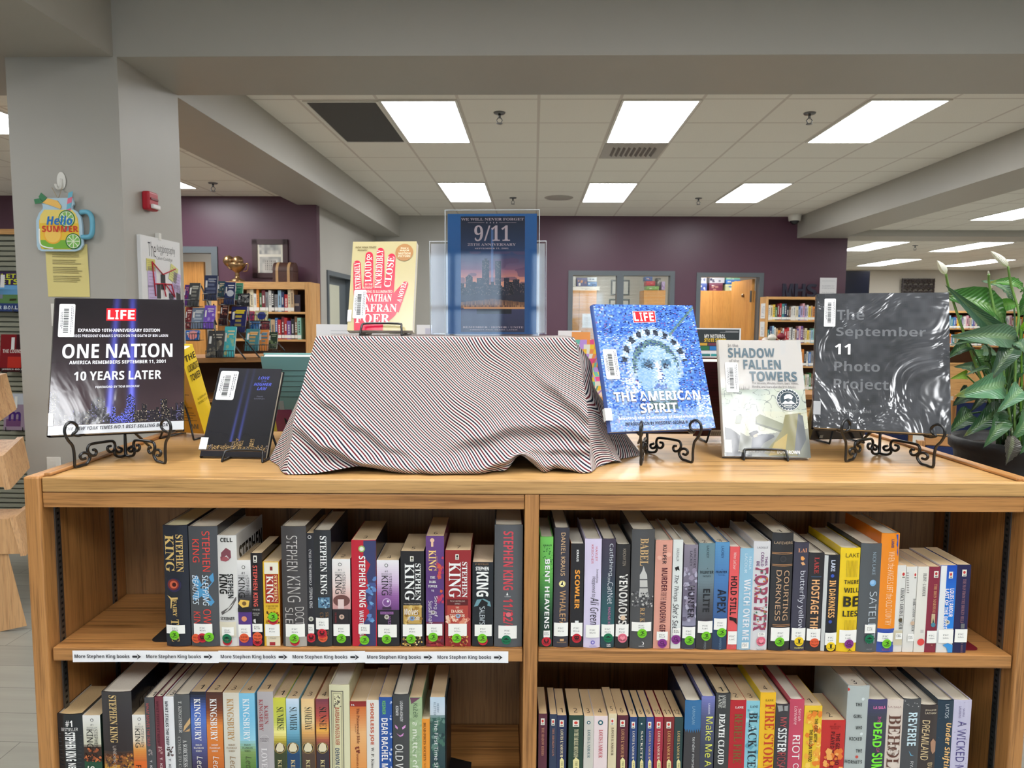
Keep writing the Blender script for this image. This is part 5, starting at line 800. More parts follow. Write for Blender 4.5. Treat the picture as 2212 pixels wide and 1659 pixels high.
def western(x0, x1, y, col, tx, desc, num=None, auth='LOUIS L′AMOUR', tc=(206, 176, 110), kind='roo', tag_=True, x2=None):
    w = x1 - x0; it = []
    if kind == 'roo': it += ROO(x0 + w * .28, x0 + w * .72, y + 38)
    if kind == 'dot': it += [('o', x0 + w * .5, y + 55, w * .2, (40, 96, 110) if col[0] < 230 or col[2] < 225 else (190, 60, 66)), ('o', x0 + w * .5, y + 55, w * .1, (232, 228, 216))]
    it += [('d', auth, x0 + w * .36, y + 118, x0 + w * .66, y + 365, tc, 's')]
    if tag_: it += [('p', [(x0 + w * .3, y + 390), (x0 + w * .5, y + 365), (x0 + w * .72, y + 390), (x0 + w * .72, y + 640), (x0 + w * .3, y + 640)], (232, 222, 160)), ('d', 'THE SACKETTS', x0 + w * .42, y + 400, x0 + w * .6, y + 560, (90, 80, 50), 's')]
    U4('H', x0, x1, y, 'p', col, it, desc, num=num, page=(206, 178, 138), dep=.11)
western(176, 252, 500, (92, 44, 60), '', 'maroon paperback beside the centre divider on the lower right shelf', None, 'THE SHADOW RIDERS', (190, 130, 110), tag_=False)
western(274, 338, 505, (46, 58, 84), '', 'dusky navy paperback with copper lettering and a small photo', None, 'THE BROKEN GUN', (170, 120, 100), tag_=False)
western(340, 424, 515, (38, 48, 84), '', 'navy western with cream tag, hand numbered one', '1', tc=(226, 214, 176))
western(444, 572, 515, (40, 66, 54), '', 'dark green western, widest of the numbered ones, numbered two', '2', 'TO THE FAR BLUE MOUNTAINS', (226, 220, 180))
western(578, 664, 520, (206, 202, 192), '', 'pale grey western with teal lettering, numbered three', '3', kind='dot', tc=(80, 110, 116), tag_=False)
western(666, 786, 520, (232, 214, 214), '', 'pale pink western with red lettering, numbered four', '4', kind='dot', tc=(190, 70, 80), tag_=False)
western(794, 866, 500, (222, 208, 172), '', 'cream western with brown logo, numbered five', '5', tc=(90, 70, 54), tag_=False)
western(872, 968, 515, (88, 36, 50), '', 'deep maroon western with gold lettering, numbered six', '6', tc=(206, 150, 110))
western(982, 1048, 530, (46, 70, 120), '', 'mid blue western with white lettering, numbered seven', '7', tc=(226, 220, 206))
western(1056, 1121, 530, (30, 64, 74), '', 'dark teal western with a gold disc, numbered eight', '8', 'SACKETT', (226, 220, 206), kind='dot')
western(1126, 1193, 530, (62, 74, 136), '', 'violet blue western, numbered nine', '9', tc=(206, 180, 140))
western(1202, 1277, 530, (166, 46, 66), '', 'bright red western, numbered ten', '10', tc=(232, 214, 190))
western(1284, 1373, 530, (126, 40, 44), '', 'brick red western, numbered eleven', '11', tc=(222, 170, 110))
western(1376, 1452, 530, (36, 62, 64), '', 'dark green western with worn corner, numbered twelve', '12', tc=(206, 180, 120), kind='')
U4('H', 1466, 1610, 380, 'h', (60, 60, 64), [('r', 1466, 380, 1610, 630, (50, 110, 160)), *[('p', [(1470 + 20 * q, 625), (1490 + 20 * q, 625), (1480 + 20 * q, 660)], (50, 110, 160)) for q in range(7)], ('d', 'LANAGAN', 1532, 425, 1558, 582, (140, 180, 206)), ('d', 'tender morsels', 1530, 695, 1556, 1000, (206, 206, 206))], 'blue topped charcoal book with a zigzag edge', bands=[(380, (50, 112, 164)), (628, (50, 112, 164)), (630, (62, 60, 64)), (1400, (62, 60, 64))], back=(36, 44, 66))
U4('H', 1612, 1730, 345, 'h', (92, 98, 156), [('d', 'LANDERS', 1676, 402, 1692, 496, (206, 206, 226), 'b'), ('d', 'Make Me A', 1650, 520, 1715, 960, (220, 222, 90), ''), ('d', 'Monster', 1650, 985, 1715, 1250, (220, 222, 90), '')], 'periwinkle book with yellow handwritten title', bands=[(345, (120, 124, 190)), (520, (84, 90, 130)), (800, (60, 66, 84)), (1300, (54, 58, 76))], grad=True)
U4('H', 1740, 1866, 315, 'h', (58, 60, 62), [('d', 'ANDREW', 1800, 325, 1832, 442, (196, 196, 190), 's'), ('d', 'LANE', 1768, 330, 1798, 442, (196, 196, 190), 'bs'), ('d', 'DEATH CLOUD', 1766, 492, 1818, 938, WHT, 'Bs')], 'charcoal book with heavy white slab letters, numbered one', num='1', page=(206, 188, 154))
U4('H', 1866, 2006, 380, 'p', (182, 34, 46), [('h', 'LANE', 1918, 430, 1990, 450, WHT, 's'), ('d', 'REBEL FIRE', 1905, 495, 1975, 935, (120, 96, 50), 'bs')], 'crimson book with bronze serif lettering, numbered two', num='2', dep=.145)
U4('H', 2006, 2126, 385, 'p', (136, 196, 210), [('h', 'LANE', 2050, 424, 2120, 444, (40, 60, 70), 's'), ('n', 2010, 460, 2120, 1100, [(170, 216, 226), (96, 160, 180)], 30, 30), ('d', 'BLACK ICE', 2030, 485, 2106, 975, (34, 44, 54), 's')], 'icy blue book with dark serif lettering, numbered three', num='3', dep=.145)
U4('I', 0, 128, 295, 'p', (238, 186, 36), [('h', 'LANE', 52, 348, 120, 366, (110, 80, 20), 's'), ('d', 'FIRE STORM', 38, 385, 120, 970, (196, 60, 34), 'bs')], 'golden yellow book with big red serif lettering, numbered four', num='4', dep=.145, back=(236, 206, 30))
U4('I', 130, 244, 390, 'h', (60, 56, 62), [('p', [(150, 400), (190, 395), (195, 440), (160, 450)], (150, 150, 150)), ('p', [(205, 400), (238, 400), (235, 445), (205, 440)], (150, 150, 150)), ('d', 'MY', 172, 495, 224, 580, (190, 80, 84)), ('d', 'SISTER', 150, 585, 224, 785, (226, 226, 226), 'b'), ('d', 'ROSA', 145, 790, 214, 925, (166, 70, 74))], 'black and white book with white moths at its head')
U4('I', 246, 366, 350, 'h', (196, 70, 96), [('d', 'Sarah', 322, 420, 346, 525, (240, 200, 206), 'i'), ('d', 'Lariviere', 288, 400, 314, 555, (240, 200, 206), 'i'), ('d', 'RIOT', 272, 645, 334, 845, WHT, ''), ('o', 300, 900, 26, WHT), ('o', 300, 900, 20, (196, 70, 96)), ('d', 'ACT', 268, 930, 320, 1100, WHT)], 'raspberry pink book with scratchy white letters', page=(222, 214, 200))
U4('I', 368, 516, 405, 'p', (236, 196, 50), [('h', '#1 NATIONAL', 415, 440, 495, 458, (60, 44, 20), 'b'), ('h', 'BESTSELLER', 412, 464, 496, 480, (60, 44, 20), 'b'), ('n', 390, 420, 515, 1000, [(232, 130, 40), (240, 170, 60), (246, 206, 90)], 40, 40), ('d', 'THE GIRL WITH', 458, 508, 486, 704, (60, 40, 24), 'b'), ('d', 'THE DRAGON TATTOO', 412, 600, 440, 868, (60, 40, 24), 'b')], 'yellow flame patterned paperback with dark lettering', num='1', dep=.13, back=(226, 214, 40))
U4('I', 512, 712, 525, 'p', (194, 46, 44), [('h', '#1', 626, 548, 640, 564, (90, 20, 24)), ('h', 'NEW YORK TIMES', 588, 570, 680, 582, (90, 20, 24)), ('h', 'BESTSELLER', 600, 586, 662, 598, (90, 20, 24)), ('d', 'THE GIRL WHO', 634, 632, 668, 895, (70, 20, 24), 'b'), ('d', 'PLAYED WITH FIRE', 590, 618, 622, 960, (70, 20, 24), 'b'), ('n', 540, 780, 700, 1000, [(226, 120, 50), (240, 170, 90)], 20, 40)], 'thick low red paperback with dark red lettering', num='2', dep=.11)
U4('I', 724, 904, 235, 'h', (178, 186, 184), [('o', 742, 265, 14, (196, 60, 50)), ('o', 860, 340, 14, (214, 222, 222)), ('o', 846, 630, 14, (214, 222, 222)), ('o', 806, 820, 14, (200, 80, 70)), *[('h', w, 848 - len(w) * 17, y, 850, y + 28, (60, 66, 66), 'b') for w, y in (('THE', 370), ('GIRL', 468), ('WHO', 562), ('KICKED', 656), ('THE', 755), ('HORNET′S', 848), ('NEST', 945))]], 'tall pale grey book with one word per line and dots', num='3', page=(226, 220, 204))
U4('I', 886, 1060, 350, 'h', (64, 66, 84), [('h', 'LA SALA', 948, 398, 1050, 424, (226, 120, 180), 'b'), ('d', 'THE', 980, 485, 1008, 535, (200, 90, 150), 'i'), ('d', 'DEAD', 942, 535, 1016, 740, (120, 230, 60), 'B'), ('d', 'OF', 968, 745, 994, 785, (200, 90, 150), 'i'), ('d', 'SUMMER', 924, 788, 1016, 1100, (120, 230, 60), 'B')], 'dark book with neon green bold letters', bands=[(350, (66, 64, 110)), (500, (60, 64, 78)), (1200, (50, 56, 60))], grad=True, page=(228, 220, 200))
U4('I', 1052, 1192, 350, 'h', (216, 202, 190), [('h', 'LA SALA', 1075, 400, 1184, 416, (150, 110, 110)), ('d', 'BEHOLD', 1064, 475, 1168, 1000, (96, 60, 50), 's'), ('n', 1065, 700, 1165, 800, [(220, 210, 200), (130, 110, 100)], 16, 18)], 'blush cream book with large brown serif letters', page=(222, 212, 190))
U4('I', 1186, 1336, 345, 'h', (72, 74, 78), [('n', 1210, 360, 1330, 410, [(190, 190, 190)], 8, 6), ('d', 'REVERIE', 1234, 455, 1308, 730, (200, 222, 230), 'b'), ('p', [(1240, 770), (1262, 805), (1285, 815), (1255, 812)], (110, 180, 214)), ('d', 'RYAN LA SALA', 1244, 858, 1270, 1150, (206, 206, 206))], 'grey book with pale blue title and a tiny bird')
U4('I', 1332, 1482, 395, 'h', (58, 50, 50), [('h', 'JENNIFER', 1380, 428, 1474, 444, (222, 206, 180)), ('h', 'LATHAM', 1380, 450, 1472, 466, (222, 206, 180)), ('d', 'DREAMLAND', 1350, 520, 1408, 850, (222, 196, 150)), ('p', [(1420, 700), (1445, 670), (1470, 700), (1465, 780), (1440, 800), (1425, 770)], (170, 130, 104)), ('d', 'BURNING', 1390, 870, 1430, 1100, (222, 196, 150))], 'dark brown book with a face and tan letters')
U4('I', 1474, 1612, 355, 'h', (28, 52, 70), [('d', 'LATOS', 1546, 385, 1576, 500, (206, 214, 220)), ('d', 'Under Shifting Stars', 1520, 540, 1584, 1150, (236, 190, 120), 'bi'), ('n', 1480, 380, 1600, 1000, [(70, 100, 120)], 14, 4)], 'deep blue book with golden script title')
U4('I', 1606, 1758, 355, 'h', (196, 192, 216), [('d', 'SASHA', 1690, 418, 1708, 490, (110, 100, 140)), ('d', 'LAURENS', 1660, 400, 1678, 500, (110, 100, 140)), ('d', 'A WICKED MAGIC', 1632, 525, 1705, 1120, (70, 60, 120), ''), ('n', 1620, 360, 1740, 1000, [(90, 86, 120)], 26, 4)], 'pale lilac book with purple title, beside the teal bookend')

# bookends
def bookend(name_lb, x, ysp, zb, h, dep, base, sgn, col, rnd=.03, topf=None):
    t = thing('bookend', name_lb, 'bookend', WM(x, ysp, zb + .0006), 'metal bookends on the shelves'); mt = 'satin'
    b = MB(); pts = [(0, 0)] + [(0 + rnd * (1 - math.cos(a)), h - rnd + rnd * math.sin(a)) for a in [k * math.pi / 16 for k in range(9)]] + [(dep - rnd * (1 - math.cos(a)), h - rnd + rnd * math.sin(a)) for a in [math.pi / 2 - k * math.pi / 16 for k in range(9)]] + [(dep, 0)]
    for xx in (0, .0016): b.face([(xx, y, z) for y, z in (pts if xx else pts[::-1])], col, mt)
    n = len(pts)
    for i in range(n): (ya, za), (yb, zb_) = pts[i], pts[(i + 1) % n]; b.face([(0, ya, za), (0, yb, zb_), (.0016, yb, zb_), (.0016, ya, za)], col, mt)
    b.build('upright', t)
    b = MB(); r = min(.02, base * .4); pts = [(0, .0), (sgn * (base - r), .0)] + [(sgn * (base - r + r * math.sin(a)), r - r * math.cos(a)) for a in [k * math.pi / 12 for k in range(1, 7)]] + [(sgn * base, dep * .8), (0, dep * .95)]
    for z in (0, .0014): b.face([(px, py, z) for px, py in (pts if (z > 0) == (sgn > 0) else pts[::-1])], col, mt)
    n = len(pts)
    for i in range(n): (xa, ya), (xb, yb) = pts[i], pts[(i + 1) % n]; b.face([(xa, ya, 0), (xb, yb, 0), (xb, yb, .0014), (xa, ya, .0014)], col, mt)
    b.build('foot', t)
bookend('black bookend left of the thick navy book on the upper left shelf', atY(356, 1350, 1.42).x - .0025, 1.43, Z1L, .13, .12, .035, -1, (30, 30, 32))
bookend('dark red bookend right of the navy paperback on the upper right shelf', atY(2092, 1350, 1.42).x, 1.425, Z1R1 + .001, .125, .11, .032, 1, (110, 24, 34), .02)
bookend('tall black bookend ending the row on the lower left shelf', atY(962, 1600, 1.42).x, 1.43, Z2, .2, .13, .05, 1, (26, 26, 28))
bookend('dark teal bookend closing the lower right shelf', atY(2091.5, 1600, 1.42).x, 1.424, Z2 - .0115, .195, .14, .03, 1, (30, 70, 66), .04)
# paper strips on the shelf front
xs0 = [atY(x, 1420, BY0).x for x in (155, 471, 788, 1098)]
for i, nm in enumerate(('left', 'middle', 'right')):
    a, c = xs0[i], xs0[i + 1]; zt, zb = atY(620, 1408, BY0).z, atY(620, 1433, BY0).z
    b = MB(); W_ = c - a; H_ = zt - zb
    b.grid(lambda u, v: (W_ * u, -.0006 - .0005 * math.sin(u * 9 + i), H_ * v + .0008 * math.sin(u * 5 + i * 2)), 12, 1, (244, 244, 246), 'sticker')
    for k in range(2):
        x0 = W_ * (.015 + .49 * k); b.text('More Stephen King books', lambda u, v: (x0 + W_ * .375 * u, -.0016, H_ * (.28 + .42 * v)), (46, 46, 50), 'sticker', 'b')
        ax = x0 + W_ * .395; b.face([(ax, -.0016, H_ * .42), (ax + W_ * .034, -.0016, H_ * .42), (ax + W_ * .034, -.0016, H_ * .6), (ax, -.0016, H_ * .6)], (46, 46, 50), 'sticker')
        b.face([(ax + W_ * .03, -.0018, H_ * .26), (ax + W_ * .06, -.0018, H_ * .51), (ax + W_ * .03, -.0018, H_ * .76), (ax + W_ * .042, -.0018, H_ * .51)], (46, 46, 50), 'sticker')
    single('paper_strip', b, 'white printed paper strip with arrows, %s one of three on the shelf edge' % nm, 'sign', WM(a, BY0 + .0036, zb), 'paper strips on the shelf edge')
# ------------------------------------------------------------------ cloth-covered riser
CX0, CX1, CYF, CYB, CZ = -.418, .158, 1.585, 1.87, 1.4615
def hsh(x, y): return math.sin(x * 12.9898 + y * 78.233) * 43758.5453 % 1
def lerp(a, b, t): return a + (b - a) * t
def cloth():
    b = MB(); ZB = TOP + .0015
    FLt, FRt, BRt, BLt = (CX0, CYF), (CX1, CYF), (CX1, CYB), (CX0, CYB)
    FLb, FRb, RMb, BRb, BLb = (-.4424, 1.432), (.185, 1.478), (.305, 1.655), (.29, 1.95), (-.54, 1.95)
    LMb = (-.535, 1.65)
    def front(u, v):
        s = u; t = 1 - v
        xt = lerp(FLt[0], FRt[0], s); yt = CYF
        xb = lerp(FLb[0], FRb[0], s); yb = lerp(FLb[1], FRb[1], s) + .012 * math.sin(s * 7 + .5) * s
        f = t ** 1.25
        x = lerp(xt, xb, f) ; y = lerp(yt, yb, f); z = lerp(CZ, ZB, t)
        r = .014
        if t < .05: z = CZ - (CZ - ZB) * t - r * .0; y += r * (1 - t / .05) ** 2 * .6
        x -= .006 * math.sin(math.pi * t) * math.exp(-(s / .12) ** 2) * 2
        x += .012 * math.sin(math.pi * t) * math.exp(-((1 - s) / .2) ** 2)
        # sagging folds near the hem
        for pts, w, a in (([(0, .66), (.12, .8), (.26, .93), (.45, .965), (.62, .95), (.76, .90), (.84, .93), (1, .99)], .045, .020), ([(.5, .8), (.62, .74), (.75, .66), (.9, .66), (1, .74)], .05, .012), ([(.0, .3), (.1, .5), (.2, .66), (.34, .82), (.5, .99)], .035, .007), ([(.8, .2), (.88, .36), (.95, .5), (1, .6)], .05, .009), ([(.6, .97), (.7, .9), (.8, .84), (1, .84)], .035, .01)):
            tc = pts[-1][1]
            for (sa, ta), (sb, tb) in zip(pts, pts[1:]):
                if sa <= s <= sb:
                    q = (s - sa) / (sb - sa); q = q * q * (3 - 2 * q); tc = ta + (tb - ta) * q; break
            if s < pts[0][0]: continue
            env = min(1, (s - pts[0][0]) / .12 + (0.25 if pts[0][0] == 0 else 0))
            d = (t - tc) / w
            y -= a * env * math.exp(-d * d); y += a * .7 * env * math.exp(-((d - 1.9) / .9) ** 2)
        # gathered pleats at the right-hand foot
        g = math.exp(-((s - .82) / .13) ** 2) * max(0, (t - .8) / .2)
        y += .010 * g * math.sin(s * 95); z += .012 * max(0, g) * (1 + math.sin(s * 50)) * .5
        z += .028 * math.exp(-((s - .76) / .035) ** 2) * max(0, (t - .86) / .14)
        z += .012 * math.exp(-((s - .22) / .10) ** 2) * max(0, (t - .9) / .1)
        y += .0022 * math.sin(s * 23 + t * 9) * t
        return (x, y, max(z, ZB))
    def dist(t): return .325 * t
    def wob(u, v): return .0025 * math.sin(u * 9 + v * 5) * (1 - v) + .02 * math.exp(-((u - .93) / .09) ** 2) * math.sin((1 - v) * 8) + .010 * math.exp(-((1 - v - .86) / .10) ** 2) * math.sin(u * 11) + .014 * math.exp(-((u - .86) / .16) ** 2) * math.exp(-((1 - v - .62) / .2) ** 2)
    b.grid(front, 150, 90, m='cloth', uvf=lambda u, v: (lerp(CX0, CX1, u) * 1.05 + wob(u, v), -dist(1 - v) + wob(u + .3, v)))
    def left(u, v):     # u 0 back .. 1 front
        t = 1 - v; f = t ** 1.15
        if u < .7: q = u / .7; xb, yb = lerp(BLb[0], LMb[0], q), lerp(BLb[1], LMb[1], q)
        else: q = (u - .7) / .3; xb, yb = lerp(LMb[0], FLb[0], q ** 1.4), lerp(LMb[1], FLb[1], q)
        x = lerp(CX0, xb, f); y = lerp(lerp(CYB, CYF, u), yb, f); z = lerp(CZ, ZB, t)
        x += .012 * t * math.sin(u * 30) * math.sin(math.pi * u)
        if u > .98: return front(0, v)
        return (x, y, z)
    b.grid(left, 60, 60, m='cloth', uvf=lambda u, v: (CX0 - .3 * (1 - v), lerp(CYB - CYF, 0, u) - .08 * (1 - v) * u))
    def right(u, v):    # u 0 front .. 1 back
        t = 1 - v; f = t ** 1.3
        if u < .55: q = u / .55; xb, yb = lerp(FRb[0], RMb[0], q), lerp(FRb[1], RMb[1], q)
        else: q = (u - .55) / .45; xb, yb = lerp(RMb[0], BRb[0], q), lerp(RMb[1], BRb[1], q)
        x = lerp(CX1, xb, f); y = lerp(lerp(CYF, CYB, u), yb, f); z = lerp(CZ, ZB, t)
        a = math.sin(math.pi * min(1, u * 1.1)) if u < .9 else 0
        x += .022 * a * (.15 + t) * math.sin(u * 21 + t * 2.2); y += .016 * a * t * math.sin(u * 17 + 1 + 3 * t)
        x += .028 * a * math.exp(-((t - .22) / .16) ** 2)
        if u < .02: return front(1, v)
        return (x, y, max(ZB, z + .008 * a * t * math.sin(u * 34)))
    b.grid(right, 70, 60, m='cloth', uvf=lambda u, v: (CX1 * 1.05 + .3 * (1 - v) + .03 * math.sin(u * 9 + v * 6), lerp(0, CYB - CYF, u) + .05 * math.sin(u * 12) * (1 - v)))
    def back(u, v): 
        t = 1 - v; f = t ** 1.2; q = u; return (lerp(lerp(CX1, CX0, q), lerp(BRb[0], BLb[0], q), f), lerp(CYB, 1.95, f) + .008 * t * math.sin(q * 40), lerp(CZ, ZB, t))
    b.grid(back, 60, 30, m='cloth', uvf=lambda u, v: (lerp(CX1, CX0, u), .3 + .3 * (1 - v)))
    def top(u, v):
        y = lerp(CYF, CYB, v); x = lerp(CX0, CX1, u)
        if v < .02: return front(u, 1)
        return (x, y, CZ + .0005 * math.sin(u * 25) * math.sin(v * 9) * (1 if .05 < u < .95 else 0))
    b.grid(top, 150, 20, m='cloth', uvf=lambda u, v: (lerp(CX0, CX1, u) * 1.05, lerp(0, CYB - CYF, v)))
    return b
o = single('display_cloth', cloth(), 'striped red, white and navy cloth draped over a box on the bookcase', 'cloth', WM())

# ------------------------------------------------------------------ books on display
ZOOM = {'b60': (60, 620, .26220), 'z38': (380, 560, .15671), 'z70': (700, 420, .24714), 'z122': (1220, 620, .25316), 'z170': (1700, 480, .34973)}
class Disp:
    """a book or sign standing on its lower edge, leaning back; local x right, z up the face, y into it"""
    def __init__(s, name, label, cat, o, yaw, tilt, roll, w, h, t, zoom, group=None):
        s.B = Matrix.Rotation(yaw * RAD, 3, 'Z') @ Matrix.Rotation(-tilt * RAD, 3, 'X') @ Matrix.Rotation(roll * RAD, 3, 'Y')
        s.o = Vector(o); s.w, s.h, s.t, s.zm = w, h, t, zoom
        M = s.B.to_4x4(); M.translation = s.o
        s.root = thing(name, label, cat, M, group); s.k = 0
    def loc(s, X, Y):
        ox, oy, sc = ZOOM[s.zm]; d = ray(ox + X * sc, oy + Y * sc); n = s.B.col[1]
        p = CAMP + d * ((s.o - CAMP).dot(n) / d.dot(n)); q = s.B.transposed() @ (p - s.o); return q.x, q.z
    def rect(s, x0, y0, x1, y1):
        xm, ym = (x0 + x1) / 2, (y0 + y1) / 2
        return s.loc(x0, ym)[0], s.loc(x1, ym)[0], s.loc(xm, y1)[1], s.loc(xm, y0)[1]
    def e(s): s.k += 1; return -.0003 - .00004 * s.k
    def T(s, b, t, x0, y0, x1, y1, c, st='', m='jacket', y=None, rot=0):
        a, d, z0, z1 = s.rect(x0, y0, x1, y1); e = s.e() if y is None else y
        b.text(t, lambda u, v: (a + (d - a) * u, e, z0 + (z1 - z0) * v), c, m, st)
    def Tr(s, b, t, pa, pb, hgt, c, st='', m='jacket'):
        """line of lettering from pixel pa to pixel pb (baseline), hgt in pixels"""
        xa, za = s.loc(*pa); xb, zb = s.loc(*pb); L = math.hypot(xb - xa, zb - za); ux, uz = (xb - xa) / L, (zb - za) / L; e = s.e()
        hh = abs(s.loc(pa[0], pa[1] - 50)[1] - za) / 50 * hgt
        b.text(t, lambda u, v: (xa + ux * L * u - uz * hh * v, e, za + uz * L * u + ux * hh * v), c, m, st)
    def R(s, b, x0, y0, x1, y1, c, m='jacket'):
        a, d, z0, z1 = s.rect(x0, y0, x1, y1); e = s.e(); b.face([(a, e, z0), (d, e, z0), (d, e, z1), (a, e, z1)], c, m)
    def P(s, b, pts, c, m='jacket'):
        e = s.e(); b.face([(lambda q: (q[0], e, q[1]))(s.loc(*p)) for p in pts], c, m)
    def O(s, b, x, y, r, c, m='jacket'):
        cx, cz = s.loc(x, y); rr = abs(s.loc(x + r, y)[0] - cx); e = s.e(); b.face([(cx + rr * math.cos(k * .2618), e, cz + rr * math.sin(k * .2618)) for k in range(24)], c, m)
    def cover(s, spine=(40, 40, 40), back=(40, 40, 40), th=.003, m='jacket', flush=.003, pages=(226, 218, 200), art=None, nx=2, nz=2, face=(40, 40, 40), round_=True):
        b = MB(); w, h, t = s.w, s.h, s.t
        if art: b.art(0, w, 0, h, 0, nx, nz, art, m)
        else: b.face([(0, 0, 0), (w, 0, 0), (w, 0, h), (0, 0, h)], face, m)
        # boards and spine
        fc = face if not art else spine
        b.face([(w, 0, 0), (w, th, 0), (w, th, h), (w, 0, h)], fc, m); b.face([(w, 0, h), (w, th, h), (0, th, h), (0, 0, h)], fc, m); b.face([(0, 0, 0), (0, th, 0), (w, th, 0), (w, 0, 0)], fc, m); b.face([(0, th, 0), (0, th, h), (w, th, h), (w, th, 0)], (214, 206, 190), 'paper')
        b.grid(lambda u, v: (-.004 * math.sin(math.pi * u) * round_, t * (1 - u), h * v), 6, 1, spine, m)
        b.box(0, w, t - th, t, 0, h, back, m)
        b.face([(0, th, h), (.002, th, h), (.002, t - th, h), (0, t - th, h)], spine, m)
        s.b = b; s.flush = flush; s.th = th; s.pages = pages
        return b
    def done(s, pages=True):
        s.b.build('cover', s.root)
        if pages:
            f = s.flush; b = MB(); b.box(.002, s.w - f, s.th + .0002, s.t - s.th - .0002, f * .9, s.h - f * .9, s.pages, 'pages'); b.build('page_block', s.root)
    def barcode(s, x0, y0, x1, y1, m='sticker', name='barcode_label'):
        """upright library label; bars run across"""
        a, d, z0, z1 = s.rect(x0, y0, x1, y1); e = -.0045 if False else -.0016; b = MB(); w = d - a; h = z1 - z0
        r = min(w, h) * .1; P = []
        for cx, cz, a0 in ((d - r, z0 + r, -90), (d - r, z1 - r, 0), (a + r, z1 - r, 90), (a + r, z0 + r, 180)): P += [(cx + r * math.cos((a0 + k * 22.5) * RAD), e, cz + r * math.sin((a0 + k * 22.5) * RAD)) for k in range(5)]
        b.face(P, (230, 230, 228), m); n = len(P)
        for i in range(n): p, q = P[i], P[(i + 1) % n]; b.face([p, (p[0], -.0009, p[2]), (q[0], -.0009, q[2]), q], (214, 214, 212), m)
        z = z0 + h * .12; rnd = random.Random(int(x0 + y0))
        while z < z1 - h * .16:
            k = rnd.choice((.0006, .0009, .0015, .002)); b.face([(a + w * .3, e - .0003, z), (a + w * .62, e - .0003, z), (a + w * .62, e - .0003, z + k), (a + w * .3, e - .0003, z + k)], (40, 40, 42), m); z += k + rnd.choice((.0006, .001, .0014))
        for f, l0, l1 in ((.76, .1, .9), (.86, .3, .9), (.12, .3, .7), (.2, .25, .75)):
            z = z0 + h * l0
            while z < z0 + h * l1: L = rnd.uniform(.002, .006); b.face([(a + w * f, e - .0003, z), (a + w * (f + .05), e - .0003, z), (a + w * (f + .05), e - .0003, z + L), (a + w * f, e - .0003, z + L)], (110, 110, 114), m); z += L + .0012
        b.build(name, s.root)
    def spine_label(s, x0, y0, x1, y1, c=(232, 232, 228)):
        a, d, z0, z1 = s.rect(x0, y0, x1, y1); b = MB(); e = -.0013
        b.face([(a, e, z0), (d, e, z0), (d, e, z1), (a, e, z1)], c, 'sticker'); b.face([(a, e, z0), (a, e, z1), (a - .0005, .012, z1), (a - .0005, .012, z0)], c, 'sticker'); b.build('spine_label', s.root)

def mixc(a, b, t): t = max(0, min(1, t)); return tuple(p + (q - p) * t for p, q in zip(a, b))
def sn(x, y, s=0):
    def h(i, j): v = math.sin(i * 127.1 + j * 311.7 + s * 74.7) * 43758.5453; return v - math.floor(v)
    i, j = math.floor(x), math.floor(y); f, g = x - i, y - j; f = f * f * (3 - 2 * f); g = g * g * (3 - 2 * g)
    return lerp(lerp(h(i, j), h(i + 1, j), f), lerp(h(i, j + 1), h(i + 1, j + 1), f), g)
# A: night skyline with twin beams
def art_skyline(u, v):
    c = mixc((22, 18, 24), (58, 43, 48), v * 1.1 + .25 * (sn(u * 4, v * 9) - .5))
    for x0, x1, k in ((.47, .425, .85), (.59, .60, 1.0)):
        x = lerp(x0, x1, v); d = abs(u - x) / .034
        if v < .92: c = mixc(c, (70, 78, 200), k * math.exp(-d * d * 1.4) * (.55 + .5 * v)); c = mixc(c, (150, 150, 240), k * .6 * math.exp(-(d * 2.2) ** 2) * v)
    r = random.Random(int(u * 46)); base = .80 + .09 * r.random()
    if .0 < u < .07: base = .70
    if .30 < u < .40: base = .74 + abs(u - .35) * .6
    if .56 < u < .62: base = .72 + abs(u - .585) * 1.2
    if .82 < u < .87: base = .77
    if .97 < u: base = .80
    if v > base and v < .935:
        c = mixc((22, 20, 26), (40, 34, 44), sn(u * 60, 1))
        if (int(u * 200) % 2 == 0) and (int(v * 240) % 2 == 0) and hsh(int(u * 200), int(v * 240)) > .5 + .4 * hsh(int(u * 46), 7): c = mixc((60, 54, 56), (206, 190, 150) if hsh(int(u * 46), 3) > .3 else (150, 150, 220), hsh(int(u * 200), int(v * 240) + 3))
        if .44 < u < .62 and hsh(int(u * 200), int(v * 240) + 9) > .62: c = (96, 104, 214)
    if v > .938: c = (190, 192, 196)
    return c
d = Disp('display_book', 'large glossy night skyline book with twin blue beams, leftmost on a scroll easel', 'book', (0, 0, 0), 0, 0, 0, 1, 1, 1, 'b60', 'books displayed on easels'); bpy.data.objects.remove(d.root)
K = 1.485 / 1.56
def scaled(x, y, z, k): return (x * k, y * k, 1.5 + (z - 1.5) * k)
d = Disp('display_book', 'large glossy night skyline book with twin blue beams, leftmost on a scroll easel', 'book', scaled(-1.0031, 1.56, 1.2397, K), 19.82, 23.81, -.21, .2730 * K, .3322 * K, .02, 'b60', 'books displayed on easels')
b = d.cover((36, 32, 40), (30, 28, 34), art=art_skyline, nx=200, nz=240, m='mylar')
d.R(b, 648, 178, 892, 278, (206, 28, 40), 'mylar'); m_ = 'mylar'
for ch, x0, x1 in (('L', 660, 712), ('I', 722, 748), ('F', 764, 812), ('E', 826, 880)): d.T(b, ch, x0, 192, x1, 266, (238, 238, 236), 'B', m_)
d.T(b, 'EXPANDED 10TH-ANNIVERSARY EDITION', 415, 344, 1088, 370, (222, 222, 226), 'b', m_); d.T(b, "INCLUDES PRESIDENT OBAMA'S SPEECH ON THE DEATH OF BIN LADEN", 312, 391, 1155, 413, (206, 206, 212), 'b', m_)
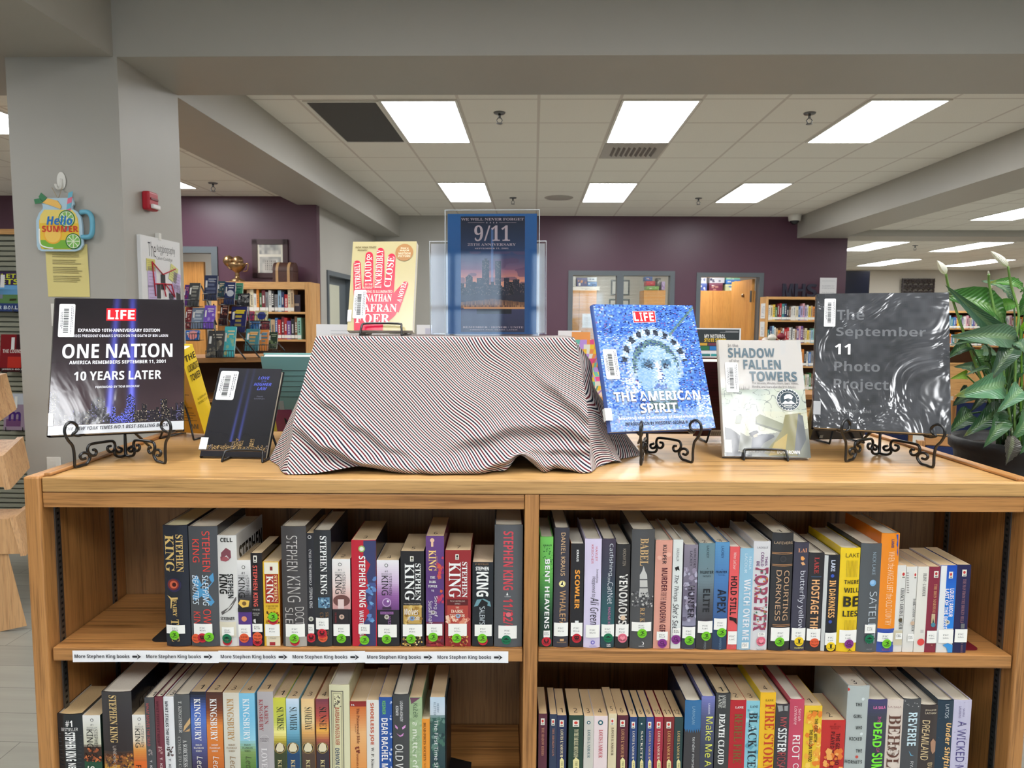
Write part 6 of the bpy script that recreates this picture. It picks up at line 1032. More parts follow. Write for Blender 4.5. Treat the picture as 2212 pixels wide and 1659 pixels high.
d.T(b, 'ONE NATION', 285, 468, 1192, 584, (226, 228, 232), 'b', m_); d.T(b, 'AMERICA REMEMBERS SEPTEMBER 11, 2001', 342, 604, 1136, 636, (232, 232, 236), 'b', m_)
d.T(b, '10 YEARS LATER', 382, 692, 1100, 765, (230, 231, 235), 'b', m_); d.T(b, 'FOREWORD BY TOM BROKAW', 558, 812, 920, 830, (206, 206, 212), 'b', m_); d.T(b, 'THE NEW YORK TIMES NO.1 BEST-SELLING BOOK', 310, 1138, 1160, 1166, (60, 60, 66), 'bi', m_)
d.done(); d.barcode(256, 142, 388, 414); d.spine_label(168, 1042, 212, 1146)
# black book with two thin beams
d = Disp('display_book', 'small black book with two thin blue beams, on a short wire stand', 'book', (-.6884, 1.60, 1.1875), -3.17, 29.51, .41, .1511, .2222, .02, 'b60', 'books displayed on easels')
def art_law(u, v):
    c = mixc((40, 40, 46), (30, 30, 34), v)
    for a, bb in ((.46, .415), (.565, .535)):
        x = lerp(a, bb, v)
        if v < .84: q = (u - x) / .022; c = mixc(c, (66, 74, 150), (.12 + .8 * v) * math.exp(-q * q))
    top = .86 + .03 * (hsh(int(u * 30), 1)); 
    if .44 < u < .62: top = .79 + .05 * hsh(int(u * 26), 2)
    if .72 < u < .78: top = .8
    if top < v < .925: 
        c = (40, 36, 34)
        if hsh(int(u * 120), int(v * 180)) > .55: c = mixc((60, 52, 46), (214, 176, 110) if hsh(int(u * 40), 5) > .3 else (160, 150, 150), hsh(int(u * 120), int(v * 180) + 4))
    if .925 < v < .94: c = (90, 74, 60)
    if v > .94: c = (34, 33, 38)
    return c
b = d.cover((28, 28, 32), (26, 26, 30), art=art_law, nx=120, nz=180, m='jacket')
for s_, x0, y0, x1, y1 in (('LOVE', 1900, 738, 1994, 762), ('IS THE', 1926, 772, 1966, 780), ('HIGHER', 1864, 790, 2008, 815), ('LAW', 1890, 825, 1970, 850)): d.T(b, s_, x0, y0, x1, y1, (86, 96, 190), 'bi')
d.T(b, 'David', 1888, 896, 1938, 908, (100, 102, 120)); d.T(b, 'Levithan', 1866, 914, 1950, 926, (100, 102, 120)); d.done(); d.barcode(1570, 694, 1718, 932); d.spine_label(1420, 1240, 1482, 1338)
# mosaic book
K = 1.548 / 1.60
d = Disp('display_book', 'blue photo mosaic book with crowned statue face, on a scroll easel', 'book', scaled(.2460, 1.60, 1.2485, K), 14.11, 23.25, -.25, .2652 * K, .3172 * K, .022, 'z122', 'books displayed on easels')
def art_mosaic(u, v):
    i, j = int(u * 64), int(v * 120); r = random.Random(i * 977 + j * 31); k = r.random()
    base = mixc((40, 80, 170), (96, 146, 214), r.random())
    if k > .84: base = (28, 44, 100)
    if k > .92: base = (160, 188, 224)
    if k > .97: base = (120, 90, 140)
    j_ = lambda s: (r.random() - .5) * s
    light = mixc((130, 164, 210), (228, 230, 238), r.random()); dark = mixc((30, 34, 50), (76, 88, 100), r.random()); green = mixc((66, 96, 96), (112, 140, 136), r.random())
    # head turned a little to the right: hair line, brow, eye sockets, nose, cheek, neck
    x = (u - .53) / .2 + j_(.16); y = (v - .55) / .2 + j_(.16); cr = math.hypot((u - .52) / .27, (v - .50) / .25) + j_(.05); c = base
    if v > .84 + j_(.06): c = mixc(base, light, .55)
    if u < .3 and v > .25 and k > .4: c = mixc(base, light, .5)
    if .84 < cr < 1.0 and v < .6: c = mixc(light, base, .25)
    if 1.0 < cr < 1.2 and v < .47: c = dark if int(math.atan2(v - .5, u - .52) * 6.2 + 40) % 2 else light
    if 1.2 < cr < 1.26 and v < .4: c = mixc(base, light, .6)
    if cr < .84 and v < .82: c = green if k < .6 else mixc(base, dark, .5)
    f = x * x * .95 + (y - .05) ** 2 * (.8 if y < 0 else .72)
    if f < 1: c = mixc(light, (116, 156, 206), .3 + .25 * (x < -.35) + .2 * k)
    if f < 1 and -.5 < y < -.16 and (-.72 < x < -.12 or .2 < x < .72): c = mixc(base, green, .6)
    if -.34 < y < -.2 and (-.58 < x < -.22 or .3 < x < .6): c = dark
    if f < 1 and -.06 < x < .16 and -.4 < y < .35: c = mixc(light, (236, 232, 232), .6)
    if f < 1 and .16 < x < .26 and -.1 < y < .36: c = mixc(base, dark, .35)
    if abs(y - .36) < .05 and -.12 < x < .2: c = mixc(base, dark, .4)
    if abs(y - .58) < .07 and -.26 < x < .34: c = mixc((120, 130, 170), base, .5)
    if f < 1 and .7 < y: c = mixc(c, green, .4)
    if .66 < v < .84 and abs(u - .54) < .13 and f >= 1: c = mixc(green, dark, .3)
    if .56 + j_(.1) < v < .72 and .2 + j_(.08) < u < .34 and f >= 1 and k < .6: c = mixc(light, (226, 216, 214), .4)
    if u > .86 and .74 < v < .92 and k > .3: c = light
    if abs((u - .72) * .8 + (v - .24) - .0) < .012 and u > .7: c = green
    return c
b = d.cover((70, 96, 160), (60, 84, 150), art=art_mosaic, nx=64, nz=120, m='mylar_soft'); m_ = 'mylar_soft'
xa, xb, za, zb = d.rect(580, 205, 780, 302)
d.P(b, [(575, 207), (768, 204), (780, 302), (586, 305)], (232, 232, 232), m_); d.P(b, [(579, 210), (765, 208), (776, 299), (590, 302)], (206, 30, 44), m_)
for ch, x0, x1 in (('L', 590, 628), ('I', 640, 660), ('F', 674, 708), ('E', 720, 758)): d.T(b, ch, x0, 218, x1, 292, (238, 236, 232), 'B', m_)
for s_, x0, y0, x1, y1 in (('THE AMERICAN', 418, 888, 1156, 970), ('SPIRIT', 645, 990, 960, 1072)): d.T(b, s_, x0 - 5, y0 + 5, x1 + 5, y1 + 6, (50, 56, 76), 'B', m_); d.T(b, s_, x0, y0, x1, y1, (240, 240, 240), 'B', m_)
d.T(b, 'Meeting the Challenge of September 11', 462, 1098, 1164, 1130, (244, 244, 244), 'b', m_); d.T(b, 'INTRODUCTION BY PRESIDENT GEORGE W. BUSH', 512, 1146, 1136, 1174, (30, 30, 40), 'b', m_); d.done()
d.barcode(338, 532, 455, 788); d.spine_label(345, 1035, 402, 1140)
# graphic novel with rubble
K = 1.63 / 1.60
d = Disp('display_book', 'grey beige illustrated book with rubble and a round seal, on a short wire stand', 'book', scaled(.5065, 1.60, 1.1944, K), -5.31, 22.27, -.17, .1916 * K, .2836 * K, .018, 'z122', 'books displayed on easels')
def art_rubble(u, v):
    c = mixc((184, 178, 170), (168, 168, 168), .5 * sn(u * 5, v * 6) + .3 * v)
    if u > .75 and v < .35: c = mixc(c, (170, 172, 172), .35 * (sn(u * 9, v * 4, 3) > .5))
    if v > .42 + .02 * sn(u * 12, 0): 
        c = mixc((140, 152, 144), (176, 180, 164), sn(u * 9, v * 12, 2)); n = abs(sn(u * 13, v * 26, 5) - .5)
        if n < .02: c = (104, 112, 108)
    if v > .62: c = mixc(c, (182, 180, 154), .5)
    if v > .86 - .1 * u: c = mixc((96, 100, 96), (140, 142, 130), sn(u * 9, v * 9, 4))
    return c
b = d.cover((196, 190, 180), (190, 186, 178), art=art_rubble, nx=170, nz=250, m='jacket')
def PP(c, *pts): d.P(b, pts, c)
PP((120, 116, 80), (1880, 1090), (2010, 1075), (2040, 1200), (1990, 1440), (1750, 1440), (1700, 1420), (1800, 1300), (1850, 1220)); PP((92, 96, 100), (1990, 1080), (2030, 1100), (2060, 1300), (1990, 1440), (1960, 1400))
PP((160, 140, 80), (1790, 1330), (1900, 1250), (1880, 1420), (1740, 1440)); PP((112, 116, 92), (1630, 1110), (1665, 1085), (1870, 1170), (1850, 1225), (1640, 1160)); PP((84, 88, 74), (1630, 1110), (1640, 1160), (1850, 1225), (1840, 1240), (1628, 1170))
PP((60, 62, 66), (1365, 1195), (1420, 1210), (1500, 1270), (1560, 1320), (1600, 1450), (1380, 1440)); PP((110, 112, 104), (1500, 1240), (1600, 1300), (1590, 1440), (1480, 1400))
PP((44, 46, 52), (1570, 1250), (1610, 1228), (1640, 1225), (1655, 1240), (1600, 1280), (1585, 1270)); PP((70, 74, 82), (1600, 1285), (1680, 1255), (1780, 1260), (1790, 1280), (1700, 1330), (1650, 1400), (1590, 1380)); PP((150, 140, 120), (1605, 1268), (1640, 1250), (1645, 1275), (1615, 1285))
PP((130, 134, 124), (1465, 1100), (1500, 1085), (1515, 1110), (1500, 1165), (1455, 1165)); PP((96, 100, 96), (1480, 1088), (1505, 1084), (1510, 1100))
for q in range(9): PP((54, 60, 58), (1480 + q * 11, 878), (1476 + q * 11 + (q % 3) * 4, 835 + (q % 4) * 8), (1484 + q * 11, 878))
d.T(b, 'In the', 1390, 486, 1478, 512, (84, 84, 88)); d.T(b, 'SHADOW', 1392, 522, 1790, 604, (84, 102, 112), 'B'); d.T(b, 'of the', 1400, 618, 1488, 642, (84, 84, 88)); d.T(b, 'FALLEN', 1522, 622, 1842, 702, (84, 102, 112), 'B'); d.T(b, 'TOWERS', 1576, 722, 1980, 806, (84, 102, 112), 'B')
d.T(b, 'The Seconds, Minutes, Hours, Days, Weeks,', 1598, 812, 1992, 836, (70, 70, 76)); d.T(b, 'Months, and Years after the 9/11 Attacks', 1598, 842, 1968, 866, (70, 70, 76))
d.T(b, 'Written and Illustrated by', 1478, 1396, 1790, 1414, (210, 208, 200)); d.T(b, 'DON BROWN', 1812, 1396, 2004, 1424, (232, 230, 224), 'b'); 
n = len(b.f)
for r, c in ((100, (226, 226, 222)), (96, (40, 56, 66)), (74, (226, 226, 222)), (71, (40, 56, 66))): d.O(b, 1905, 964, r, c)
PP((232, 232, 228), (1850, 1000), (1880, 970), (1905, 985), (1930, 970), (1968, 1000), (1905, 998)); PP((232, 232, 228), (1870, 960), (1868, 935), (1890, 918), (1920, 916), (1945, 935), (1935, 960), (1905, 950)); d.T(b, 'FINALIST', 1872, 1006, 1940, 1020, (226, 226, 222), 'b')
for q in range(20):
    a = q / 20 * 6.283; X, Y = 1905 + 84 * math.sin(a), 964 - 84 * math.cos(a); d.O(b, X, Y, 4.5, (214, 216, 214))
d.done(); d.barcode(1372, 645, 1480, 900); d.spine_label(1364, 1304, 1424, 1412)
# big grey crinkled book
K = 1.64 / 1.58
d = Disp('display_book', 'large dark grey book in crinkled clear plastic, rightmost on a scroll easel', 'book', scaled(.6981, 1.58, 1.2653, K), -22.26, 19.96, -.26, .2691 * K, .3224 * K, .028, 'z170', 'books displayed on easels')
b = d.cover((50, 52, 56), (50, 52, 56), art=lambda u, v: mixc((40, 42, 46), (70, 72, 77), .5 * sn(u * 7, v * 8) + .5 * sn(u * 22, v * 30, 6)), nx=70, nz=84, m='mylar_crinkle'); gy = (100, 102, 106)
for s_, x0, y0, x1, y1, c in (('The', 308, 538, 478, 604, gy), ('September', 304, 648, 858, 722, gy), ('11', 296, 752, 392, 816, (232, 232, 230)), ('Photo', 292, 860, 574, 922, gy), ('Project', 288, 968, 628, 1052, gy), ('Edited by Michael Feldschuh', 284, 1154, 520, 1182, (104, 106, 110))): d.T(b, s_, x0, y0, x1, y1, c, 'b', 'mylar_crinkle')
d.done(); d.barcode(230, 474, 300, 646); d.spine_label(163, 1105, 208, 1188, (150, 152, 154))
# novel with a red hand, on the cloth
K = 1.665 / 1.68
d = Disp('display_book', 'cream paperback with a large red hand on its cover, standing on the cloth', 'book', scaled(-.3690, 1.68, 1.4732, K), -4.12, 16.91, -.46, .1552 * K, .2226 * K, .024, 'z70', 'books displayed on easels')
b = d.cover((206, 196, 150), (206, 196, 150), th=.0008, flush=.0006, face=(186, 172, 126), m='gloss', pages=(214, 208, 196), round_=False); hc = (200, 22, 60); g = 'gloss'
def finger(pts, w0, w1):
    L_, R_ = [], []
    for i, p in enumerate(pts):
        q = pts[min(i + 1, len(pts) - 1)]; o_ = pts[max(i - 1, 0)]; dx, dy = q[0] - o_[0], q[1] - o_[1]; n = math.hypot(dx, dy); w = w0 + (w1 - w0) * i / (len(pts) - 1); L_.append((p[0] - dy / n * w, p[1] + dx / n * w)); R_.append((p[0] + dy / n * w, p[1] - dx / n * w))
    p, q = pts[-1], pts[-2]; a = math.atan2(p[1] - q[1], p[0] - q[0]); cap = [(p[0] + w1 * math.cos(a + t), p[1] + w1 * math.sin(a + t)) for t in [math.pi / 2 - k * math.pi / 8 for k in range(1, 8)]]
    d.P(b, L_ + cap + R_[::-1], hc, g)
finger([(300, 900), (292, 760), (290, 610)], 40, 32); finger([(385, 880), (392, 700), (396, 535)], 46, 33); finger([(480, 880), (488, 690), (494, 500)], 48, 33); finger([(560, 900), (580, 720), (592, 550)], 46, 33); finger([(590, 1000), (655, 880), (712, 785)], 70, 24)
d.P(b, [(262, 830), (600, 800), (618, 920), (690, 930), (620, 1060), (540, 1130), (420, 1140), (262, 1185)], hc, g); d.P(b, [(262, 1100), (520, 1100), (512, 1188), (262, 1188)], hc, g)
wt = (240, 232, 214)
for s_, pa, pb, hh in (('EXTREMELY', (320, 825), (312, 592), 46), ('LOUD', (414, 762), (414, 585), 54), ('&', (372, 575), (424, 572), 50), ('INCREDIBLY', (500, 820), (520, 482), 56), ('CLOSE', (582, 812), (618, 545), 58), ('A NOVEL', (672, 945), (726, 770), 40)): d.Tr(b, s_, pa, pb, hh, wt, 's', g)
d.T(b, 'BY THE', 360, 778, 424, 796, wt, '', g); d.T(b, 'AUTHOR OF', 340, 806, 424, 826, wt, '', g); d.T(b, 'EVERYTHING IS ILLUMINATED', 290, 838, 596, 862, wt, '', g); d.T(b, 'JONATHAN', 290, 872, 592, 945, wt, 's', g); d.T(b, 'SAFRAN', 300, 958, 636, 1028, wt, 's', g); d.T(b, 'FOER', 275, 1046, 572, 1125, wt, 's', g)
d.T(b, 'NEW YORK TIMES', 275, 456, 458, 472, (110, 96, 60), 'bi', g); d.T(b, 'bestseller', 294, 480, 382, 494, (110, 96, 60), 'bi', g)
d.O(b, 702, 508, 78, (170, 120, 70), g)
for s_, x0, y0, x1, y1 in (('Now a', 672, 462, 738, 478), ('MAJOR', 664, 484, 746, 502), ('MOTION', 652, 508, 756, 526), ('PICTURE', 648, 532, 756, 550)): d.T(b, s_, x0, y0, x1, y1, (232, 214, 180), 'b', g)
d.done(); d.barcode(258, 836, 366, 1084); d.spine_label(206, 1010, 240, 1112)

# books facing the other way at the back of the bookcase (their back covers lean towards us)
def reverse_book(label, o, yaw, tilt, w, h, t, face, spine, spine_side, lines, extra=None, m='jacket'):
    d = Disp('display_book', label, 'book', o, yaw, tilt, 0, w, h, t, 'b60', 'books displayed facing the far side')
    b = MB(); th = .0028
    b.box(0, w, 0, th, 0, h, face, m); b.box(0, w, t - th, t, 0, h, spine, m); xs = w if spine_side > 0 else 0
    b.grid(lambda u, v: (xs + spine_side * .004 * math.sin(math.pi * u), t * (u if spine_side > 0 else 1 - u), h * v), 6, 1, spine, m)
    for x0, z, x1 in lines: b.box(w * x0, w * x1, -.0006, -.0001, h * z, h * z + .0016, mixc(face, (40, 34, 30), .55), m)
    if extra: extra(b, w, h, t)
    b.build('cover', d.root); b = MB(); f = .004; b.box(f if spine_side > 0 else .001, w - (.001 if spine_side > 0 else f), th + .0002, t - th - .0002, f, h - f, (230, 222, 204), 'pages'); b.build('page_block', d.root)
    return d
rnd = random.Random(5)
o = atY(441.5, 937, 1.87); yw = -17 * RAD; wY = .165
def ex_y(b, w, h, t):
    for s_, z0, z1 in (('THE', .86, .93), ('LOOMING', .74, .82), ('TOWER', .63, .71)): b.text(s_, lambda u, v: (w + .0046 - .0004 * (2 * u - 1) ** 2, t * (.12 + .76 * u), h * (z0 + (z1 - z0) * v)), (60, 50, 20), 'jacket', 'b')
    b.text('AL-QAEDA AND', lambda u, v: (w + .0046, t * (.15 + .7 * u), h * (.40 + .03 * v)), (70, 56, 20), 'jacket', ''); b.text('THE ROAD TO 9/11', lambda u, v: (w + .0046, t * (.1 + .8 * u), h * (.35 + .03 * v)), (70, 56, 20), 'jacket', '')
    b.text('AWARD WINNER', lambda u, v: (w * (.3 + .6 * u), -.0005, h * (.875 + .025 * v)), (70, 50, 20), 'jacket', 'b'); b.text('W', lambda u, v: (w * (.8 + .14 * u), -.0005, h * (.05 + .07 * v)), (110, 96, 70), 'jacket', 'B')
reverse_book('yellow hardback turned away, half hidden behind the skyline book', (o.x - wY * math.cos(yw), o.y - wY * math.sin(yw), o.z), -17, -20, wY, .235, .050, (206, 148, 44), (238, 206, 50), 1, [(.1 + .02 * rnd.random(), .83 - k * .032, .7 + .25 * rnd.random()) for k in range(22) if k not in (5, 9, 15)], ex_y)
o = atY(587, 931, 1.86)
def ex_t(b, w, h, t):
    b.box(w * .02, w * .6, -.0008, -.0002, .0, h * .14, (190, 184, 70), 'jacket'); b.box(w * .1, w * .4, -.0012, -.0002, .0, h * .3, (120, 50, 90), 'jacket'); b.box(w * .2, w * .28, -.0014, -.0002, h * .3, h * .42, (150, 160, 160), 'jacket')
reverse_book('teal hardback turned away, between the black book and the striped cloth', (o.x, o.y, o.z), 0, -20, .15, .212, .026, (112, 152, 150), (120, 170, 172), 1, [(.22, .82 - .07 * k, .8 + .1 * rnd.random()) for k in range(6)], ex_t)
o = atY(1497, 942, 1.87)
def ex_m(b, w, h, t): b.box(w * .27, w * .72, -.001, -.0002, h * .01, h * .09, (214, 210, 206), 'sticker'); [b.box(w * (.3 + .016 * k), w * (.307 + .016 * k), -.0014, -.0009, h * .02, h * .07, (40, 36, 40), 'sticker') for k in range(24)]
reverse_book('dark maroon hardback turned away, between the mosaic book and grey illustrated book', (o.x, o.y, o.z), 0, -20, .16, .215, .03, (66, 28, 36), (70, 30, 38), 1, [(.12 + .1 * rnd.random(), .9 - .04 * k, .6 + .3 * rnd.random()) for k in range(20) if k not in (4, 8, 13)], ex_m)
o = atY(1750, 950, 1.86)
def ex_b(b, w, h, t): b.box(w * .16, w * .22, -.001, -.0002, h * .02, h * .06, (150, 150, 140), 'jacket')
reverse_book('black book with olive spine turned away, behind the crinkled grey book', (o.x, o.y, o.z), 9, -20, .155, .225, .034, (32, 32, 34), (92, 86, 56), -1, [], ex_b)

# ------------------------------------------------------------------ acrylic signs on the cloth
d = Disp('sign_holder', 'clear acrylic stand holding the blue memorial poster, on the cloth', 'sign holder', (-.1420, 1.72, 1.4624), -2.82, 1, -.32, .2262, .2985, .012, 'z70', 'acrylic sign holders')
def art_sky(u, v):
    if not (.145 < u < .865 and .02 < v < .985): return mixc((40, 92, 146), (34, 78, 130), v)
    x = (u - .145) / .72; y = (v - .02) / .965
    c = mixc((24, 30, 48), (38, 60, 96), y / .35)
    if y > .3: c = mixc((40, 62, 100), (150, 96, 116), (y - .3) / .2)
    if y > .46: c = mixc((150, 96, 116), (226, 150, 120), (y - .46) / .1)
    if .3 < y < .58 and sn(x * 5, y * 26) > .62: c = mixc(c, (90, 66, 96), .6)
    if abs(x - .49) < .02 and y > .1: c = mixc(c, (110, 150, 210), .5)
    bl = .56 + .06 * hsh(int(x * 17), 4)
    if .34 < x < .45: bl = .36 + (.02 if x < .37 or x > .42 else 0)
    if .54 < x < .63: bl = .385
    if .08 < x < .19: bl = .50 + abs(x - .135) * .4
    if .25 < x < .34: bl = .53
    if .68 < x < .76: bl = .53
    if .82 < x < .92: bl = .54
    if y > bl:
        c = mixc((24, 26, 38), (44, 44, 60), hsh(int(x * 17), 2))
        if hsh(int(x * 115), int(y * 170)) > .93: c = (120, 98, 96)
    if y > .68: c = (40, 38, 54)
    if y > .71 + .03 * (2 * abs(x - .5)) and y < .79 + .02 * math.sin(x * 3): c = mixc((90, 60, 50), (196, 140, 90), hsh(int(x * 70), int(y * 30)) * ((y - .7) / .09))
    if y > .79: c = mixc((58, 60, 92), (40, 42, 66), (y - .79) * 4)
    if .78 < y < .80 and x > .05: c = (214, 150, 100)
    if .80 < y < .84 and .25 < x < .8: c = (26, 26, 36)
    return c
b = MB(); w, h = d.w, d.h; a0, a1, z0, z1 = .0065, w - .0065, .004, h - .009
b.box(a0, a1, .0040, .0044, z0, z1, (230, 230, 232), 'paper')
b.grid(lambda u, v: (a0 + (a1 - a0) * u, .0038, z0 + (z1 - z0) * v), 150, 190, lambda u, v: tuple(min(255, q * 1.12 + 6) for q in art_sky(u, 1 - v)), 'paper', False)
d.k = 0; d.e = lambda: .0036 - .00002 * 1
pk = (206, 186, 190)
def TT(s_, x0, y0, x1, y1, st=''): d.T(b, s_, x0, y0, x1, y1, pk, st, 'paper', .0035)
TT('WE WILL NEVER FORGET', 1197, 204, 1745, 226, 's'); TT('9/11', 1312, 268, 1625, 406, 's'); TT('25TH ANNIVERSARY', 1254, 424, 1676, 448, 's'); TT('SEPTEMBER 11, 2001', 1318, 464, 1612, 478, 's'); TT('REMEMBER ∙ HONOR ∙ UNITE', 1212, 1152, 1742, 1168, 's'); TT('TWENTY-FIVE YEARS LATER', 1270, 1178, 1690, 1188)
d.P = None
for x0, x1 in ((1255, 1400), (1530, 1680)): q = d.rect(x0, 243, x1, 245); b.face([(q[0], .0035, q[2]), (q[1], .0035, q[2]), (q[1], .0035, q[3]), (q[0], .0035, q[3])], pk, 'paper')
for x in (1422, 1452, 1482, 1508): q = d.rect(x - 4, 240, x + 4, 250); b.face([(q[0], .0035, q[2]), (q[1], .0035, q[2]), (q[1], .0035, q[3]), (q[0], .0035, q[3])], pk, 'paper')
b.build('poster_insert', d.root)
def acr(d, ins=True):
    w, h = d.w, d.h; b = MB(); b.box(0, w, 0, .0025, 0, h, m='acrylic'); b.build('front_sheet', d.root)
    b = MB(); b.box(0, w, .0055, .008, 0, h, m='acrylic'); b.box(0, w, .0025, .0055, h - .002, h, m='acrylic'); b.build('back_sheet', d.root)
    b = MB()
    for q in ((0, .0012, .0, .008), (w - .0012, w, .0, .008)): b.box(q[0], q[1], q[2], q[3], 0, h, (222, 226, 228), 'satin')
    b.box(0, w, 0, .008, h - .0012, h + .0002, (226, 230, 232), 'satin'); b.build('polished_edge', d.root)
    M = Matrix.Rotation(-11.5 * RAD, 4, 'X') if False else Matrix.Identity(4)
    b = MB(); M = Matrix.Rotation(1 * RAD, 4, 'X'); b.box(0, w, .009, .075, .0004, .0028, m='acrylic', M=M); b.build('foot', d.root)
acr(d)
d = Disp('sign_holder', 'clear acrylic stand with a blank white back, behind the blue memorial poster', 'sign holder', (-.1863, 1.80, 1.4625), -1.03, 1, -.6, .2931, .2330, .012, 'z70', 'acrylic sign holders')
b = MB(); b.box(.004, d.w - .004, .0035, .0045, .004, d.h - .006, (238, 236, 238), 'paper'); b.build('paper_insert', d.root); acr(d)

# ------------------------------------------------------------------ easels and stands
H1 = [(330, 1242), (362, 1215), (372, 1180), (350, 1152), (312, 1146), (274, 1178), (264, 1232), (288, 1290), (322, 1330), (333, 1380), (336, 1430), (340, 1505), (400, 1498), (440, 1478), (470, 1430), (455, 1396), (420, 1388), (390, 1404), (386, 1428), (404, 1442), (432, 1434)]
H2 = [(500, 1362), (520, 1360), (530, 1380), (516, 1406), (482, 1406), (456, 1380), (455, 1345), (480, 1316), (560, 1298), (670, 1280), (700, 1290), (708, 1325), (690, 1362), (660, 1374), (636, 1356), (640, 1330), (668, 1322)]
H3 = [(735, 1330), (766, 1338), (770, 1356), (750, 1372), (722, 1366), (706, 1345)]
H4 = [(706, 1340), (700, 1385), (720, 1408), (760, 1416), (795, 1412), (806, 1390), (808, 1300), (810, 1210)]
def easel(label, hinge, fl, fr, hk=1.0):
    """folding scroll easel: two bent wire halves hinged at the back, opening towards the viewer"""
    t = thing('scroll_easel', label, 'easel', WM(hinge[0], hinge[1], TOP + .0005), 'black scroll easels'); r = .0031
    for sg, ft in ((-1, fl), (1, fr)):
        v = Vector((ft[0] - hinge[0], ft[1] - hinge[1], 0)); L = v.length; v.normalize()
        def Q(p, off=0):
            x, y = p; s = (810 - x) / 470 * L; z = (1505 - (x - 340) * .225 - y) * .000262 * hk
            nrm = Vector((v.y, -v.x, 0)) * (1 if v.x > 0 else -1); nrm = nrm if nrm.y < 0 else -nrm
            return v * s + Vector((0, 0, max(z, 0) + r)) + nrm * off
        b = MB()
        hookp = [Q(p) for p in H1]; k = hookp[0]
        back = -(Vector((v.y, -v.x, 0)) * (1 if v.x * v.y != 0 and Vector((v.y, -v.x, 0)).y < 0 else -1))
        pre = [k + Vector((0, .045, -.006)), k + Vector((0, .02, -.006))]
        b.tube(pre + hookp, r, m='wire', smooth_path=4)
        for P in (H2, H3, H4): b.tube([Q(p) for p in P], r, m='wire', smooth_path=4)
        b.build('wire_half', t)
    b = MB(); b.box(-.012, .012, -.003, .003, .055, .085, m='wire'); b.build('hinge_plate', t)
    b = MB(); b.tube([(0, .0, .075), (0, .04, .05), (0, .11, .004)], r, m='wire', smooth_path=3); b.tube([(0, .002, .08), (0, .075, .25)], r, m='wire'); b.build('rear_leg', t)
oz = lambda x, y: (lambda p: (p.x, p.y))(atZ(x, y, TOP))
easel('black scroll easel holding the skyline book', oz(272, 987), oz(163, 1012), oz(357, 1003))
easel('black scroll easel holding the mosaic book, one half seen edge on', oz(1397, 978), oz(1384, 1006), oz(1495, 1001))
easel('black scroll easel holding the crinkled grey book', oz(1899, 982), oz(1827, 999), oz(2015, 1012))
def stand(label, M, w=.1, hb=.024, hp=.13, tilt=22, th=.022):
    t = thing('wire_stand', label, 'book stand', M, 'short wire book stands'); r = .0026; a = w / 2
    b = MB(); b.tube([(-a, .085, r), (-a, -.004, r), (-a + .001, -.014, r), (-a + .003, -.004 - 0.0032, hb * .75), (-a + .012, .002 - 0.0016, hb), (a - .012, .002 - 0.0016, hb), (a - .003, -.004 - 0.0032, hb * .75), (a - .001, -.014, r), (a, -.004, r), (a, .085, r)], r, m='wire', smooth_path=3); b.build('front_wire', t)
    yy = lambda z: max(.085 if z < .02 else 0, .006 + z * math.tan(tilt * RAD) + (th + .004) / math.cos(tilt * RAD)); b = MB(); b.tube([(-a, .085, r), (-a * .5, yy(hp * .6), hp * .6), (-.006, yy(hp), hp), (.006, yy(hp), hp), (a * .5, yy(hp * .6), hp * .6), (a, .085, r)], r, m='wire', smooth_path=4); b.build('back_wire', t)
p0, p1 = oz(484, 998), oz(569, 998); stand('short wire stand under the small black book', WM((p0[0] + p1[0]) / 2, p0[1] + .008, TOP + .0004, -.05), .092, tilt=30)
p0, p1 = oz(1607, 993), oz(1700, 996); stand('short wire stand under the grey illustrated book', WM((p0[0] + p1[0]) / 2, p0[1] + .0, TOP + .0004, -.1), .1)
pl, pr = atZ(783, 727.5, CZ), atZ(870, 727.5, CZ); k = (1.665 - .02) / pl.y
pc = atY(826, 727, 1.648); stand('short wire stand on the cloth under the red hand book', WM(pc.x, 1.648, CZ + .001, -.07), .098, .028, .11, 17, .026)
for lb, px, yaw, y in (('wire stand behind the skyline book, holding the yellow hardback', 408, 167, 1.875), ('wire stand holding the teal hardback', 596, 180, 1.87), ('wire stand holding the dark maroon hardback', 1560, 180, 1.875), ('wire stand holding the black olive spined book', 1808, 189, 1.87)):
    p = atY(px, 940, y); stand(lb, WM(p.x, y + .055, TOP + .0004, yaw * RAD), .1, tilt=20, th=.036)

# ------------------------------------------------------------------ peace lily
PX, PY = 1.425, 1.93; pot_z = .93
t = thing('potted_plant', 'potted peace lily with white buds and glossy leaves at the right of the bookcase', 'plant', WM(PX, PY, pot_z))
b = MB(); b.lathe([(.0, .0), (.10, .0), (.115, .02), (.135, .08), (.137, .1), (.15, .115), (.15, .135), (.143, .15), (.15, .19), (.153, .215), (.166, .226), (.168, .25), (.158, .256), (.15, .245), (.146, .22)], m='terracotta_dark', n=48); b.build('pot', t)
b = MB(); b.lathe([(0, .236), (.1, .232), (.148, .225)], (52, 40, 30), 'matte', 24, cap=False); b.build('soil', t)
def Lpt(X, Y, dy): q = atY(1960 + X * .32558, 520 + Y * .32558, PY + dy); return Vector((q.x - PX, q.y - PY, q.z - pot_z))
G1, G2, G3, G4 = (56, 104, 42), (84, 116, 88), (88, 148, 50), (40, 72, 42)
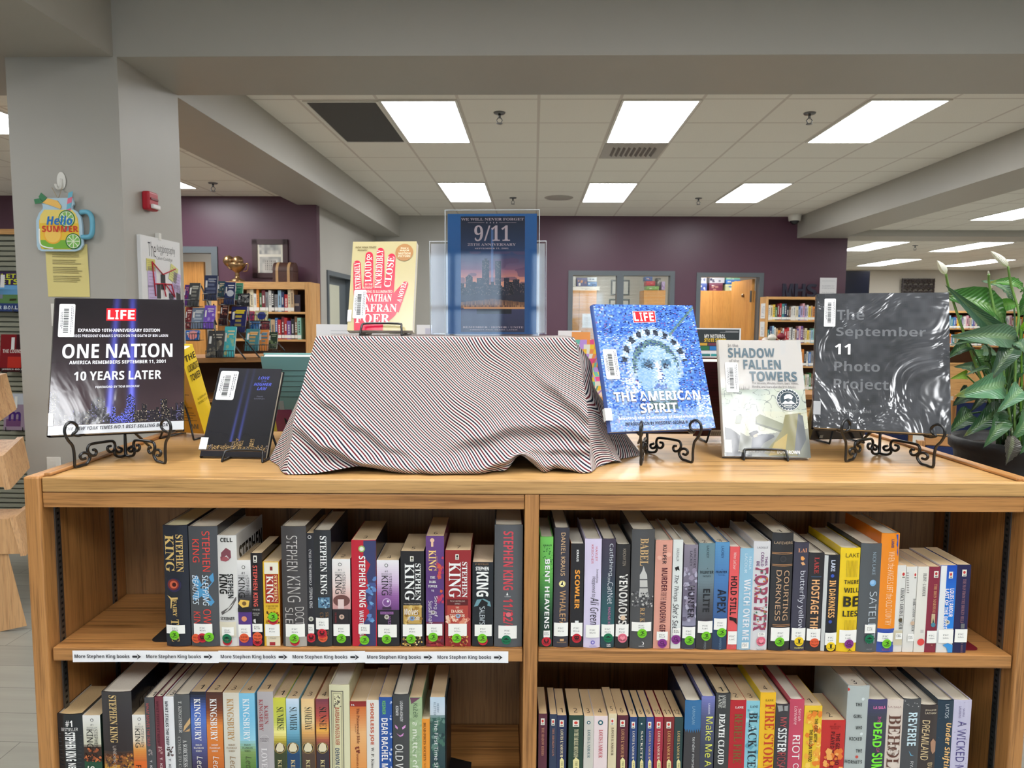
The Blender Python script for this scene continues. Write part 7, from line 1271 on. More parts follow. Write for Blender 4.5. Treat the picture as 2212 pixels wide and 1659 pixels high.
def leaf(base, tip, hw, col, d0=0, d1=0, bend=.03, roll=0., tipc=None):
    A, B_ = Lpt(*base, d0), Lpt(*tip, d1); ax = B_ - A; L = ax.length; ax.normalize()
    nrm = Vector((0, -1, .35)); nrm = (nrm - ax * nrm.dot(ax)).normalized(); sd = ax.cross(nrm).normalized(); nrm = Matrix.Rotation(roll, 3, ax) @ nrm; sd = Matrix.Rotation(roll, 3, ax) @ sd
    W = hw * .32558 * PY / FPX; b = MB(); n = 16
    def f(u, v):
        s = u; k = math.sin(math.pi * min(1, s ** .8)) ** .8 * (1 - .35 * s) * 1.18; x = (v - .5) * 2
        return A + ax * (L * s) + sd * (W * k * x) + nrm * (bend * math.sin(math.pi * s) + .3 * W * k * (x * x) + .1 * W * math.sin(s * 7 + x * 2) + .0025 * math.sin(s * 40 + abs(x) * 6) * abs(x)) + Vector((0, 0, -.015 * s * s))
    b.grid(f, n, 8, lambda u, v: mixc(mixc(col, (150, 170, 110), .35 if abs(v - .5) < .07 else 0), tipc or col, (u - .86) * 7 if tipc and u > .86 else 0), 'leaf', True, lambda u, v: (v, u + .35 * abs(v - .5)))
    st = Vector(((A.x + B_.x) * .12, .02 * math.sin(A.x * 40), .235))
    b.tube([st, st + (A - st) * .4 + Vector((0, 0, .05)), A - ax * .01, A + ax * L * .1], .003, mixc(col, (84, 122, 60), .5), 'leaf', 6, 4, r1=.002); b.build('leaf', t)
YT = (176, 160, 60); BT = (110, 80, 50)
for a in (((640, 548), (212, 320), 118, G1, .0, -.04, .03, .15, (90, 60, 40)), ((760, 720), (250, 252), 52, (64, 100, 72), -.02, -.05, .05, -.8), ((718, 655), (286, 596), 74, G2, -.08, -.14, .03, -.2), ((774, 350), (540, 240), 44, (74, 128, 52), .02, -.02, .02, .2, YT), ((690, 410), (495, 230), 44, G2, .05, .06, .02, .2), ((590, 450), (745, 385), 42, G3, .02, .0, .02, .0), ((745, 500), (790, 220), 46, G1, -.02, .0, .02, 0), ((760, 600), (790, 490), 34, (130, 190, 40), -.05, -.05, .01, 0),
          ((410, 700), (262, 745), 52, G4, .0, -.05, .02, .3), ((540, 815), (286, 652), 26, G4, -.02, -.06, .04, .6), ((700, 690), (540, 900), 62, (52, 78, 56), -.08, -.13, .03, .3, BT), ((645, 955), (312, 990), 88, (88, 134, 96), -.08, -.15, .03, -.1, YT), ((745, 985), (592, 1102), 58, (84, 128, 92), -.1, -.16, .03, .2), ((640, 1110), (372, 1262), 66, G4, -.08, -.14, .03, .2, (120, 120, 60)), ((610, 1150), (505, 1336), 58, (64, 100, 62), -.1, -.16, .03, .1),
          ((430, 1150), (270, 1240), 64, (44, 74, 44), -.02, -.08, .02, .3), ((690, 690), (800, 745), 44, G2, -.08, -.12, .02, 0), ((790, 1150), (680, 1295), 58, (70, 110, 66), -.12, -.16, .03, .1), ((800, 1260), (745, 1380), 50, (60, 100, 60), -.12, -.16, .02, 0), ((440, 730), (545, 880), 66, (70, 116, 56), .04, .06, .02, .2), ((440, 870), (310, 800), 40, G2, .05, .04, .02, 0), ((560, 930), (385, 855), 26, (60, 90, 60), -.04, -.08, .03, .7), ((390, 905), (285, 880), 34, (140, 180, 50), .05, .04, .02, 0), ((480, 740), (610, 730), 40, (116, 150, 120), .05, .02, .02, 0),
          ((640, 1000), (500, 1120), 60, (40, 62, 40), .05, .03, .02, .2), ((720, 1080), (640, 1200), 60, (46, 72, 44), .02, -.02, .02, .2), ((700, 820), (640, 960), 50, G4, .05, .05, .02, .4), ((760, 800), (660, 930), 44, (44, 84, 40), 0, -.02, .02, .2), ((420, 1010), (300, 1060), 60, (36, 60, 40), .06, .04, .02, .2), ((560, 1010), (420, 1100), 40, (40, 56, 36), .04, .02, .02, .4),
          ((860, 560), (1060, 330), 80, G1, .0, -.05, .03, 0), ((900, 700), (1180, 620), 80, G2, -.06, -.1, .03, 0), ((880, 900), (1150, 960), 80, (80, 124, 86), -.08, -.14, .03, 0), ((860, 1000), (1080, 1180), 70, G4, -.05, -.1, .03, 0), ((840, 480), (930, 200), 60, (74, 128, 52), .04, .05, .02, 0), ((850, 800), (1020, 780), 60, G1, .05, .1, .02, 0)): leaf(*a)
leaf((690, 1285), (655, 1450), 48, (74, 70, 62), -.17, -.175, .01, 0)
def spathe(tip, base, stem, wid, lb=None):
    b = MB(); A, B_ = Lpt(*base, -.06), Lpt(*tip, -.07); ax = (B_ - A); L = ax.length; ax.normalize(); sd = ax.cross(Vector((0, -1, 0))).normalized(); nr = Vector((0, -1, 0)); W = wid * .32558 * PY / FPX
    b.grid(lambda u, v: A + ax * (L * u) + sd * (W * math.sin(math.pi * u ** .7) ** .8 * math.cos((v - .5) * 4.2)) + nr * (W * .8 * math.sin(math.pi * u ** .7) ** .8 * math.sin((v - .5) * 4.2)), 14, 10, lambda u, v: mixc((206, 214, 170), (232, 230, 214), u * 3), 'leaf', True, lambda u, v: (v, u))
    P = [Lpt(*p, -.04) for p in reversed(stem)]; b.tube(P + [A], .0035, (126, 164, 84), 'leaf', 6, 4, r1=.003); b.build('flower', t)
spathe((197, 130), (256, 222), [(275, 312), (330, 480), (400, 680), (560, 1100), (660, 1290)], 26); spathe((552, 68), (668, 172), [(690, 300), (738, 480), (725, 640), (715, 900), (710, 1280)], 26); spathe((535, 198), (540, 222), [(545, 300), (600, 600), (690, 1250)], 7)
p = t; t = thing('plant_stand', 'low wooden stand under the potted lily, beyond the bookcase end', 'stand', WM(PX, PY, 0))
bx('top', t, -.16, .16, -.16, .16, pot_z - .03, pot_z - .0006, 'oak_x')
for sx in (-1, 1):
    for sy in (-1, 1): bx('leg', t, sx * .14 - .018, sx * .14 + .018, sy * .14 - .018, sy * .14 + .018, 0, pot_z - .031, 'oak_z')
# ------------------------------------------------------------------ furniture and books farther back
ORD = ['first', 'second', 'third', 'fourth', 'fifth', 'sixth', 'seventh', 'eighth', 'ninth', 'tenth', 'eleventh', 'twelfth', 'thirteenth', 'fourteenth', 'fifteenth', 'sixteenth', 'seventeenth', 'eighteenth', 'nineteenth', 'twentieth', 'twenty-first', 'twenty-second', 'twenty-third', 'twenty-fourth', 'twenty-fifth', 'twenty-sixth', 'twenty-seventh', 'twenty-eighth']
PAL = {'white': (222, 220, 214), 'cream': (214, 202, 170), 'black': (40, 38, 42), 'red': (176, 44, 46), 'maroon': (112, 44, 52), 'navy': (44, 54, 92), 'blue': (70, 116, 176), 'pale blue': (150, 184, 206), 'green': (62, 120, 74), 'teal': (60, 130, 132), 'mint': (140, 190, 172), 'yellow': (226, 192, 70), 'orange': (222, 136, 52), 'brown': (122, 86, 60), 'purple': (112, 80, 140), 'grey': (128, 128, 130), 'pink': (214, 160, 170), 'tan': (190, 160, 124), 'lilac': (176, 164, 200)}
def far_book(M, w, h, dep, col, label, group, rnd, flat=False):
    t = thing('book', label, 'book', M, group); c = PAL[col]; b = MB()
    b.grid(lambda u, v: (-w / 2 + w * u, -.0015 * math.sin(math.pi * u), h * v), 3, 1, c, 'satin')
    for sx in (-1, 1): b.box(min(sx * w / 2, sx * (w / 2 - .0015)), max(sx * w / 2, sx * (w / 2 - .0015)), 0, dep, 0, h, c, 'satin')
    lc = (232, 230, 224) if sum(c) < 380 else (70, 66, 70); e = -.0026
    a = h * rnd.uniform(.3, .4); z1 = h * rnd.uniform(.72, .92); k = w * rnd.uniform(.12, .22)
    n = rnd.randint(4, 8)
    for q in range(n): z = a + (z1 - a) * q / n; b.face([(-k, e, z), (k, e, z), (k, e, z + (z1 - a) / n * .7), (-k, e, z + (z1 - a) / n * .7)], lc, 'satin')
    b.build('cover', t)
    b = MB(); b.box(-w / 2 + .0017, w / 2 - .0017, .002, dep - .004, .002, h - .004, (222, 212, 192), 'pages'); b.build('page_block', t)
    b = MB(); b.face([(-w / 2, -.0022, .012), (w / 2, -.0022, .012), (w / 2, -.0022, .05), (-w / 2, -.0022, .05)], (230, 228, 222), 'sticker'); b.build('call_number_label', t)
    return t
def shelf_case(name, label, M, w, h, dep, levels, wood='pine', th=.035, group=None, back=(92, 66, 46), base=True):
    t = thing(name, label, 'bookcase', M, group)
    bx('side_panel', t, 0, th, 0, dep, 0, h, wood + '_z', bv=.003); bx('side_panel', t, w - th, w, 0, dep, 0, h, wood + '_z', bv=.003)
    bx('top_board', t, th, w - th, 0, dep, h - th * 1.2, h, wood + '_x', bv=.003); b = MB(); b.box(th, w - th, dep - .012, dep, .05, h - th, (84, 58, 38), 'matte'); b.build('back_panel', t)
    for z in levels: bx('shelf', t, th, w - th, .004, dep - .012, z - .025, z, wood + '_x', bv=.002)
    if base: bx('base_board', t, th, w - th, .02, .04, 0, min(levels) - .026 if levels else .08, wood + '_x', bv=0)
    return t
def fill(u0, u1, v, z, M0, cols, shelf, group, hr=(.19, .26), wr=(.018, .034), seed=1, dep=.15, gap=.0015, skip=()):
    r = random.Random(seed); x = u0; i = 0
    while i < len(cols):
        w = r.uniform(*wr); h = r.uniform(*hr)
        if x + w > u1: break
        far_book(M0 @ Matrix.Translation((x + w / 2, v + r.uniform(0, .012), z + .0006)), w, h, dep, cols[i], '%s book, %s from left, %s' % (cols[i], ORD[i], shelf), group, r)
        x += w + gap; i += 1
# bookcase on the far dark red wall
v = 11.42; pL, pT = rV(1656, 640, v), rV(1700, 641, v); wR = 1.0; hR = pT.z
M0 = RM(pL.x, v, 0); zsh = [rV(1720, y, v).z for y in (692, 741, 791, 842)] + [.12]
case = shelf_case('bookcase', 'light oak bookcase against the far dark red wall right of the open door', M0, wR, hR, .32, zsh)
cols = [['white', 'cream', 'yellow', 'green', 'maroon', 'red', 'teal', 'navy', 'black', 'brown', 'white', 'white', 'cream', 'blue', 'lilac', 'pink', 'lilac', 'white', 'yellow', 'tan', 'orange', 'yellow', 'black', 'white', 'cream', 'yellow', 'white', 'cream'],
        ['teal', 'navy', 'pale blue', 'white', 'tan', 'orange', 'brown', 'white', 'red', 'red', 'white', 'grey', 'white', 'tan', 'purple', 'pink', 'purple', 'brown', 'cream', 'yellow', 'cream', 'pale blue', 'mint', 'white', 'cream', 'navy', 'red', 'grey'],
        ['cream', 'red', 'navy', 'white', 'green', 'tan', 'yellow', 'navy', 'brown', 'cream', 'yellow', 'tan', 'lilac', 'navy', 'orange', 'tan', 'orange', 'black', 'white', 'blue', 'grey', 'cream'],
        ['white', 'navy', 'cream', 'tan', 'red', 'cream', 'black', 'green', 'maroon', 'white', 'yellow', 'cream', 'tan', 'grey', 'red', 'white', 'mint', 'cream', 'white', 'green', 'brown', 'navy']]
for k, nm in enumerate(('top', 'second', 'third', 'fourth')):
    fill(.045, wR - .045, .02, zsh[k], M0, cols[k], 'far right bookcase, %s shelf' % nm, 'books on the far right bookcase', seed=k + 3, wr=(.024, .042), hr=(.2, .27))
for z, lb in ((rV(1665, 655, v).z, 'upper'), (rV(1662, 695, v).z, 'lower')):
    b = MB(); b.box(-.002, 0, .04, .26, -.24, 0, (224, 224, 222), 'paper')
    for q in range(8): b.box(-.0026, -.002, .07, .07 + .15 * hsh(q, z), -.21 + q * .022, -.204 + q * .022, (140, 140, 150), 'matte')
    single('paper_notice', b, 'white notice taped to the side of the far right bookcase, %s of two' % lb, 'paper', RM(pL.x - .001, v, z), 'notices on the far bookcase side')
for ch, xa, xb in (('M', 1691, 1714), ('H', 1717, 1740), ('S', 1743, 1765)):
    a, c = rV(xa, 630, v + .15), rV(xb, 630, v + .15); hh = rV(1720, 613, v + .15).z - hR; b = MB(); V, F, (x0, x1, y0, y1) = glyphs(ch, 'B'); cnt = {}
    f = lambda p, y: ((p[0] - x0) / (x1 - x0) * (c.x - a.x), y, (p[1] - y0) / (y1 - y0) * hh)
    b.mesh([f(p, 0) for p in V], F, (38, 38, 56), 'satin'); b.mesh([f(p, .04) for p in V], [t_[::-1] for t_ in F], (38, 38, 56), 'satin')
    for fc in F:
        for i in range(len(fc)): e = tuple(sorted((fc[i], fc[i - 1]))); cnt[e] = cnt.get(e, 0) + 1
    for (i, j), n in cnt.items():
        if n == 1: b.face([f(V[i], 0), f(V[i], .04), f(V[j], .04), f(V[j], 0)], (34, 34, 50), 'satin')
    single('block_letter', b, 'dark block letter %s standing on top of the far right bookcase' % ch, 'letter', RM(a.x, v + .15, hR + .0005), 'block letters on the far bookcase')
a, c = rV(1772, 600, v + .1), rV(1808, 600, v + .1); b = MB(); w, h = c.x - a.x, a.z - hR
b.box(0, w, 0, .01, 0, h, (216, 216, 218), 'satin')
for k, (s_, f0) in enumerate((('Library hours', .8), ('Available for', .55), ('everyone', .42), ('Ask for help', .2))): b.text(s_, lambda u, q: (w * (.12 + .76 * u), -.0008, h * (f0 + .07 * q)), (150, 150, 158), 'satin', '')
b.text = None
b2 = MB(); b2.v, b2.f, b2.c, b2.m, b2.s = b.v, b.f, b.c, b.m, b.s
single('table_sign', b2, 'white printed sign standing on the far right bookcase beside the block letters', 'sign', RM(a.x, v + .1, hR + .0005))
# office seen through the window and door
def cabinet(label, u0, u1, v0, v1, z1, doors):
    t = thing('cabinet', label, 'cabinet', RM(u0, v0, 0), 'office cabinets'); w = u1 - u0
    bx('body', t, 0, w, .02, v1 - v0, 0.0, z1, 'birch', bv=.003)
    for k in range(doors):
        a, c = w * k / doors + .004, w * (k + 1) / doors - .004; bx('door', t, a, c, 0, .019, .08, z1 - .01, 'birch', bv=.003); dr = t.children[-1]
        b = MB(); hx = c - .05 if k % 2 == 0 else a + .05; b.tube([(hx, -.0, 1.02), (hx, -.03, 1.04), (hx, -.03, 1.16), (hx, -.0, 1.18)], .006, (170, 150, 120), 'gold_metal', 6); b.build('handle', dr)
    return t
VO = 14.1; q = rV(1560, 628, VO); ZCAB = q.z
cabinet('wooden office cabinet seen through the open door', rV(1490, 640, VO).x, rV(1640, 640, VO).x, VO, VO + .6, ZCAB, 3)
cw0, cw1 = rV(1236, 640, VO).x, rV(1289, 640, VO).x; cabinet('wooden office cabinet seen through the left window pane', cw0 - .2, cw1, VO, VO + .6, rV(1260, 627, VO).z, 2)
cx0, cx1 = rV(1391, 640, VO).x, rV(1440, 640, VO).x; cabinet('wooden office cabinet seen through the right window pane', cx0, cx1 - .02, VO, VO + .6, rV(1415, 627, VO).z, 1)
def carton(px0, py0, px1, py1, c1, c2, label, seed, group='boxes stacked on the office cabinets', v=VO + .08, zb=None):
    a, c = rV(px0, py1, v), rV(px1, py0, v); r = random.Random(seed); t = thing('game_box', label, 'box', RM(a.x, v, a.z if zb is None else zb), group); w, h = c.x - a.x - .006, c.z - a.z - .004
    b = MB(); b.box(0, w, 0, .3, 0, h, c1, 'satin')
    for k in range(5): x = r.uniform(0, .75) * w; z = r.uniform(.05, .6) * h; b.box(x, x + r.uniform(.1, .25) * w, -.001, 0, z, z + r.uniform(.15, .35) * h, r.choice((c2, (230, 228, 220), mixc(c1, c2, .5))), 'satin')
    b.build('box_body', t); b = MB(); b.box(-.002, w + .002, -.0025, .302, h * .72, h + .001, mixc(c1, (255, 255, 255), .15), 'satin'); b.build('lid', t)
zt = ZCAB
for a in ((1511, 612, 1528, 628, (70, 90, 160), (206, 206, 220), 'blue box with white pattern, bottom left of the boxes in the doorway', 1), (1511, 597, 1527, 612, (206, 206, 210), (60, 80, 150), 'white and blue box, top left of the boxes in the doorway', 2), (1532, 611, 1562, 628, (110, 50, 70), (230, 190, 150), 'maroon box with round pictures, second bottom box in the doorway', 3), (1533, 597, 1566, 611, (200, 200, 204), (60, 60, 90), 'grey and white flat box over the maroon box', 4),
          (1567, 614, 1600, 628, (200, 206, 160), (60, 120, 200), 'pale green box with blue end, bottom right in the doorway', 5), (1568, 604, 1600, 613, (70, 130, 206), (230, 190, 150), 'blue box in the middle of the right stack in the doorway', 6), (1569, 597, 1599, 604, (140, 200, 170), (230, 230, 220), 'mint green box on top of the right stack in the doorway', 7)): carton(*a)
zw = rV(1260, 627, VO).z
for a in ((1236, 619, 1296, 627, (226, 224, 216), (190, 190, 190), 'flat white box under the puzzles behind the left pane', 11), (1246, 600, 1269, 618, (90, 90, 130), (226, 160, 110), 'blue and orange puzzle box behind the left window pane', 12), (1269, 599, 1290, 608, (206, 210, 214), (90, 110, 140), 'white puzzle box on top, behind the left window pane', 13), (1269, 609, 1290, 618, (90, 130, 180), (40, 60, 90), 'blue puzzle box beneath the white one behind the left pane', 14), (1235, 597, 1244, 618, (214, 212, 206), (190, 188, 180), 'narrow white box at the edge of the left window pane', 15),
          (1397, 618, 1424, 626, (120, 166, 80), (90, 130, 60), 'green flat box behind the right window pane', 16), (1396, 607, 1416, 617, (186, 44, 60), (230, 120, 110), 'red box behind the right window pane', 17), (1394, 597, 1410, 606, (80, 110, 170), (206, 90, 80), 'small blue and red box on the red box behind the right pane', 18), (1429, 608, 1437, 626, (176, 150, 196), (120, 90, 150), 'upright lilac box behind the right window pane', 19), (1420, 600, 1428, 617, (90, 88, 84), (206, 200, 190), 'upright grey box behind the right window pane', 20)): carton(*a)
def frame_pic(px0, py0, px1, py1, v, label, group=None, fcol=(60, 70, 74), pic=None, rm=None, ft=.03):
    a, c = rV(px0, py1, v), rV(px1, py0, v); t = thing('picture_frame', label, 'picture', RM(a.x, v - .03, a.z), group); w, h = c.x - a.x, c.z - a.z
    b = MB()
    for q in ((0, w, 0, ft), (0, w, h - ft, h), (0, ft, ft, h - ft), (w - ft, w, ft, h - ft)): b.box(q[0], q[1], 0, .028, q[2], q[3], fcol, 'satin')
    b.build('frame', t); b = MB()
    if pic: b.art(ft, w - ft, ft, h - ft, .012, 60, 44, pic, 'paper')
    else:
        b.box(ft, w - ft, .012, .014, ft, h - ft, (222, 222, 214), 'paper')
        for k in range(9): b.box(w * .25, w * (.5 + .25 * hsh(k, 3)), .0112, .012, h * (.2 + .065 * k), h * (.2 + .065 * k) + .01, (180, 180, 174), 'matte')
    b.build('print', t)
frame_pic(1319, 605, 1360, 638, 14.8, 'upper framed certificate on the office back wall, behind the window', 'certificates in the office'); frame_pic(1315, 646, 1360, 682, 14.8, 'lower framed certificate on the office back wall, behind the window', 'certificates in the office')
t = thing('window_blind', 'thin slatted blind hanging inside the double office window', 'blind', RM(W0 + .08, VB + .15, 0)); b = MB(); ww = W1 - W0 - .16
for k in range(52):
    z = 1.04 + k * .0235; M_ = Matrix.Translation((0, 0, z)) @ Matrix.Rotation(.12, 4, 'X'); b.box(0, ww, -.011, .011, -.0006, .0006, (206, 206, 196), 'satin', M_)
b.build('slats', t)
b = MB()
for f in (.1, .5, .9): b.tube([(ww * f, -.012, 1.02), (ww * f, -.012, 2.26)], .0012, (190, 190, 184), 'matte', 4)
b.build('ladder_cord', t); b = MB(); b.box(0, ww, -.02, .02, 2.245, 2.27, (206, 206, 200), 'satin'); b.build('head_rail', t)
b = MB(); a, c = rV(1258, 708, VO - .05), rV(1280, 678, VO - .05); b.box(0, c.x - a.x, 0, .002, 0, c.z - a.z, (222, 222, 222), 'paper')
for k in range(8): b.box(.03, (c.x - a.x) * .85, -.0008, 0, .03 + k * .025, .036 + k * .025, (170, 170, 176), 'matte')
single('paper_notice', b, 'white sheet taped to the cabinet behind the left window pane', 'paper', RM(a.x, VO - .0035, a.z))

# second bookcase row behind ours, with signs on it
M0 = WM(-.86, 3.0, 0); t = shelf_case('bookcase', 'low oak bookcase behind the display, hidden by the striped cloth', M0, 1.95, 1.18, .6, [.12, .5, .85])
def counter_sign(px0, px1, py_top, y, zb, label, drawf, frame=True, th=.012):
    a, c = atY(px0, py_top, y), atY(px1, py_top, y); t = thing('table_sign', label, 'sign', WM(a.x, y, zb + .0005)); w, h = c.x - a.x, a.z - zb; b = MB(); b.box(0, w, 0, th, 0, h, (222, 222, 224), 'satin'); drawf(b, w, h); b.build('panel', t)
    b = MB(); b.box(0, w, -.0, .08, -.0, .004, (222, 226, 228), 'satin'); b.build('foot', t)
def s1(b, w, h):
    for k, (x0, x1) in enumerate(((.2, .5), (.2, .9))): b.box(w * x0, w * x1, -.001, 0, h * (.90 - .045 * k), h * (.90 - .045 * k) + .002, (180, 180, 186), 'matte')
    b.text('DEVICES', lambda u, v: (w * (.3 + .6 * u), -.001, h * (.77 + .075 * v)), (52, 82, 100), 'satin', 'b')
counter_sign(683, 840, 700.5, 3.2, 1.18, 'white paper sign with blue capital letters behind the left end of the cloth', s1)
def s2(b, w, h): [b.box(w * .35, w * .65, -.001, 0, h * (.86 - .03 * k), h * (.86 - .03 * k) + .002, (200, 200, 206), 'matte') for k in range(2)]
counter_sign(1206, 1255, 714.5, 3.2, 1.18, 'plain white sign standing behind the right end of the cloth', s2)
def s3(b, w, h): b.box(w * .3, w * .8, -.001, 0, h * .86, h * .95, (190, 190, 206), 'matte')
counter_sign(900, 962, 702, 3.25, 1.18, 'small white card showing between the red hand book and memorial poster', s3)
def s4(b, w, h):
    b.box(w * .03, w * .97, -.001, 0, h * .66, h * .98, (46, 52, 54), 'satin'); e = -.0016
    for k, c in enumerate(((60, 60, 70), (50, 120, 120), (60, 150, 150), (140, 40, 80), (200, 110, 80))): b.box(w * (.08 + .18 * k), w * (.24 + .18 * k), e - .0004, e, h * .575, h * .61, c, 'satin')
    b.box(w * .1, w * .40, e, -.001, h * .665, h * .725, (44, 110, 74), 'satin'); b.box(w * .41, w * .95, e, -.001, h * .665, h * .725, (44, 116, 186), 'satin')
    b.box(w * .12, w * .36, e, -.001, h * .735, h * .775, (206, 160, 60), 'satin'); b.box(w * .38, w * .64, e, -.001, h * .735, h * .775, (110, 50, 70), 'satin')
    b.text('MY NATURAL', lambda u, v: (w * (.30 + .40 * u), e - .001, h * (.85 + .055 * v)), (232, 232, 228), 'satin', 'B'); b.text('STATE STORY', lambda u, v: (w * (.30 + .42 * u), e - .001, h * (.79 + .052 * v)), (236, 196, 50), 'satin', 'B')
    for k, x in enumerate((.6, .7)): b.box(w * x, w * .95, e, -.001, h * (.935 + .015 * k), h * (.94 + .015 * k), (190, 190, 190), 'satin')
    for k in range(14): b.box(w * .1, w * (.6 + .3 * hsh(k, 5)), e, 0, h * (.06 + .035 * k), h * (.066 + .035 * k), (190, 190, 196), 'satin')
counter_sign(1488, 1601, 708.5, 3.15, 1.18, 'dark poster with white and yellow capitals in a white frame, between two display books', s4)
t = thing('gift_bag', 'shiny rainbow cellophane bundle behind the right end of the cloth', 'gift bag', WM(atY(1264, 760, 3.08).x, 3.08, 1.1805))
b = MB(); r = random.Random(4)
b.grid(lambda u, v: ((.05 + .03 * v + .02 * math.sin(v * 9)) * math.cos(u * 6.283) * (1 + .2 * math.sin(u * 40)), (.04 + .02 * v) * math.sin(u * 6.283), .24 * v), 40, 12, lambda u, v: r.choice(((230, 90, 140), (240, 200, 70), (110, 190, 170), (190, 150, 220), (236, 150, 90), (230, 226, 210))), 'gloss', False); b.build('wrapper', t)
b = MB(); a = atY(1264, 716, 3.25); b.box(-.06, .02, -.01, -.006, .2, a.z - 1.18, (226, 150, 80), 'satin'); b.build('card', t)

# left wall bookcase with trophy, chest and picture
v = 8.22; aL, aR = rV(455, 612, v).x, rV(671, 612, v).x; hW = rV(600, 609, v).z; M0 = RM(aL, v, 0); zs = [rV(600, y, v).z for y in (673.5, 733)] + [.78, .42, .1]
shelf_case('bookcase', 'light oak bookcase with trophy and chest on top, against the left dark red wall', M0, aR - aL, hW, .36, zs, th=.07)
fill(rV(531, 660, v).x - aL, rV(634, 660, v).x - aL, .03, zs[0], M0, ['tan', 'cream', 'white', 'orange', 'green', 'maroon', 'grey', 'white', 'black', 'grey', 'pale blue', 'navy', 'red', 'cream', 'tan', 'black'], 'upper shelf under the bronze trophy', 'books on the left wall bookcase', seed=5, wr=(.026, .044), hr=(.2, .28))
fill(rV(570, 700, v).x - aL, rV(648, 700, v).x - aL, .03, zs[1], M0, ['cream', 'teal', 'tan', 'blue', 'red', 'maroon', 'red', 'purple', 'black', 'brown', 'mint', 'teal', 'cream'], 'second shelf under the bronze trophy', 'books on the left wall bookcase', seed=9, wr=(.028, .048), hr=(.2, .27))
a, c = rV(620, 673, v), rV(645, 636, v); t = thing('book', 'dark book shown face out at the end of the upper shelf under the chest', 'book', M0 @ Matrix.Translation((a.x - aL, .05, zs[0] + .0006)) , 'books on the left wall bookcase'); w, h = c.x - a.x, c.z - a.z
b = MB(); b.box(0, w, 0, .025, 0, h, (52, 42, 54), 'satin'); b.box(w * .1, w * .3, -.001, 0, h * .6, h * .9, (220, 218, 214), 'satin'); b.box(w * .35, w * .9, -.001, 0, h * .35, h * .5, (150, 130, 110), 'satin'); b.build('cover', t)
p = rV(512, 600, v + .15); t = thing('trophy', 'old bronze trophy cup with two round heads on the left wall bookcase', 'trophy', RM(p.x, v + .16, hW + .0005)); k = 1.0
b = MB(); b.lathe([(0, 0), (.085, .0), (.09, .02), (.06, .035), (.03, .05), (.022, .08), (.03, .09), (.02, .105), (.028, .12), (.06, .14), (.09, .18), (.10, .22), (.095, .225), (.0, .2)], m='gold_metal', n=28); b.build('cup', t)
for s, dx, dz in ((1, .01, .245), (-1, -.10, .25)):
    b = MB(); b.lathe([(0, -.065), (.035, -.055), (.06, -.02), (.065, .01), (.05, .045), (.02, .062), (0, .065)], m='gold_metal', n=20, c=(dx, 0, dz)); b.build('figure_head', t)
b = MB(); b.tube([(-.07, 0, .15), (-.12, 0, .2), (-.1, 0, .25)], .012, m='gold_metal', smooth_path=4); b.build('handle', t); b = MB(); b.tube([(.09, 0, .2), (.13, 0, .22), (.12, 0, .14), (.07, 0, .13)], .008, m='gold_metal', smooth_path=4); b.build('handle', t)
p0, p1 = rV(590, 606, v + .12), rV(634, 606, v + .12); w = p1.x - p0.x; hc_ = rV(610, 566, v + .12).z - hW; t = thing('treasure_chest', 'small brown treasure chest with tan straps on the left wall bookcase', 'chest', RM(p0.x, v + .1, hW + .0005))
b = MB(); b.box(0, w, 0, .2, 0, hc_ * .55, m='leather'); bevel(b.build('chest_body', t), .006)
b = MB(); b.grid(lambda u, q: (w * u, .1 - .1 * math.cos(q * math.pi), hc_ * .56 + hc_ * .44 * math.sin(q * math.pi)), 1, 14, (72, 44, 36), 'leather', True)
for x in (0, w): b.face([(x, .1 - .1 * math.cos(q * math.pi / 14), hc_ * .56 + hc_ * .44 * math.sin(q * math.pi / 14)) for q in (range(15) if x else range(14, -1, -1))], (72, 44, 36), 'leather')
b.build('lid', t)
for f in (.16, .72):
    b = MB(); b.box(w * f, w * (f + .13), -.004, 0, 0, hc_ * .56, (176, 140, 96), 'satin'); b.grid(lambda u, q: (w * (f + .13 * u), .1 - .104 * math.cos(q * math.pi), hc_ * .56 + hc_ * .46 * math.sin(q * math.pi)), 1, 12, (176, 140, 96), 'satin'); b.build('strap', t)
def pic_house(u, vv):
    c = (222, 218, 204)
    if .12 < vv < .55 and .08 < u < .92: c = mixc((150, 150, 146), (206, 204, 196), sn(u * 8, vv * 9))
    if .2 < vv < .46 and .28 < u < .72: c = mixc((190, 186, 178), (110, 110, 108), 1 if int(u * 40) % 3 == 0 and int(vv * 36) % 2 else .1)
    if .62 < vv < .9 and .08 < u < .92: c = mixc((140, 140, 138), (206, 204, 194), sn(u * 9, vv * 12, 2))
    return c
frame_pic(546, 590, 624, 528, VL, 'dark framed black and white building print on the left dark red wall', None, (62, 36, 40), pic_house, ft=.065) if False else frame_pic(546, 528 + 62, 624, 528, VL, 'dark framed black and white building print on the left dark red wall', None, (62, 36, 40), pic_house, ft=.06)

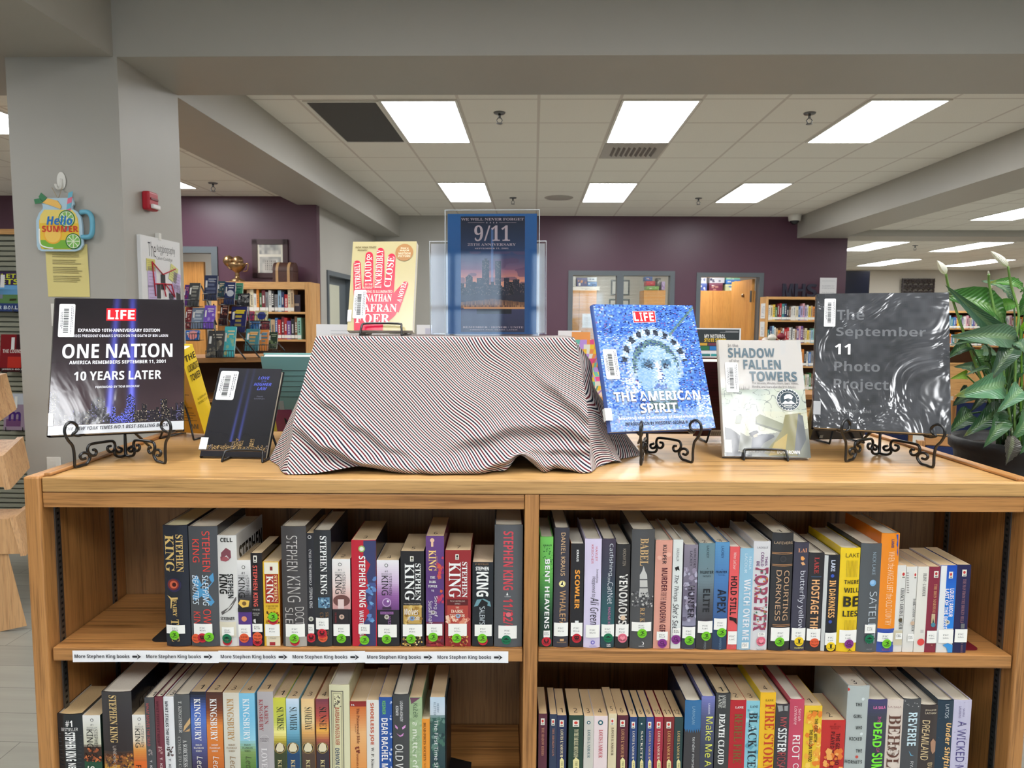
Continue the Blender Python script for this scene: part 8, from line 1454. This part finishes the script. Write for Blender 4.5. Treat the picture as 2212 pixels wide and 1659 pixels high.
# angled counter with wire display racks
YR = 22 * RAD
cpt = atY(470, 774, 5.7); CM = Matrix.Translation((cpt.x - .95, 5.7 - .36, 0)) @ Matrix.Rotation(YR, 4, 'Z'); ZT = 1.185
t = shelf_case('bookcase', 'low oak counter bookcase carrying the wire book racks, behind the yellow hardback', CM, 1.72, ZT, .6, [.12, .5, .85], wood='oak')
bx('divider', t, 1.5, 1.53, .002, .58, .1, ZT - .045, 'oak_z')
RB = []
def rack_book(x0, y0, x1, y1, c1, c2, label, d, lean=20, style=0, tit=None):
    ox, oy, s = ZOOM['z38']; X0, X1 = ox + x0 * s, ox + x1 * s; Y0, Y1 = oy + y0 * s, oy + y1 * s
    a, bb = atY((X0), Y1, d), atY(X1, Y1, d); top = atY(X0, Y0, d); w = bb.x - a.x; h = (top.z - a.z) / math.cos(lean * RAD) * .98; th = .018
    M = Matrix.Translation(a) @ Matrix.Rotation(.06, 4, 'Z') @ Matrix.Rotation(-lean * RAD, 4, 'X'); t = thing('book', label, 'book', M, 'books on the wire display racks')
    b = MB(); b.box(0, w, 0, .002, 0, h, c1, 'gloss'); b.box(0, w, th - .002, th, 0, h, c1, 'gloss'); b.box(0, .002, .002, th - .002, 0, h, mixc(c1, (20, 20, 24), .2), 'gloss')
    r = random.Random(int(x0 + y0)); e = -.0008
    if style == 0:
        for k in range(10): cx, cz = r.uniform(.12, .88) * w, r.uniform(.1, .75) * h; s_ = r.uniform(.05, .16) * w; b.face([(cx + s_ * math.cos(q), e - k * .0001, max(.002, min(h - .002, cz + s_ * 1.4 * math.sin(q)))) for q in [j * .9 for j in range(7)]], mixc(c1, c2, r.uniform(.3, 1)), 'gloss')
    if style == 1:
        for k in range(4): z = h * (.25 + .16 * k); q_ = r.uniform(.18, .4); b.box(w * (.5 - q_), w * (.5 + q_), e, 0, z, z + h * .09, mixc(c1, c2, .5 + .15 * k), 'gloss')
    if style == 2: b.face([(w * .55 + .34 * w * math.cos(q), e, h * .5 + .34 * w * math.sin(q)) for q in [j * .35 for j in range(18)]], c2, 'gloss')
    for k in range(2): z = h * (.82 - .1 * k); b.box(w * (.3 + .06 * k), w * (.9 - .06 * k), e - .0015, e - .001, z, z + h * .045, mixc(c2, (240, 236, 226), .4) if tit is None else tit, 'gloss')
    b.build('cover', t); b = MB(); b.box(.0022, w - .002, .0022, th - .0022, .002, h - .002, (214, 206, 190), 'pages'); b.build('page_block', t)
    b = MB(); b.box(w * .1, w * .24, -.003, -.0024, h * .5, h * .78, (228, 228, 226), 'sticker'); b.build('barcode_label', t)
    RB.append((a, w, d))
for a in ((95, 340, 158, 640, (90, 50, 120), (170, 50, 90), 'purple book at the far left of the top row of wire racks', 5.75), (158, 312, 300, 648, (70, 72, 74), (150, 150, 140), 'dark grey book with pale lettering, top row of left wire rack', 5.7, 20, 1), (380, 208, 556, 560, (52, 60, 92), (110, 120, 150), 'tall navy book on top of the middle wire rack', 5.8, 14, 1), (560, 292, 660, 520, (44, 74, 86), (190, 170, 130), 'dark teal book behind the navy one in the racks', 6.05), (660, 302, 800, 625, (44, 56, 100), (206, 210, 220), 'navy book with a white ring in the middle rack', 5.9, 16, 2), (797, 318, 912, 560, (66, 140, 110), (36, 90, 80), 'sea green book on the upper right of the racks', 6.1, 14, 1), (840, 465, 1005, 640, (46, 48, 54), (150, 150, 150), 'black book with grey picture, upper right of the racks', 6.0, 18),
          (110, 652, 200, 962, (130, 46, 54), (226, 180, 170), 'red book with a pale face on the left rack', 5.65), (202, 658, 368, 950, (120, 136, 160), (206, 216, 226), 'grey blue book with white handwriting on the left rack', 5.62, 20, 1), (368, 626, 516, 958, (124, 90, 196), (206, 190, 236), 'violet book in the middle row of the left rack', 5.6), (592, 590, 700, 905, (60, 34, 38), (220, 130, 100), 'dark red black book with coral top in the middle rack', 5.85), (735, 642, 945, 1010, (38, 42, 96), (226, 196, 60), 'large navy book with yellow title in the right rack', 5.8, 22, 1, (232, 206, 50)), (944, 712, 1072, 842, (206, 70, 100), (90, 60, 120), 'pink red book behind, right rack', 6.05), (1082, 704, 1252, 852, (226, 214, 160), (52, 66, 150), 'cream book with a big blue disc in the right rack', 6.05, 20, 2),
          (1000, 842, 1145, 970, (100, 160, 220), (40, 90, 160), 'light blue book in the right rack', 5.95), (1142, 850, 1282, 995, (90, 40, 54), (200, 90, 90), 'wine red book at the right of the right rack', 5.98, 20, 1), (118, 976, 305, 1115, (54, 110, 190), (236, 150, 150), 'blue book with rainbow at the bottom of the left rack', 5.5, 24, 2), (415, 978, 640, 1350, (62, 62, 64), (150, 140, 120), 'dark grey mountain book in the front row of the racks', 5.5), (640, 920, 795, 1345, (70, 176, 184), (206, 190, 120), 'turquoise book in the front row of the racks', 5.52), (945, 955, 1128, 1262, (70, 130, 140), (226, 160, 80), 'teal and orange book, front row of the right rack', 5.62, 22, 1), (1130, 966, 1258, 1260, (222, 140, 70), (70, 120, 150), 'orange book, front row of the right rack', 5.66, 22, 1), (1262, 1000, 1385, 1232, (44, 62, 48), (110, 130, 90), 'dark green book at the right end of the front row', 5.7, 22)): rack_book(*a)
def rack(label, pxs, rows, d0):
    """stepped wire rack: side rails, cross wires and pocket fronts"""
    ox, oy, s = ZOOM['z38']; P = lambda x, y, d: atY(ox + x * s, oy + y * s, d); t = thing('wire_rack', label, 'display rack', WM(), 'black wire book racks')
    b = MB()
    for x in pxs:
        q = P(x[0], x[1], x[2]); q2 = P(x[3], x[4], x[5]); b.tube([q, q2], .006, m='wire')
    b.build('side_rail', t)
    for (x0, x1, y, d) in rows:
        b = MB(); a, c = P(x0, y, d - .03), P(x1, y, d - .03); b.tube([a, c], .004, m='wire'); a2, c2 = a + Vector((0, 0, .05)), c + Vector((0, 0, .05)); b.tube([a2, c2], .003, m='wire'); n = max(3, int((x1 - x0) / 34))
        for k in range(n + 1): p = a.lerp(c, k / n); b.tube([p, p + Vector((0, 0, .05))], .0022, m='wire', n=5); b.tube([p, p + Vector((0, .07, .0))], .0022, m='wire', n=5)
        b.build('pocket', t)
rack('black wire rack on the left of the counter', [(118, 640, 5.75, 118, 1345, 5.45), (520, 620, 5.72, 560, 1350, 5.45), (350, 370, 5.95, 560, 900, 5.7), (790, 1160, 5.7, 960, 1375, 5.45)], [(118, 318, 650, 5.68), (118, 520, 962, 5.6), (118, 330, 1118, 5.48), (410, 800, 1352, 5.48), (370, 560, 566, 5.78)], 5.6)
rack('black wire rack on the right of the counter', [(660, 760, 5.95, 1150, 1350, 5.5), (1000, 640, 6.1, 1010, 960, 5.8), (1390, 1130, 5.9, 1500, 1265, 5.75)], [(560, 665, 524, 6.0), (797, 915, 564, 6.05), (838, 1010, 644, 5.95), (592, 705, 910, 5.82), (590, 800, 628, 5.86), (700, 960, 1012, 5.78), (940, 1260, 850, 5.98), (990, 1290, 972, 5.9), (940, 1400, 1268, 5.62)], 5.7)

# far right room: television, carved panel, low bookcases, vase
v = 19.9; a, c = rV(1828, 632, 17.5), rV(1880, 585, 17.5); t = thing('television', 'black flat television on a stand beyond the dark red wall end', 'television', RM(a.x - .3, 17.5, 0)); w = c.x - a.x + .3; z0, z1 = a.z - .15, c.z
b = MB(); b.box(0, w, 0, .05, z0, z1, (24, 24, 30), 'gloss'); bevel(b.build('bezel', t), .006); b = MB(); b.box(.03, w - .03, -.002, 0, z0 + .03, z1 - .03, (20, 24, 40), 'gloss'); b.build('screen', t)
b = MB(); b.tube([(w / 2, .04, z0 + .02), (w / 2, .04, .02)], .03, m='black_metal'); b.box(w / 2 - .4, w / 2 + .4, -.25, .3, 0, .03, m='black_metal'); b.build('stand', t)
a, c = rV(1948, 640, v), rV(2020, 602, v); t = thing('wall_panel', 'dark carved scrollwork panel on the far block wall', 'wall art', RM(a.x, v, a.z)); w, h = c.x - a.x, c.z - a.z; b = MB()
for q in ((0, w, 0, .03), (0, w, h - .03, h), (0, .03, 0, h), (w - .03, w, 0, h)): b.box(q[0], q[1], 0, .04, q[2], q[3], (52, 42, 40), 'satin')
b.build('frame', t); b = MB(); nx = 6
for i in range(nx):
    for j in range(3):
        cx, cz = w * (i + .5) / nx, h * (j + .5) / 3; R_ = w / nx * .56
        for sg in (-1, 1): b.tube([(cx + sg * R_ * (1 - q / 14) * math.cos(q * .6), .02, cz + R_ * (1 - q / 14) * math.sin(q * .6)) for q in range(13)], .016, (50, 40, 38), 'satin', 5)
        b.tube([(cx - R_, .02, cz - R_), (cx + R_, .02, cz + R_)], .014, (50, 40, 38), 'satin', 5); b.tube([(cx + R_, .02, cz - R_), (cx - R_, .02, cz + R_)], .014, (50, 40, 38), 'satin', 5)
b.build('scrollwork', t)
vL = 15.0; q0 = rV(2010, 671, vL); zl_ = q0.z; x_ = rV(2030, 671, vL).x
for k in range(2):
    M0 = RM(x_ + k * 1.02, vL, 0); lv = [zl_ - .36, zl_ - .72, zl_ - 1.08]
    shelf_case('bookcase', ('oak library bookcase behind the lily, left of two', 'oak library bookcase behind the lily, right of two')[k], M0, 1.0, zl_, .34, lv, group='bookcases behind the lily')
    for s_ in range(2):
        r = random.Random(40 + k * 3 + s_); cl = [r.choice(list(PAL)) for _ in range(22)]
        fill(.05, .93, .02, lv[s_], M0, cl, '%s shelf, %s bookcase behind the lily' % (('top', 'second')[s_], ('left', 'right')[k]), 'books behind the lily', seed=60 + k * 2 + s_, wr=(.028, .052), hr=(.2, .28))
p = rV(2142, 640, 17); t = thing('floor_vase', 'tall brown vase with a white flower head behind the lily', 'vase', RM(p.x, 17, zl_ - .3)); b = MB()
b.lathe([(0, 0), (.1, .0), (.16, .15), (.17, .3), (.1, .5), (.05, .62), (.06, .68), (.05, .68)], (112, 74, 56), 'satin', 24); b.build('body', t); b = MB(); b.tube([(0, 0, .6), (0, 0, .9)], .008, (120, 140, 80), 'matte'); b.lathe([(0, .86), (.06, .9), (.07, .96), (.0, 1.02)], (224, 220, 210), 'satin', 12); b.build('flower', t)
t = thing('cabinet', 'plain low cabinet under the brown vase in the right room', 'cabinet', RM(p.x - .5, 16.8, 0)); bx('body', t, 0, 1.0, 0, .5, 0, zl_ - .301, 'pine_z')
a = rV(1888, 625, 18.5); t = thing('potted_plant', 'tiny green pot plant in front of the far block wall', 'plant', RM(a.x, 18.5, 1.2)); b = MB(); b.lathe([(0, 0), (.1, 0), (.14, .25), (.13, .25)], (150, 140, 130), 'satin', 16); b.build('pot', t)
b = MB(); r = random.Random(8)
for k in range(26): an = r.uniform(0, 6.28); L_ = r.uniform(.25, .5); b.face([(0, 0, .2), (L_ * .5 * math.cos(an) - .03, L_ * .5 * math.sin(an), .25 + L_ * .7), (L_ * math.cos(an), L_ * math.sin(an), .25 + L_ * .6), (L_ * .5 * math.cos(an) + .03, L_ * .5 * math.sin(an) + .03, .25 + L_ * .6)], (70, 110, 60), 'satin')
b.build('foliage', t)
t = thing('cabinet', 'low pale cabinet under the tiny pot plant', 'cabinet', RM(a.x - .4, 18.3, 0)); bx('body', t, 0, .8, 0, .45, 0, 1.199, 'pine_z')
# reading chairs and a table to the right, beyond the bookcase
def chair(label, x, y, rz):
    t = thing('library_chair', label, 'chair', WM(x, y, 0, rz), 'wooden reading chairs')
    for sx in (-1, 1):
        bx('leg', t, sx * .21 - .018, sx * .21 + .018, -.2, -.164, 0, .44, 'oak_z'); bx('leg', t, sx * .21 - .018, sx * .21 + .018, .18, .216, 0, .92, 'oak_z')
    bx('seat', t, -.22, .22, -.22, .21, .44, .5, 'navy_fabric', bv=.015); bx('backrest', t, -.19, .19, .182, .214, .6, .9, 'navy_fabric', bv=.008); bx('top_rail', t, -.192, .192, .18, .216, .9, .96, 'oak_x')
for lb, px, y, rz in (('navy upholstered wooden chair seen between the grey book and lily pot', 2068, 3.6, 2.8), ('navy and wood chair partly hidden by the grey book', 1962, 4.6, .3), ('navy and wood chair behind the lily leaves', 2150, 5.2, .2)):
    p = atY(px, 980, y); chair(lb, p.x, y, rz)
p = atY(2130, 920, 4.4); t = thing('reading_table', 'wooden reading table beside the navy chairs behind the lily', 'table', WM(p.x + .55, 4.4, 0)); bx('table_top', t, -.6, .6, -.4, .4, .7, .74, 'oak_x', bv=.004)
for sx in (-1, 1):
    for sy in (-1, 1): bx('leg', t, sx * .54 - .03, sx * .54 + .03, sy * .34 - .03, sy * .34 + .03, 0, .6995, 'oak_z')
# flowers on a small table
p = atY(1668, 732, 6.0); t = thing('reading_table', 'small table under the rose bouquet near the far bookcase', 'table', WM(p.x, 6.0, 0)); bx('table_top', t, -.35, .35, -.3, .3, .88, .92, 'oak_x'); bx('pedestal', t, -.06, .06, -.06, .06, .0, .8795, 'oak_z'); bx('base', t, -.25, .25, -.25, .25, 0, .03, 'oak_x')
t = thing('flower_bouquet', 'red and white roses in a vase, just above the grey illustrated book', 'flowers', WM(p.x, 6.0, .9205)); b = MB(); b.lathe([(0, 0), (.06, 0), (.07, .1), (.05, .22), (.06, .26), (.05, .26)], (206, 210, 206), 'satin', 18); b.build('vase', t); ht = p.z - .92
for k, (dx, dz, c) in enumerate(((.07, .01, (130, 24, 44)), (.03, -.04, (140, 30, 50)), (-.05, -.03, (226, 216, 206)), (-.01, .0, (232, 226, 214)), (.1, -.05, (120, 20, 40)), (-.09, -.05, (200, 60, 80)))):
    b = MB(); b.tube([(0, 0, .2), (dx, .02 * (k % 3 - 1), ht + dz)], .004, (60, 90, 50), 'matte', 5)
    for q in range(3): b.lathe([(.0, -.02), (.03 - .006 * q, -.01), (.038 - .01 * q, .012), (.026 - .007 * q, .03 + .006 * q)], c, 'satin', 10, (dx, .02 * (k % 3 - 1), ht + dz), False)
    b.build('rose', t)
b = MB()
for k in range(18): an = k * 1.1; L_ = .09 + .03 * hsh(k, 1); b.face([(0, 0, ht - .12), (L_ * math.cos(an) - .02, L_ * math.sin(an), ht - .05), (L_ * 1.3 * math.cos(an), L_ * 1.3 * math.sin(an), ht - .03), (L_ * math.cos(an) + .02, L_ * math.sin(an), ht - .07)], (60, 100, 62), 'satin')
b.build('foliage', t)

# left edge: slatwall tower with books, tiered wooden display
v = 4.75; a = rV(24, 506, v); t = thing('slatwall_tower', 'grey slatwall display panel at the left edge behind the column', 'display', RM(a.x - 1.0, v, 0)); w = 1.35; h = a.z
b = MB(); b.box(0, w, .03, .06, 0, h, (126, 126, 112), 'satin')
n = int(h / .034)
for k in range(n): b.box(0, w, .006, .03, k * .034 + .006, k * .034 + .030, (150, 150, 134), 'satin')
b.build('slat_panel', t); b = MB(); b.box(-.01, w + .01, -.0, .07, h, h + .035, m='pine_x'); b.build('top_trim', t)
def slat_book(px0, py0, px1, py1, c1, c2, words, label, dz=0):
    vv = v - .07; a, c = rV(px0, py1, vv), rV(px1, py0, vv); t = thing('book', label, 'book', RM(a.x, vv - .02, a.z) @ Matrix.Rotation(-8 * RAD, 4, 'X'), 'books hung on the slatwall'); w, h = c.x - a.x, c.z - a.z; b = MB(); b.box(0, w, 0, .003, 0, h, c1, 'gloss'); b.box(0, w, .017, .02, 0, h, c1, 'gloss'); b.box(0, .003, .003, .017, 0, h, c1, 'gloss')
    for bxs in c2: b.box(w * bxs[0], w * bxs[1], -.001, 0, h * bxs[2], h * bxs[3], bxs[4], 'gloss')
    for s_, x0, x1, z0, z1, cc in words: b.text(s_, lambda u, q: (w * (x0 + (x1 - x0) * u), -.0016, h * (z0 + (z1 - z0) * q)), cc, 'gloss', 'B')
    b.build('cover', t); b = MB(); b.box(.0032, w - .003, .0032, .0168, .003, h - .003, (214, 206, 190), 'pages'); b.build('page_block', t)
    b = MB(); b.box(w * .42, w * .54, -.0032, -.0024, h * .6, h * .92, (228, 228, 226), 'sticker'); b.build('barcode_label', t)
    b = MB(); 
    for sx in (.15, .85): b.tube([(w * sx, .06, .02), (w * sx, .03, -.006), (w * sx, -.012, -.006), (w * sx, -.014, .02)], .003, m='wire')
    b.build('wire_holder', t)
slat_book(-28, 586, 42, 672, (48, 66, 118), [(0, 1, .2, .55, (92, 130, 80)), (0, 1, .42, .66, (110, 170, 220)), (.42, .5, .32, .5, (150, 150, 180)), (.7, .9, .26, .32, (80, 60, 40)), (0, 1, .66, 1, (56, 40, 78))], [('DELETE', .1, .98, .84, .95, (206, 214, 60)), ('BETS', .2, .95, .68, .82, (206, 214, 60)), ('FAIR BALL', .12, .95, .05, .14, (206, 220, 232))], 'sports book with lime title and blue foot on the left slatwall')
slat_book(3, 722, 56, 802, (130, 26, 34), [(.3, .8, .1, .4, (190, 50, 40)), (0, 1, .0, .1, (60, 16, 22)), (.6, 1, .6, 1, (60, 20, 30))], [('THE COUNSEL', .1, .95, .5, .6, (226, 206, 200)), ('JESSICA GOOD', .1, .95, .03, .08, (220, 214, 210))], 'red book below the sports book on the left slatwall')
slat_book(12, 850, 60, 928, (150, 130, 150), [(.1, .7, .1, .3, (110, 70, 110)), (0, 1, .7, 1, (190, 196, 206))], [('m', .2, .7, .25, .5, (70, 40, 110))], 'pale mauve book low on the left slatwall')
# tiered wooden book display at the left edge
v = 3.2; t = thing('tiered_display', 'tiered wooden book display with slanted trays at the left photo edge', 'display', RM(0, 0, 0)); ax = lambda px, py, d=0: rV(px, py, v + d)
def prism(b, P, D, m='tray_oak'):
    Q = [p + D for p in P]; n = len(P); b.face(P[::-1], m=m); b.face(Q, m=m)
    for i in range(n): b.face([P[i], P[(i + 1) % n], Q[(i + 1) % n], Q[i]], m=m)
for (pa, pb, pc, pd) in (((-34, 822), (14, 806), (36, 884), (-22, 925)), ((6, 985), (50, 943), (65, 1010), (23, 1057)), ((33, 1117), (64, 1092), (72, 1180), (57, 1200))):
    P = [ax(*pa), ax(*pb, .22), ax(*pc, .22), ax(*pd)]; D = Vector((-.02, -.012, 0)); b = MB(); prism(b, P, D); tr = b.build('end_board', t)
    c = sum(P, Vector()) / 4; I = [c + (p - c) * .9 + D * 1.02 for p in P]; b = MB(); prism(b, I, Vector((-.95, -.10, 0))); b.build('tray', t)
b = MB(); P = [ax(-70, 1130), ax(0, 1128), ax(58, 1352), ax(0, 1392), ax(-80, 1440)]; P = [Vector((p.x, p.y, max(p.z, .0))) for p in P]; prism(b, P, Vector((-.02, .025, 0))); b.build('side_board', t)
b = MB(); P = [Vector((p.x - .95, p.y - .1, p.z)) for p in P]; prism(b, P, Vector((-.02, .025, 0))); b.build('side_board', t)
